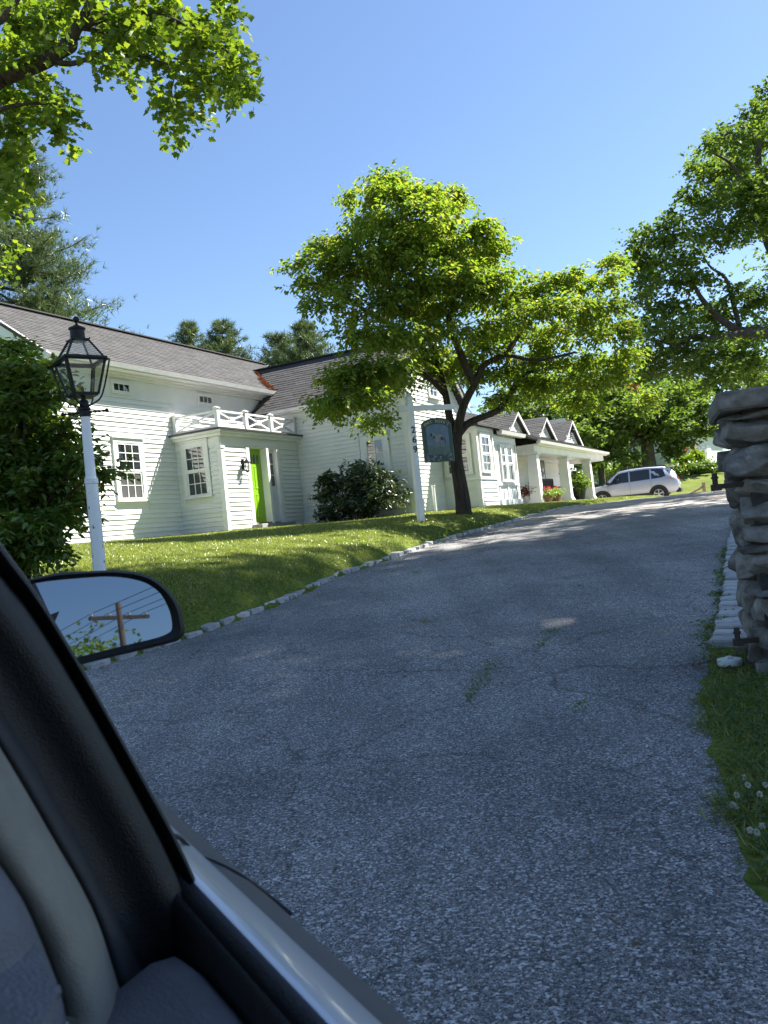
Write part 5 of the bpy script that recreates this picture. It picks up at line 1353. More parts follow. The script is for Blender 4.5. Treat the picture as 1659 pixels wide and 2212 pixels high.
# ================================================================ HANGING SIGN
sg = seat(910, 1126, 15, 24)
SGA = math.radians(25)
sign = empty('sign_post', sg, SGA); tag(sign, 'white wooden sign post with side arm and black numerals 269 on the lawn', 'sign post')
k_ = sg.y/FPX
M['sign_white'] = surf('sign_post_paint', (.76, .76, .75), (.68, .68, .67), 5, .45, .06, 40)
Hs = 279*k_
b = MB(); w = .066
b.box(-w, w, -w, w, -.3, Hs-.20); b.box(-w*.86, w*.86, -w*.86, w*.86, Hs-.20, Hs-.17); b.box(-w*1.12, w*1.12, -w*1.12, w*1.12, Hs-.17, Hs-.10)
b.add([(-w*1.12, -w*1.12, Hs-.10), (w*1.12, -w*1.12, Hs-.10), (w*1.12, w*1.12, Hs-.10), (-w*1.12, w*1.12, Hs-.10), (0, 0, Hs)], [(3, 2, 1, 0), (0, 1, 4), (1, 2, 4), (2, 3, 4), (3, 0, 4)])
b.build('post', M['sign_white'], sign)
za = Hs - .345
b = MB(); b.prism([(-.29, za-.055), (1.10, za-.055), (1.17, za), (1.14, za+.055), (-.29, za+.055)], -.070, .070 - .001, lambda u, v, d: (u, d, v)); b.build('arm', M['sign_white'], sign)
M['numeral'] = surf('black_numeral', (.008, .008, .010), None, 10, .5)
def letters(parent, name, items, mat, depth=.004):
    """items: (char, x, z, angle, size); drawn on the -y face at y = yface"""
    out = []
    dg = bpy.context.evaluated_depsgraph_get
    for (ch, x, y, z, ang, size) in items:
        cu = bpy.data.curves.new('t', 'FONT'); cu.body = ch; cu.size = size; cu.align_x = 'CENTER'; cu.align_y = 'CENTER'; cu.extrude = depth; cu.offset = .0025*size/.1
        ob_ = bpy.data.objects.new('t', cu); COL.objects.link(ob_)
        bpy.context.view_layer.update()
        me = bpy.data.meshes.new_from_object(ob_.evaluated_get(dg()))
        bpy.data.objects.remove(ob_); bpy.data.curves.remove(cu)
        me.transform(Matrix.Translation((x, y, z)) @ Matrix.Rotation(ang, 4, 'Y') @ Matrix.Rotation(PI/2, 4, 'X'))
        me.materials.clear(); me.materials.append(mat); me.name = name
        out.append(link_mesh(name, me, parent))
    return out
letters(sign, 'numeral', [(c, 0, -w-.003, Hs - (.84 + .218*i), 0, .20) for i, c in enumerate('269')], M['numeral'])
# the board
bd = empty('hanging_sign', sg + Vector((math.cos(SGA)*.62, math.sin(SGA)*.62, 0)), SGA); tag(bd, 'arched dark green hanging sign lettered MARY ROSE\'S with a painted sheep', 'sign')
M['sign_green'] = surf('dark_green_paint', (.012, .045, .042), (.008, .03, .028), 6, .4)
M['sign_edge'] = surf('pale_green_edge', (.16, .34, .25), None, 6, .5)
M['sign_sky'] = surf('painted_sky', (.115, .17, .235), (.08, .12, .17), 5, .5)
M['sign_field'] = surf('painted_meadow', (.06, .10, .075), (.11, .145, .14), 9, .5)
M['sign_sheep'] = surf('painted_fleece', (.24, .25, .26), (.13, .14, .16), 14, .6)
M['sign_dark'] = surf('painted_dark', (.03, .04, .05), None, 9, .6)
M['sign_gold'] = surf('gold_letter', (.42, .35, .18), (.32, .26, .13), 9, .45)
M['sign_flower'] = surf('painted_flowers', (.20, .25, .245), (.04, .07, .07), 22, .6)
zbot, ztop, hw = za - 1.235, za - .24, .375
zs = ztop - .17
def arch(hw_, zb_, zs_, zt_):
    pts = [(-hw_, zb_), (hw_, zb_)]
    for t in np.linspace(0, PI, 17): pts.append((hw_*math.cos(t), zs_ + (zt_ - zs_)*math.sin(t)))
    return pts
fn = lambda u, v, d: (u, d, v)
b = MB(); b.prism(arch(hw, zbot, zs, ztop), -.026, .026, fn); board = b.build('board', M['sign_green'], bd)
b = MB(); ar = arch(hw, zbot, zs, ztop)
for i in range(1, len(ar)):
    (u0, v0), (u1, v1) = ar[i], ar[(i+1) % len(ar)]
    if i < len(ar)-1: b.hexa([(u0*1.004, -.022, v0), (u1*1.004, -.022, v1), (u1*1.004, .022, v1), (u0*1.004, .022, v0), (u0*1.02, -.022, v0+.004), (u1*1.02, -.022, v1+.004), (u1*1.02, .022, v1+.004), (u0*1.02, .022, v0+.004)])
b.build('edge_strip', M['sign_edge'], bd)
ihw, izb, izs, izt = .285, zbot + .17, zs - .06, ztop - .14
b = MB(); b.prism(arch(ihw, izb, izs, izt), -.030, -.0262, fn); b.build('painted_sky', M['sign_sky'], bd)
b = MB(); b.prism([(-ihw+.002, izb+.002), (ihw-.002, izb+.002), (ihw-.002, izb+.20), (.12, izb+.17), (-.05, izb+.19), (-.18, izb+.215), (-ihw+.002, izb+.22)], -.033, -.0302, fn); b.build('painted_meadow', M['sign_field'], bd)
# a standing sheep in low relief
b = MB(); cz = izb + .36
body = [(-.15 + .0, cz-.02)] 
ell = lambda cx, c_z, rx, rz_, n=14: [(cx + rx*math.cos(t)*(1+.06*math.sin(5*t)), c_z + rz_*math.sin(t)*(1+.06*math.sin(6*t))) for t in np.linspace(0, 2*PI, n, endpoint=False)]
b.prism(ell(0.02, cz, .145, .085, 20), -.037, -.0305, fn, 0)
b.prism(ell(-.12, cz+.095, .048, .055), -.0375, -.0306, fn, 0)
for u in (-.07, -.02, .08, .13): b.prism([(u-.012, cz-.20), (u+.012, cz-.20), (u+.018, cz-.05), (u-.018, cz-.05)], -.0365, -.0307, fn, 0)
b.prism([(-.185, cz+.05), (-.14, cz+.07), (-.13, cz+.12), (-.16, cz+.125), (-.19, cz+.09)], -.0385, -.0308, fn, 1)
b.prism(ell(.10, cz-.005, .045, .045), -.0385, -.0309, fn, 1); b.prism(ell(-.10, cz+.03, .025, .04), -.0387, -.0309, fn, 1); b.prism([(-.13, cz+.14), (-.10, cz+.13), (-.085, cz+.15)], -.0385, -.0309, fn, 1)
b.prism([(.155, cz+.03), (.17, cz+.03), (.185, cz-.10), (.17, cz-.10)], -.0385, -.0309, fn, 1)
b.build('painted_sheep', [M['sign_sheep'], M['sign_dark']], bd)
b = MB(); r = random.Random(4)
for k in range(42):
    u = r.uniform(-.34, .34); v = zbot + .03 + r.random()*(.10 + .10*abs(u)/.34*r.random())
    b.prism(ell(u, v, r.uniform(.012, .03), r.uniform(.010, .022), 7), -.031 - k*1e-4, -.0263, fn)
tag(b.build('painted_flowers', M['sign_flower'], bd), kind='stuff')
its = []
txt = "MARY ROSE'S"; nT = len(txt)
for i, ch in enumerate(txt):
    if ch == ' ': continue
    t = math.radians(152 - i*(124/(nT-1)))
    its.append((ch, .332*math.cos(t), -.028, zs - .04 + (ztop - .075 - zs + .04)*math.sin(t), PI/2 - t if False else (PI/2 - t)*.72, .092))
letters(bd, 'letter', its, M['sign_gold'], .003)
b = MB()
for u in (-.20, .20):
    b.tube([(u, 0, ztop - .03), (u, 0, ztop + .05)], .006, 6)
    for q3 in range(4): b.tube([(u + .012*math.cos(t), .012*math.sin(t) if q3 % 2 else 0, ztop + .07 + q3*.038 + .02*math.sin(t)) for t in np.linspace(0, 2*PI, 9)], .004, 5, cap=False)
b.build('hanger', M['iron'], bd)

# ================================================================ STONE GATE PILLAR
def stone_mat():
    m, nt, n, l, p = new_mat('field_stone')
    tc = n.new('ShaderNodeTexCoord'); oi = n.new('ShaderNodeObjectInfo')
    ad = n.new('ShaderNodeVectorMath'); ad.operation = 'ADD'; sc_v = n.new('ShaderNodeVectorMath'); sc_v.operation = 'SCALE'; sc_v.inputs[0].default_value = (7, 13, 5)
    l.new(oi.outputs['Random'], sc_v.inputs['Scale']); l.new(tc.outputs['Object'], ad.inputs[0]); l.new(sc_v.outputs[0], ad.inputs[1])
    n1 = n.new('ShaderNodeTexNoise'); n1.inputs['Scale'].default_value = 6; n1.inputs['Detail'].default_value = 10; n1.inputs['Roughness'].default_value = .7; l.new(ad.outputs[0], n1.inputs[0])
    mp = n.new('ShaderNodeMapping'); mp.inputs['Scale'].default_value = (3, 3, 7); mp.inputs['Rotation'].default_value = (.5, .35, 0); l.new(ad.outputs[0], mp.inputs[0])
    n2 = n.new('ShaderNodeTexNoise'); n2.inputs['Scale'].default_value = 2.2; n2.inputs['Detail'].default_value = 6; l.new(mp.outputs[0], n2.inputs[0])
    r1 = ramp(n, [(.30, (.070, .066, .062)), (.48, (.155, .142, .122)), (.60, (.20, .195, .185)), (.72, (.38, .37, .34))]); l.new(n1.outputs['Fac'], r1.inputs[0])
    r2 = ramp(n, [(.35, (.6, .58, .56)), (.6, (1.15, 1.12, 1.08))]); l.new(n2.outputs['Fac'], r2.inputs[0])
    mx = n.new('ShaderNodeMix'); mx.data_type = 'RGBA'; mx.blend_type = 'MULTIPLY'; mx.inputs[0].default_value = .9; l.new(r1.outputs[0], mx.inputs[6]); l.new(r2.outputs[0], mx.inputs[7])
    mr = n.new('ShaderNodeMapRange'); mr.inputs[3].default_value = .9; mr.inputs[4].default_value = 1.7; l.new(oi.outputs['Random'], mr.inputs[0])
    vm = n.new('ShaderNodeVectorMath'); vm.operation = 'SCALE'; l.new(mx.outputs[2], vm.inputs[0]); l.new(mr.outputs[0], vm.inputs['Scale']); l.new(vm.outputs[0], p.inputs['Base Color'])
    p.inputs['Roughness'].default_value = .9; p.inputs['Specular IOR Level'].default_value = .25
    bb = n.new('ShaderNodeBump'); bb.inputs['Strength'].default_value = .9; bb.inputs['Distance'].default_value = .02; l.new(n1.outputs['Fac'], bb.inputs['Height'])
    b2 = n.new('ShaderNodeBump'); b2.inputs['Strength'].default_value = .5; b2.inputs['Distance'].default_value = .012; l.new(n2.outputs['Fac'], b2.inputs['Height']); l.new(bb.outputs[0], b2.inputs['Normal']); l.new(b2.outputs[0], p.inputs['Normal'])
    return m
M['stone'] = stone_mat()
M['mortar'] = surf('dark_mortar', (.055, .05, .046), (.03, .028, .026), 20, .95, .8, 60)
PY = 4.98
pc = at(1592, 1470, PY) + Vector((.15, 0, 0))
pz0 = gz(pc.x, pc.y)
PR = math.radians(-17)
pil = empty('stone_pillar', (pc.x, pc.y, pz0), PR); tag(pil, 'rough fieldstone gate pillar with slab cap and iron hinge pins at the right edge', 'pillar')
PW, PD = .82, .80
zc = lambda yd: CZ + (1062 - yd)*PY/FPX - pz0
b = MB(); b.box(.06, PW-.06, .06, PD-.06, -.3, zc(884)); b.build('core', M['mortar'], pil)
def stone_mesh(sx, sy, sz, seed, blocky=.55):
    """broken fieldstone: the hull of jittered points, edges knocked off, faces roughened"""
    import bmesh
    r = random.Random(seed); bm = bmesh.new(); pts = []
    sg_ = lambda c, e: math.copysign(abs(c)**e, c)
    for k in range(26):
        d = Vector((r.gauss(0, 1), r.gauss(0, 1), r.gauss(0, 1))).normalized()
        m_ = max(abs(d.x), abs(d.y), abs(d.z)); d2 = d/m_; f = r.uniform(.45, .85)
        p_ = d*(1-f) + d2*f; pts.append(Vector((p_.x*sx/2, p_.y*sy/2, p_.z*sz/2))*r.uniform(.93, 1.06))
    vs_ = [bm.verts.new(p) for p in pts]
    hull = bmesh.ops.convex_hull(bm, input=vs_)
    for v in [v for v in bm.verts if not v.link_faces]: bm.verts.remove(v)
    bmesh.ops.dissolve_limit(bm, angle_limit=math.radians(14), verts=bm.verts, edges=bm.edges)
    bmesh.ops.bevel(bm, geom=list(bm.edges), offset=.034, segments=3, profile=.5, affect='EDGES', clamp_overlap=True)
    bmesh.ops.triangulate(bm, faces=bm.faces)
    bmesh.ops.subdivide_edges(bm, edges=[e for e in bm.edges if e.calc_length() > .055], cuts=1)
    off = Vector((r.uniform(-50, 50), r.uniform(-50, 50), r.uniform(-50, 50)))
    for v in bm.verts:
        n_ = v.co.normalized(); v.co += n_*(noise.fractal(v.co*11 + off, 1.0, 2.0, 3)*.013)
    bmesh.ops.recalc_face_normals(bm, faces=bm.faces)
    me = bpy.data.meshes.new('stone'); bm.to_mesh(me); bm.free(); me.materials.append(M['stone'])
    me.polygons.foreach_set('use_smooth', [True]*len(me.polygons)); me.set_sharp_from_angle(angle=math.radians(38))
    return me
rowsY = [884, 906, 964, 1033, 1079, 1136, 1179, 1201, 1261, 1300, 1363, 1404, 1492]
r = random.Random(12); sidx = 0
def put(cx, cy, sx, sy, hz, zz):
    global sidx
    sidx += 1
    link_mesh('stone', stone_mesh(sx*1.12, sy*1.12, hz*r.uniform(1.08, 1.2), 100+sidx, r.uniform(.42, .72)), pil, (cx, cy, zz + r.uniform(-.008, .008)), (r.uniform(-.07, .07), r.uniform(-.07, .07), r.uniform(-.12, .12)))
# the corner and the face to the street
for k in range(len(rowsY)-1):
    zt_, zb_ = zc(rowsY[k]), zc(rowsY[k+1]); hh = zt_ - zb_; zm = (zt_ + zb_)/2
    cw_ = r.uniform(.24, .46); cd = r.uniform(.24, .34); bulge = r.uniform(-.02, .035) + (.03 if k in (1, 2) else 0)
    put(cw_/2 - bulge, cd/2 - bulge*.7 - r.uniform(0, .03), cw_, cd, hh, zm)
    x = cw_ - bulge
    while x < PW - .08:
        ww = min(r.uniform(.16, .42), PW - x)
        if PW - x - ww < .1: ww = PW - x
        dp = r.uniform(.24, .34)
        if hh > .24:
            sp_ = r.uniform(.35, .65); put(x + ww/2, dp/2 - r.uniform(0, .05), ww, dp, hh*sp_, zb_ + hh*sp_/2); put(x + ww/2 + r.uniform(-.03, .03), dp/2 - r.uniform(0, .05), ww*r.uniform(.85, 1.05), dp, hh*(1-sp_), zt_ - hh*(1-sp_)/2)
        else: put(x + ww/2, dp/2 - r.uniform(0, .05), ww, dp, hh, zm)
        x += ww
# the faces along the drive and behind, coursed differently
zlo, ztop_ = zc(1492), zc(884)
for face in (0, 1, 2):
    z = zlo
    while z < ztop_ - .03:
        hh = min(r.uniform(.14, .26), ztop_ - z)
        if ztop_ - z - hh < .05: hh = ztop_ - z
        u = .24
        while u < PD - .06:
            dd = min(r.uniform(.18, .40), PD - u)
            if PD - u - dd < .1: dd = PD - u
            wp = r.uniform(.24, .34); off = r.uniform(-.01, .055)
            if face == 0: put(wp/2 - off, u + dd/2, wp, dd, hh, z + hh/2)
            elif face == 1: put(PW - wp/2 + off, u + dd/2, wp, dd, hh, z + hh/2)
            else: put(u + dd/2 - .1, PD - wp/2 + off, dd, wp, hh, z + hh/2)
            u += dd
        z += hh
b = MB(); c = []
for z in (zc(886), zc(842)):
    for x, y in ((-.085, -.07), (PW+.07, -.075), (PW+.08, PD+.07), (-.07, PD+.06)): c.append((x + r.uniform(-.01, .01), y + r.uniform(-.01, .01), z + r.uniform(-.008, .008)))
b.hexa(c); me = b.mesh('cap_stone', M['stone'], bevel=.015); link_mesh('cap_stone', me, pil)
M['hinge'] = surf('rusty_black_iron', (.02, .016, .016), (.045, .025, .02), 30, .6, .4, 80)
for (yd, xo) in ((1046, -.16), (1386, -.13)):
    z = zc(yd); b = MB()
    b.beam((.10, .10, z), (xo+.02, .03, z), .035, .030); b.beam((xo-.005, .03, z-.004), (xo+.055, .03, z-.004), .055, .040)
    b.tube([(xo+.022, .03, z), (xo+.022, .03, z+.085)], .017, 10); b.tube([(xo+.022, .03, z+.05), (xo+.022, .03, z+.062)], .023, 10)
    b.build('gate_hinge', M['hinge'], pil)
# white plastic cover set in the ground beside it
q_ = seat(1577, 1436, 3, 8)
cv = empty('drain_cover', q_ + Vector((0, 0, .03))); tag(cv, 'round white plastic drain cover lying beside the foot of the stone pillar', 'drain cover')
M['white_plastic'] = surf('white_plastic', (.66, .67, .64), (.50, .51, .48), 12, .5)
MB().lathe([(.075, -.03), (.078, .0), (.074, .008), (.05, .010), (.0, .011)], 24).build('lid', M['white_plastic'], cv, auto=40)
MB().box(-.018, .018, -.018, .018, .010, .024).build('lug', M['white_plastic'], cv)
n_ = 900; rg = np.random.default_rng(99)
X = q_.x + rg.normal(size=n_)*.22 + .1; Y = q_.y + rg.normal(size=n_)*.22 - .1
o = link_mesh('dead_leaves', leaf_mesh('dead_leaves', np.stack([X, Y, terrain(X, Y) + rg.uniform(.003, .02, n_)], -1), unit(rg.normal(size=(n_, 3))*np.array([1, 1, .2])), unit(np.array([0, 0, 1.]) + rg.normal(size=(n_, 3))*.35), rg.uniform(.012, .035, n_), 'lance', surf('dead_leaf', (.12, .06, .035), (.07, .04, .025), 20, .9))); tag(o, 'brown litter of dead leaves at the foot of the pillar', 'leaf litter', kind='stuff')

# ================================================================ PORCH THINGS
def on_b(px, py, b_):
    d = ray(px, py); c = Vector((0, 0, CZ)); n_ = Vector((BX[0], BX[1], 0))
    return c + d*((b_ - c.dot(n_))/d.dot(n_))
B4 = lambda x, y: (1042.4 + .16535*x, 850.3 + .16535*y)
M['petal_red'] = surf('red_petal', (.62, .02, .05), (.45, .02, .05), 20, .6)
M['petal_orange'] = surf('orange_petal', (.75, .20, .02), (.6, .16, .03), 20, .6)
def plant(name, loc, label, cat, pot, potm, clumps, leaf, lsize, flowers=None, seed=1, group=None):
    t = empty(name, loc, PI/2 - TH); tag(t, label, cat, group)
    pot(t)
    rg = np.random.default_rng(seed)
    P, T_, N_, S_, _ = leaf_cloud(clumps, rg, twig=.10, per=6, droop=.25, spread=.5, size=lsize, sub=5, tight=.4)
    tag(link_mesh('foliage', leaf_mesh('foliage', P, T_, N_, S_, 'ovate', M[leaf]), t), kind='stuff')
    if flowers:
        c, r_, n, m_ = flowers
        P = np.array(c) + rg.normal(size=(n, 3))*np.array(r_); P = np.repeat(P, 6, 0) + rg.normal(size=(6*n, 3))*.012
        tag(link_mesh('blooms', leaf_mesh('blooms', P, unit(rg.normal(size=P.shape)), unit(rg.normal(size=P.shape)), rg.uniform(.03, .06, len(P)), 'ovate', M[m_]), t), kind='stuff')
def box_pot(t):
    b = MB(); b.hexa([(-.19, -.14, 0), (.19, -.14, 0), (.19, .14, 0), (-.19, .14, 0), (-.24, -.18, .26), (.24, -.18, .26), (.24, .18, .26), (-.24, .18, .26)]); b.box(-.255, .255, -.195, .195, .25, .30); b.build('planter', M['terracotta'], t)
def round_pot(m, R=.24, Hh=.42):
    return lambda t: MB().lathe([(R*.7, 0), (R, Hh*.85), (R*1.1, Hh*.86), (R*1.1, Hh), (R*.9, Hh), (R*.85, Hh*.9)], 18).build('pot', M[m], t, auto=40)
pz = 1.637
def porch_xy(px, py, b_): q = on_b(*B4(px, py), b_); return Vector((q.x, q.y, pz))
q1, q2 = porch_xy(838, 1412, -7.98), porch_xy(962, 1404, -7.98)
for q, s, lab in ((q1, 3, 'terracotta planter with lime leaves and red flowers, nearer the first porch column'), (q2, 4, 'terracotta planter with lime leaves and red flowers, nearer the second porch column')):
    q.z = gz(q.x, q.y)
    plant('flower_planter', q, lab, 'planter', box_pot, None, [((0, 0, .36), (.24, .18, .09), 90), ((0, -.1, .30), (.22, .1, .08), 50)], 'leaf_light', (.05, .09), ((0, 0, .50), (.13, .08, .04), 26, 'petal_red'), s, 'planters on the porch')
q = porch_xy(600, 1440, -8.55); plant('potted_plant', q, 'small pot with dark red foliage beside the porch door', 'potted plant', round_pot('white_plastic', .16, .26), None, [((0, 0, .46), (.22, .22, .20), 90)], 'leaf_red', (.05, .09), None, 5)
q = porch_xy(1275, 1390, -8.25); plant('potted_plant', q, 'large leafy plant in a dark pot between the last two porch columns', 'potted plant', round_pot('black', .30, .55), None, [((0, 0, .95), (.62, .45, .32), 190), ((-.3, -.1, .70), (.3, .3, .25), 90), ((.35, 0, .9), (.3, .3, .2), 70)], 'leaf_shrub', (.08, .14), None, 6)
# dark bench on the porch
q = porch_xy(960, 1395, -8.95); bench = empty('porch_bench', q, PI/2 - TH); tag(bench, 'dark wooden bench on the porch behind the red flowers', 'bench')
for k in range(4): MB().box(-.75, .75, -.24 + k*.12, -.14 + k*.12, .42, .445).build('seat_slat', M['wood_dark'], bench)
for k in range(9): MB().box(-.72 + k*.17, -.62 + k*.17, .25, .28, .47, .95).build('back_slat', M['wood_dark'], bench)
MB().box(-.78, .78, .24, .29, .93, 1.02).build('top_rail', M['wood_dark'], bench)
for x in (-.74, .74):
    for y in (-.22, .26): MB().box(x-.03, x+.03, y-.03, y+.03, 0, .64 if y < 0 else .95).build('leg', M['wood_dark'], bench)
    MB().box(x-.04, x+.04, -.27, .27, .62, .66).build('armrest', M['wood_dark'], bench)

# ================================================================ PARKED CAR
def car_paint(name, c):
    m, nt, n, l, p = new_mat(name)
    p.inputs['Base Color'].default_value = (*c, 1); p.inputs['Metallic'].default_value = .55; p.inputs['Roughness'].default_value = .32
    p.inputs['Coat Weight'].default_value = .8; p.inputs['Coat Roughness'].default_value = .05
    tc = n.new('ShaderNodeTexCoord'); nz = n.new('ShaderNodeTexNoise'); nz.inputs['Scale'].default_value = 900; l.new(tc.outputs['Object'], nz.inputs[0])
    mr = n.new('ShaderNodeMapRange'); mr.inputs[3].default_value = .34; mr.inputs[4].default_value = .46; l.new(nz.outputs['Fac'], mr.inputs[0]); l.new(mr.outputs[0], p.inputs['Roughness'])
    return m
M['silver'] = car_paint('silver_paint', (.50, .53, .60))
M['car_glass'] = glass_mat('car_glass', (.02, .025, .028), .02, 1.7)
M['tyre'] = surf('tyre_rubber', (.014, .014, .014), (.022, .022, .022), 30, .85)
M['rim'] = surf('alloy', (.55, .56, .58), None, 10, .3, metal=.9)
M['red_lamp'] = glass_mat('red_lamp', (.35, .01, .012), .08, 1.5)
M['clear_lamp'] = glass_mat('clear_lamp', (.35, .37, .40), .05, 1.6)
cr_, cf_ = at(1427, 1079, 41.0), at(1309, 1090, 42.0)
mid = (cr_ + cf_)/2
car = empty('parked_car', (mid.x, mid.y, gz(mid.x, mid.y)), math.atan2(cf_.y - cr_.y, cf_.x - cr_.x)); tag(car, 'silver SUV parked facing left at the top of the drive', 'car')
ST = [(-2.30, .46, .76, .86, .58, .92), (-2.24, .40, .82, 1.00, .60, 1.06), (-2.12, .36, .86, 1.08, .60, 1.36), (-1.92, .34, .895, 1.10, .62, 1.58), (-1.6, .34, .90, 1.09, .65, 1.68), (-.8, .33, .905, 1.06, .67, 1.725),
      (0, .33, .905, 1.03, .665, 1.715), (.5, .33, .905, 1.015, .645, 1.655), (.85, .33, .905, 1.005, .66, 1.42), (1.15, .34, .903, .995, .69, 1.17), (1.32, .34, .90, .985, .70, 1.05), (1.75, .35, .885, .94, .70, 1.00), (2.08, .38, .84, .86, .62, .91), (2.24, .42, .76, .74, .55, .80), (2.31, .48, .66, .64, .48, .68)]
def sect(s):
    x, zs_, wm, zb_, wr, zr = s
    return [(x, 0, zs_), (x, wm*.90, zs_), (x, wm*.985, zs_+.12), (x, wm, (zs_+zb_)/2), (x, wm*.995, zb_-.10), (x, wm*.955, zb_), (x, wr, zr-.065), (x, wr*.90, zr-.022), (x, wr*.5, zr-.004), (x, 0, zr)]
for sgn, nm in ((1, 'body'),):
    b = MB(); rings = []
    for s in ST:
        half = sect(s); ring = half + [(x, -y, z) for x, y, z in reversed(half[1:-1])]
        rings.append(ring)
    n_ = len(rings[0]); vv = [p for r_ in rings for p in r_]
    ff = [(i*n_+k, i*n_+(k+1) % n_, (i+1)*n_+(k+1) % n_, (i+1)*n_+k) for i in range(len(ST)-1) for k in range(n_)] + [tuple(range(n_)), tuple(reversed(range((len(ST)-1)*n_, len(ST)*n_)))]
    b.add(vv, ff); b.build('body', M['silver'], car, auto=50)
def interp(x): return [np.interp(x, [s[0] for s in ST], [s[k] for s in ST]) for k in range(1, 6)]
def glass_at(x, t, sy, push=.006):
    zs_, wm, zb_, wr, zr = interp(x); y0, z0_, y1, z1_ = wm*.955, zb_, wr, zr-.065
    return (x, sy*(y0 + (y1-y0)*t + push), z0_ + (z1_-z0_)*t + push*.4)
for sy in (1, -1):
    for (xa, xb) in ((.02, 1.02), (-.98, -.05), (-1.86, -1.05)):
        b = MB(); cols_ = np.linspace(xa, xb, 6); v_ = []
        for i, x in enumerate(cols_):
            tb_, tt = .06, .90
            if xb > .5: tt = min(.90, (1.12 - x)/.52*.9) if x > .5 else .90
            if xa < -1.5 and x < -1.5: tb_ = .06 + (-1.5 - x)*.6; tt = .86 - (-1.5-x)*.25
            v_ += [glass_at(x, tb_, sy), glass_at(x, max(tt, tb_+.06), sy), glass_at(x, max(tt, tb_+.06), sy, -.02), glass_at(x, tb_, sy, -.02)]
        f_ = []
        for i in range(5):
            for k in range(4): f_.append((4*i+k, 4*i+(k+1) % 4, 4*i+4+(k+1) % 4, 4*i+4+k))
        f_ += [(0, 1, 2, 3), (23, 22, 21, 20)]
        b.add(v_, f_); b.build('side_window', M['car_glass'], car)
    b = MB(); b.tube([(-1.75, sy*.60, 1.68), (-1.5, sy*.62, 1.735), (-.7, sy*.63, 1.765), (.1, sy*.63, 1.755), (.4, sy*.62, 1.71)], .018, 6); b.build('roof_rail', M['black'], car)
    b = MB(); b.box(.92, 1.10, sy*.95, sy*1.10, 1.03, 1.18); b.box(1.0, 1.06, sy*.86, sy*.96, 1.03, 1.08); b.build('door_mirror', M['black'], car, bevel=.02)
    b = MB(); b.hexa([(-2.30, sy*.56, .96), (-2.0, sy*.885, 1.00), (-2.0, sy*.80, 1.00), (-2.2, sy*.50, .96), (-2.24, sy*.60, 1.12), (-1.92, sy*.875, 1.13), (-1.92, sy*.78, 1.13), (-2.1, sy*.5, 1.12)]); b.build('tail_light', M['red_lamp'], car)
    b = MB(); b.hexa([(2.25, sy*.52, .68), (1.86, sy*.865, .80), (1.86, sy*.7, .80), (2.1, sy*.5, .68), (2.17, sy*.54, .80), (1.84, sy*.862, .90), (1.84, sy*.7, .90), (2.0, sy*.5, .82)]); b.build('headlight', M['clear_lamp'], car)
    for x in (-1.335, 1.335):
        b = MB(); ring = []
        for k in range(15):
            t = PI*(k/14)*1.08 - .04*PI; ring.append((math.cos(t), math.sin(t)))
        for k in range(14):
            (c0, s0_), (c1, s1_) = ring[k], ring[k+1]
            b.hexa([(x+.37*c0, sy*.80, .345+.37*s0_), (x+.37*c1, sy*.80, .345+.37*s1_), (x+.37*c1, sy*.925, .345+.37*s1_), (x+.37*c0, sy*.925, .345+.37*s0_),
                    (x+.45*c0, sy*.80, .345+.45*s0_), (x+.45*c1, sy*.80, .345+.45*s1_), (x+.45*c1, sy*.915, .345+.45*s1_), (x+.45*c0, sy*.915, .345+.45*s0_)])
        b.build('wheel_arch', M['black'], car)
        b = MB(); b.prism([(x + .375*math.cos(t), .345 + .375*math.sin(t)) for t in np.linspace(0, 2*PI, 20, endpoint=False)], sy*.85, sy*.912, lambda u, v, d: (u, d, v)); b.build('wheel_well', M['black'], car)
        wh = empty('wheel', (x, sy*.83, .345), 0, car)
        b = MB()
        prof = [(.22, -.10), (.30, -.11), (.335, -.095), (.345, -.06), (.345, .06), (.335, .095), (.30, .11), (.22, .10)]
        vv = []; nn = 28
        for (r_, y_) in prof: vv += [(r_*math.cos(2*PI*k/nn), y_, r_*math.sin(2*PI*k/nn)) for k in range(nn)]
        b.add(vv, [(i*nn+k, i*nn+(k+1) % nn, (i+1)*nn+(k+1) % nn, (i+1)*nn+k) for i in range(7) for k in range(nn)]); b.build('tyre', M['tyre'], wh, auto=40)
        b = MB(); b.prism([(.055*math.cos(t), .055*math.sin(t)) for t in np.linspace(0, 2*PI, 12)], sy*.06, sy*.100, lambda u, v, d: (u, d, v))
        for k in range(5):
            t = 2*PI*k/5 + .3
            for dt in (-.11, .11): b.beam((.05*math.cos(t), sy*.092, .05*math.sin(t)), (.225*math.cos(t+dt), sy*.085, .225*math.sin(t+dt)), .035, .03, up=(0, 1, 0))
        vr = []
        for (r_, y_) in ((.205, .06), (.235, .08), (.235, .105), (.222, .105), (.205, .085)): vr += [(r_*math.cos(2*PI*k/nn), sy*y_, r_*math.sin(2*PI*k/nn)) for k in range(nn)]
        b.add(vr, [(i*nn+k, i*nn+(k+1) % nn, (i+1)*nn+(k+1) % nn, (i+1)*nn+k) for i in range(4) for k in range(nn)])
        b.build('rim', M['rim'], wh)
    b = MB(); b.hexa([(-.9, sy*.90, .33), (.9, sy*.90, .33), (.9, sy*.80, .30), (-.9, sy*.80, .30), (-.9, sy*.915, .44), (.9, sy*.915, .44), (.9, sy*.8, .44), (-.9, sy*.8, .44)]); b.build('sill_cladding', M['black'], car)
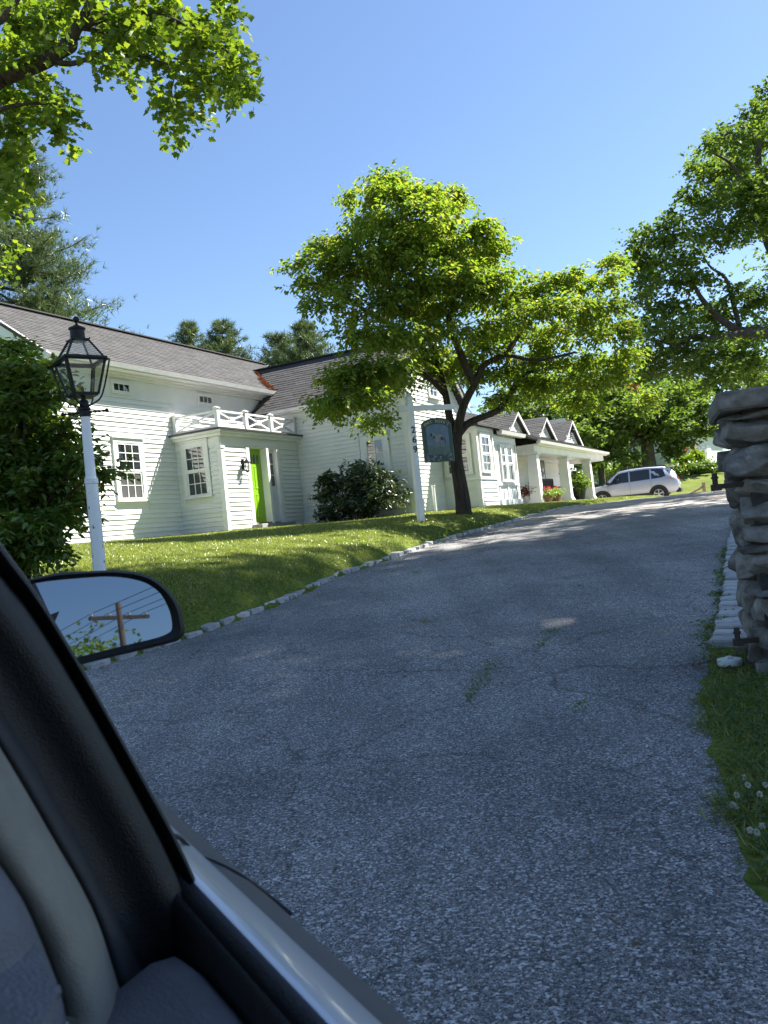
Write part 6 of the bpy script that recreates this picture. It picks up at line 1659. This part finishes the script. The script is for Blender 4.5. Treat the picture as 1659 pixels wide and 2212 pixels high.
    for x in (1.04, -.02, -1.02):
        zs_, wm, zb_, wr, zr = interp(x); b = MB(); b.tube([(x, sy*(wm*.985+.002), zs_+.16), (x, sy*(wm+.003), (zs_+zb_)/2), (x, sy*(wm*.995+.002), zb_-.10), (x, sy*(wm*.955+.003), zb_)], .005, 4); b.build('door_gap', M['black'], car)
    for x in (.25, -.80): b = MB(); b.box(x-.10, x+.10, sy*.90, sy*.93, .86, .89); b.build('door_handle', M['silver'], car)
b = MB(); g0 = lambda x, yf, t, p=.008: (x - p, yf, t)
b.add([(-2.235, -.55, 1.07), (-2.235, .55, 1.07), (-1.955, .53, 1.55), (-1.955, -.53, 1.55), (-2.2, -.55, 1.06), (-2.2, .55, 1.06), (-1.9, .53, 1.53), (-1.9, -.53, 1.53)], [(0, 1, 2, 3), (7, 6, 5, 4), (0, 4, 5, 1), (1, 5, 6, 2), (2, 6, 7, 3), (3, 7, 4, 0)]); b.build('rear_window', M['car_glass'], car)
b = MB(); b.hexa([(-2.10, -.56, 1.60), (-1.80, -.58, 1.655), (-1.80, .58, 1.655), (-2.10, .56, 1.60), (-2.12, -.56, 1.635), (-1.78, -.58, 1.70), (-1.78, .58, 1.70), (-2.12, .56, 1.635)]); b.build('spoiler', M['silver'], car)
b = MB(); b.add([(1.33, -.66, 1.065), (1.33, .66, 1.065), (.53, .58, 1.63), (.53, -.58, 1.63), (1.29, -.66, 1.04), (1.29, .66, 1.04), (.5, .58, 1.6), (.5, -.58, 1.6)], [(0, 1, 2, 3), (7, 6, 5, 4), (0, 4, 5, 1), (1, 5, 6, 2), (2, 6, 7, 3), (3, 7, 4, 0)]); b.build('windscreen', M['car_glass'], car)
b = MB(); b.box(-2.36, -2.12, -.80, .80, .34, .56); b.build('rear_bumper', M['black'], car, bevel=.03)
b = MB(); b.box(-2.325, -2.28, -.26, .26, .72, .84); b.build('licence_plate', M['white_plastic'], car)

# ================================================================ BEYOND THE YARD
# white neighbouring house at the right
M['far_white'] = surf('far_white_siding', (.74, .75, .74), (.66, .67, .66), .8, .6, stretch=(1, 1, 6))
fc = at(1507, 1024, 64); fz = gz(fc.x, 64)
fh = empty('neighbour_house', (fc.x, 64, fz), math.radians(50)); tag(fh, 'white clapboard house in sun beyond the yard, half hidden behind the stone pillar', 'house')
Hh = 3.3
b = MB(); b.box(0, 7, 0, .15, -.5, Hh); w1 = b.build('wall', M['far_white'], fh)
b = MB(); b.box(0, .15, .15, 9, -.5, Hh); b.build('wall', M['far_white'], fh)
b = MB(); b.box(6.85, 7, .15, 9, -.5, Hh); b.box(.15, 6.85, 8.85, 9, -.5, Hh); b.build('wall', M['far_white'], fh)
for k in range(22):
    z = k*.15; b = MB(); b.hexa([(0.02, 0, z), (7, 0, z), (7, -.03, z), (0.02, -.03, z), (0.02, 0, z+.15), (7, 0, z+.15), (7, -.008, z+.15), (0.02, -.008, z+.15)]); b.build('clapboard', M['far_white'], w1)
b = MB(); b.box(-.06, .12, -.05, .1, -.4, Hh); b.build('corner_board', M['trim'], fh)
b = MB(); b.add([(-.4, -.5, Hh-.05), (7.4, -.5, Hh-.05), (7.4, 4.5, Hh+2.6), (-.4, 4.5, Hh+2.6), (-.4, 9.5, Hh-.05), (7.4, 9.5, Hh-.05), (-.4, -.5, Hh+.05), (7.4, -.5, Hh+.05), (7.4, 4.5, Hh+2.72), (-.4, 4.5, Hh+2.72), (-.4, 9.5, Hh+.05), (7.4, 9.5, Hh+.05)],
      [(6, 7, 8, 9), (9, 8, 11, 10), (0, 3, 2, 1), (3, 4, 5, 2), (0, 1, 7, 6), (4, 10, 11, 5), (0, 6, 9, 3), (3, 9, 10, 4), (1, 2, 8, 7), (2, 5, 11, 8)]); b.build('roof', M['shingle'], fh)
for sx in (0.0, 6.9): b = MB(); b.prism([(0, Hh), (9, Hh), (4.5, Hh+2.55)], sx+.02, sx+.1, lambda u, v, d: (d, u, v)); b.build('gable_wall', M['far_white'], fh)
b = MB(); b.box(1.3, 2.2, -.06, 0, .75, 2.2); wf = b.build('window', M['trim'], fh); MB().box(1.4, 2.1, -.075, -.061, .85, 2.1).build('pane', M['pane_grey'], wf)
b = MB(); b.box(2.4, 3.5, -.07, 0, .1, 2.3); df = b.build('door', M['trim'], fh); MB().box(2.55, 3.35, -.085, -.071, .2, 2.15).build('door_leaf', M['door_white'], df)
# day lilies and a low hedge before it
lp_ = at(1487, 1012, 60); z0 = gz(lp_.x, 60)
lily = empty('daylily_clump', (lp_.x, 60, z0)); tag(lily, 'clump of orange day lilies before the neighbouring white house', 'flowers')
rg = np.random.default_rng(101)
P, T_, N_, S_, _ = leaf_cloud([((rg.uniform(-.9, .9), rg.uniform(-.4, .4), rg.uniform(.3, 1.2)), (.4, .4, .3), 60) for k in range(9)], rg, twig=.3, per=5, droop=-.4, spread=.5, size=(.2, .35))
tag(link_mesh('foliage', leaf_mesh('foliage', P, T_, N_, S_, 'lance', M['leaf_light']), lily), kind='stuff')
P = np.stack([rg.uniform(-.7, 1.0, 60), rg.normal(size=60)*.3, rg.uniform(.5, 2.3, 60)], -1); P = np.repeat(P, 6, 0) + rg.normal(size=(360, 3))*.03
tag(link_mesh('blooms', leaf_mesh('blooms', P, unit(rg.normal(size=P.shape)), unit(rg.normal(size=P.shape)), rg.uniform(.10, .18, 360), 'ovate', M['petal_orange']), lily), kind='stuff')
def bush(name, px, py, d, rx, rz_, seed, label, leaf='leaf_shrub', n=12):
    p = at(px, py, d); base = Vector((p.x, d, gz(p.x, d))); t = empty(name, base); tag(t, label, 'shrub')
    rg = np.random.default_rng(seed)
    cl = [((rg.uniform(-rx, rx)*.8, rg.uniform(-.6, .6), rz_*(.25 + .6*rg.random())), (rx*.45, .6, rz_*.4), 60) for k in range(n)]
    P, T_, N_, S_, _ = leaf_cloud(cl, rg, twig=.3, per=6, droop=.2, spread=.55, size=(.12, .2))
    tag(link_mesh('foliage', leaf_mesh('foliage', P, T_, N_, S_, 'tri', M[leaf]), t), kind='stuff')
    b = MB()
    for k in range(6): b.tube([(rg.uniform(-.2, .2), 0, -.1), (rg.uniform(-rx, rx)*.6, rg.uniform(-.3, .3), rz_*.6)], [.03, .01], 5)
    b.build('stems', M['bark'], t)
bush('shrub', 1484, 1030, 55, 1.8, .8, 111, 'dark green shrubs right of the parked silver car')
bush('shrub', 1545, 1020, 56, 1.4, .45, 112, 'sunlit green shrub at the foot of the neighbouring house', 'leaf_light')
bush('shrub', 1345, 1012, 64, 3.2, 1.6, 113, 'pale bushes at the far edge of the lit lawn left of the old tree', 'leaf_light')
# low timber rail by the yard
p = at(1521, 1058, 40); fr = empty('timber_rail', (p.x, 40, gz(p.x, 40))); tag(fr, 'low weathered timber post and slanting rail at the yard edge by the pillar', 'fence')
hz_ = at(1521, 1042, 40).z - fr.location.z
MB().box(-.06, .06, -.06, .06, -.2, hz_).build('post', M['wood'], fr); MB().beam((-.04, 0, hz_*.72), (-1.15, -.2, hz_*.1), .06, .10).build('rail', M['wood'], fr)
MB().box(-1.32, -1.20, -.26, -.14, -.2, hz_*.35).build('post', M['wood'], fr)

# ================================================================ THE CAR WE LOOK OUT OF
CY = math.radians(31.5)
own = empty('passenger_car', (0, 0, 0), CY); tag(own, 'grey car in the foreground with dark window pillar and side mirror at lower left', 'car')
fw, rt = Vector((-math.sin(CY), math.cos(CY), 0)), Vector((math.cos(CY), math.sin(CY), 0))
def cloc(w_): return Vector((w_.dot(rt), w_.dot(fw), w_.z))
def at_f(px, py, F): d = cloc(ray(px, py)); return d*(F/d.y) + Vector((0, 0, CZ))
def at_r(px, py, R_): d = cloc(ray(px, py)); return d*(R_/d.x) + Vector((0, 0, CZ))
def plastic(name, c, rough=.6, bump=.25, sc=600):
    return surf(name, c, tuple(x*.8 for x in c), 30, rough, bump, sc)
M['int_black'] = plastic('black_trim', (.006, .006, .007), .55)
M['int_navy'] = plastic('charcoal_seal', (.022, .024, .028), .7)
M['int_beige'] = plastic('beige_pillar_trim', (.20, .196, .170), .75)
M['int_grey'] = plastic('grey_fabric', (.15, .16, .185), .9, .5, 350)
M['int_sill'] = plastic('grey_door_trim', (.11, .118, .136), .8, .4, 420)
M['rubber'] = plastic('rubber_seal', (.012, .012, .013), .5)
M['own_lower'] = plastic('dark_grey_body_side', (.075, .077, .082), .55)  # body side outside the waist moulding, a darker grey than the moulding
M['own_paint'] = car_paint('grey_car_paint', (.52, .54, .60))
c6 = lambda x, y: (.47936*x, 1152.1 + .47936*y)
def resample(pts, n):
    pts = [Vector((*p, 0)) for p in pts]; s = smooth_line(pts, 6); L = [0]
    for a, b_ in zip(s[:-1], s[1:]): L.append(L[-1] + (b_-a).length)
    out = []
    for k in range(n):
        t = L[-1]*k/(n-1); i = min(max(np.searchsorted(L, t) - 1, 0), len(s)-2)
        f = (t - L[i])/max(L[i+1]-L[i], 1e-6); p = s[i].lerp(s[i+1], f); out.append((p.x, p.y))
    return out
def strip(name, Lp, Rp, fL, fR, bulge, mat, n=22, cut=9, back=.05, skew=.5, bulge2=0):
    """a trim piece running up the pillar: left and right outlines, rounded towards the cabin"""
    Lp, Rp = resample(Lp, n), resample(Rp, n); rows_ = []
    for a, b_ in zip(Lp, Rp):
        pa, pb = at_f(*a, fL), at_f(*b_, fR); row = []
        for k in range(cut):
            t = k/(cut-1); p = pa.lerp(pb, t); w_ = math.sin(PI*t**(math.log(.5)/math.log(skew)))
            p.y -= bulge*w_**.8; row.append(p)
        q_ = [pb + Vector((0, back, 0)), pa + Vector((0, back, 0))]
        rows_.append(row + q_)
    m_ = cut + 2; b = MB(); vv = [p for r_ in rows_ for p in r_]
    ff = [(i*m_+k, i*m_+(k+1) % m_, (i+1)*m_+(k+1) % m_, (i+1)*m_+k) for i in range(n-1) for k in range(m_)] + [tuple(range(m_)), tuple(reversed(range((n-1)*m_, n*m_)))]
    b.add(vv, ff); return b.build(name, M[mat], own, auto=60)
C6 = lambda *p: [c6(x, y) for x, y in p]
E0 = C6((-260, -330), (-120, -130), (0, 40), (150, 250), (350, 580), (500, 850), (600, 1030), (750, 1300), (840, 1490), (884, 1610), (888, 1700), (900, 1850), (905, 2000))
E1 = C6((-260, -190), (-120, 10), (0, 180), (130, 340), (300, 610), (500, 960), (700, 1330), (790, 1520), (845, 1640), (870, 1760), (890, 1900), (900, 2050))
E2 = C6((-300, 300), (-150, 540), (0, 790), (100, 950), (200, 1110), (300, 1290), (400, 1470), (480, 1640), (540, 1760), (585, 1850), (650, 1990), (700, 2120))
E3 = C6((-300, 480), (-150, 720), (0, 960), (130, 1180), (250, 1390), (350, 1560), (430, 1720), (490, 1890), (510, 1960), (550, 2080), (590, 2200))
E4 = C6((-400, 900), (-200, 1200), (0, 1500), (100, 1650), (170, 1800), (230, 1950), (275, 2080), (300, 2200))
E5 = C6((-700, 1100), (-600, 1400), (-450, 1700), (-350, 1900), (-250, 2100), (-200, 2250))
strip('window_frame', E1, E0, .690, .715, .030, 'int_black', skew=.6, back=.035)
strip('pillar', E2, E1, .640, .690, .040, 'int_black', skew=.72, back=.06)
strip('door_seal', E3, E2, .615, .640, .012, 'int_navy', back=.04)
strip('pillar_trim', E4, E3, .560, .615, .030, 'int_beige', back=.05)
strip('seat_back', E5, E4, .500, .552, .030, 'int_grey', back=.12)
b = MB(); b.tube([at_f(*c6(-60, 2205), .47), at_f(*c6(100, 2135), .475), at_f(*c6(262, 2062), .482)], .004, 6); b.build('seat_piping', M['int_grey'], own)
strip('seat_cushion', C6((-300, 2330), (-200, 2400), (-100, 2480), (-60, 2560)), C6((258, 2075), (240, 2180), (200, 2300), (170, 2400)), .42, .47, .03, 'int_grey', back=.1)
# door trim ledge, seals, painted waist moulding and shoulder, run lengthwise
def run(name, prof, y0, y1, mat, n=14, bend=0.0, lift=0.0, roundtop=None):
    b = MB(); m_ = len(prof); vv = []
    for i in range(n):
        t = i/(n-1); y = y0 + (y1-y0)*t
        for (x, z) in prof: vv.append((x - bend*(y-.5)**2*(1 if y > .5 else 0), y, CZ + z + lift*(y - .55)))
    ff = [(i*m_+k, i*m_+(k+1) % m_, (i+1)*m_+(k+1) % m_, (i+1)*m_+k) for i in range(n-1) for k in range(m_)] + [tuple(range(m_)), tuple(reversed(range((n-1)*m_, n*m_)))]
    b.add(vv, ff); return b.build(name, M[mat], own, auto=45)
LF = .03
run('door_seal', [(.168, -.40), (.166, -.275), (.170, -.266), (.174, -.264), (.177, -.272), (.177, -.40)], -.4, .70, 'rubber', lift=LF)
run('door_seal', [(.178, -.40), (.178, -.274), (.182, -.268), (.187, -.266), (.191, -.272), (.192, -.40)], -.4, .72, 'rubber', lift=LF)
run('waist_moulding', [(.193, -.42), (.193, -.280), (.197, -.274), (.203, -.274), (.215, -.280), (.232, -.291), (.240, -.299), (.240, -.42)], -.5, 1.35, 'own_paint', lift=LF)
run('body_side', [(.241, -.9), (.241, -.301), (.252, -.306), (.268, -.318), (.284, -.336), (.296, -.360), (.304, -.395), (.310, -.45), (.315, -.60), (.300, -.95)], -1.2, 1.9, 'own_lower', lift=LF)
b = MB(); led = []
sec = [(.165, -.285), (.157, -.277), (.140, -.276), (.095, -.290), (.030, -.318), (-.05, -.362), (-.14, -.42), (-.20, -.50), (-.22, -.70), (.165, -.70)]
fr_ = [(-.40, 0), (.0, 0), (.2, 0), (.40, 0), (.50, -.001), (.56, -.004), (.60, -.012), (.625, -.030), (.64, -.06)]
vv = []
for (y, dz) in fr_:
    for (x, z) in sec: vv.append((x, y - max(0, (.13 - x))*.22*(1 if y > .3 else 0), CZ + z + dz + LF*(y-.55)))
m_ = len(sec); ff = [(i*m_+k, i*m_+(k+1) % m_, (i+1)*m_+(k+1) % m_, (i+1)*m_+k) for i in range(len(fr_)-1) for k in range(m_)] + [tuple(range(m_)), tuple(reversed(range((len(fr_)-1)*m_, len(fr_)*m_)))]
b.add(vv, ff); b.build('door_trim', M['int_sill'], own, auto=50)
b = MB(); b.tube(smooth_line([at_r(365, 1803, .200), at_r(391, 1812, .222), at_r(423, 1845, .236), at_r(476, 1868, .250), at_r(529, 1897, .266), at_r(582, 1937, .284), at_r(630, 1975, .296)], 4), .0022, 5); b.build('door_gap', M['rubber'], own)
# roof, floor and the far side keep the cabin dark
b = MB(); b.box(-1.35, .02, -1.3, 1.1, CZ+.42, CZ+.47); b.build('roof', M['int_grey'], own, bevel=.01)
b = MB(); b.box(-1.45, .16, -1.3, 1.6, .28, .34); b.box(-1.47, -1.40, -1.3, 1.6, .3, CZ-.2); b.box(-1.4, .15, -1.34, -1.28, .3, CZ-.1); b.box(-1.4, .10, 1.25, 1.6, .3, CZ-.30); b.build('cabin_shell', M['int_grey'], own)
b = MB(); b.box(-1.42, -1.36, .45, .60, CZ-.25, CZ+.44); b.box(-1.40, .02, -1.30, -1.22, CZ+.2, CZ+.46); b.build('cabin_pillar', M['int_black'], own)
# side mirror
mc = at_f(215, 1328, 1.13)
mcw = Vector((0, 0, 0)) + rt*mc.x + fw*mc.y + Vector((0, 0, mc.z))
tocam = (Vector((0, 0, CZ)) - mcw).normalized()
refl = Vector((.50, -.84, .20)).normalized()
nrm = (tocam + refl).normalized()
nl = cloc(nrm)
def on_mirror(px, py, off=0.0):
    d = cloc(ray(px, py)); c0 = mc - Vector((0, 0, CZ)); t = (c0 + nl*off).dot(nl)/d.dot(nl)
    return d*t + Vector((0, 0, CZ))
B7 = lambda x, y: (27.4 + .24801*x, 1206.9 + .24801*y)
GO = [(150, 240), (230, 205), (420, 180), (700, 157), (850, 152), (1000, 165), (1130, 195), (1220, 240), (1300, 310), (1360, 420), (1385, 500), (1395, 590), (1370, 640), (1250, 690), (1000, 750), (800, 800), (550, 862), (300, 880), (170, 700), (130, 450)]
HO_ = [(90, 215), (200, 165), (420, 122), (700, 106), (890, 102), (1070, 118), (1195, 155), (1300, 222), (1400, 325), (1462, 430), (1490, 560), (1498, 640), (1455, 702), (1380, 732), (1100, 800), (800, 870), (560, 925), (260, 960), (110, 760), (60, 450)]
mir = empty('side_mirror', (0, 0, 0), 0, own)
def smooth_closed(pts, k=3):
    P_ = [Vector((*p, 0)) for p in pts]; n = len(P_); out = []
    for i in range(n):
        p0, p1, p2, p3 = P_[i-1], P_[i], P_[(i+1) % n], P_[(i+2) % n]
        for j in range(k):
            t = j/k; q_ = 0.5*((2*p1) + (p2-p0)*t + (2*p0-5*p1+4*p2-p3)*t*t + (3*p1-p0-3*p2+p3)*t**3); out.append((q_.x, q_.y))
    return out
GOs, HOs = smooth_closed(GO), smooth_closed(HO_)
gl_ = [on_mirror(*B7(*p)) for p in GOs]
hs = [on_mirror(*B7(*p), .004) for p in HOs]; hs2 = [on_mirror(*B7(*p), .010) for p in [((a[0]*.35+c_[0]*.65), (a[1]*.35+c_[1]*.65)) for a, c_ in zip(GOs, HOs)]]
cen = sum(hs, Vector())/len(hs)
def ring_back(depth, shrink): return [cen + (p - cen)*shrink - nl*depth for p in hs]
b = MB(); rings = [[p - nl*.006 for p in gl_], [p + nl*.004 for p in gl_], hs2, hs, ring_back(.02, 1.0), ring_back(.055, .94), ring_back(.085, .78), ring_back(.10, .5)]
n_ = len(gl_); vv = [p for r_ in rings for p in r_]
b.add(vv, [(i*n_+k, i*n_+(k+1) % n_, (i+1)*n_+(k+1) % n_, (i+1)*n_+k) for i in range(len(rings)-1) for k in range(n_)] + [tuple((len(rings)-1)*n_+k for k in range(n_))])
b.build('housing', M['int_black'], mir, auto=50)
m, nt, n, l, p_ = new_mat('mirror_silver'); p_.inputs['Base Color'].default_value = (.22, .25, .285, 1); p_.inputs['Metallic'].default_value = 1; p_.inputs['Roughness'].default_value = .015; M['mirror'] = m
b = MB(); b.add([q - nl*.001 for q in gl_] + [q - nl*.004 for q in gl_], [tuple(range(n_)), tuple(reversed(range(n_, 2*n_)))] + [(k, (k+1) % n_, n_+(k+1) % n_, n_+k) for k in range(n_)]); b.build('mirror_glass', M['mirror'], mir)
b = MB(); arm0 = cen - nl*.05; b.beam(arm0, Vector((.06, cen.y + .02, cen.z - .06)), .05, .07); b.build('mirror_arm', M['int_black'], mir)

# ================================================================ UTILITY POLE ACROSS THE STREET (seen in the mirror)
def reflect_dir(px, py):
    d = ray(px, py).normalized(); return d - 2*d.dot(nrm)*nrm
rd = reflect_dir(262, 1345); hd = math.hypot(rd.x, rd.y); D_ = 30.0
ux, uy = mcw.x + rd.x/hd*D_, mcw.y + rd.y/hd*D_
r1 = reflect_dir(200, 1310)
uz = gz(ux, uy); top_z = mcw.z + r1.z/math.hypot(r1.x, r1.y)*D_
pole = empty('utility_pole', (ux, uy, uz)); tag(pole, 'wooden utility pole with cross arm behind the car, reflected in the side mirror', 'utility pole')
Hp = max(7.5, min(11, top_z - uz))
M['pole_wood'] = surf('creosoted_wood', (.10, .07, .05), (.05, .036, .028), 7, .9, .6, 30, stretch=(2, 2, .3))
MB().tube([(0, 0, -.5), (0, 0, Hp)], [.14, .10], 12).build('pole', M['pole_wood'], pole, smooth=True)
MB().box(-1.2, 1.2, -.06, .06, Hp-.6, Hp-.48).build('crossarm', M['pole_wood'], pole)
for x in (-1.1, -.4, .4, 1.1): MB().lathe([(.03, 0), (.05, .04), (.03, .07), (.045, .10), (.02, .14)], 8, (x, 0, Hp-.48)).build('insulator', M['white_plastic'], pole)
for k, x in enumerate((-1.1, -.4, .4, 1.1)):
    w_ = empty('power_line', (ux + x, uy, uz + Hp - .36)); tag(w_, 'power line on the cross arm of the utility pole, number %s from the left' % ('one', 'two', 'three', 'four')[k], 'cable', 'power lines')
    MB().tube([(0, y, .0009*(abs(y) - 20)**2 - .36) for y in np.linspace(-40, 40, 31)], .012, 5, cap=False).build('cable', M['black'], w_)
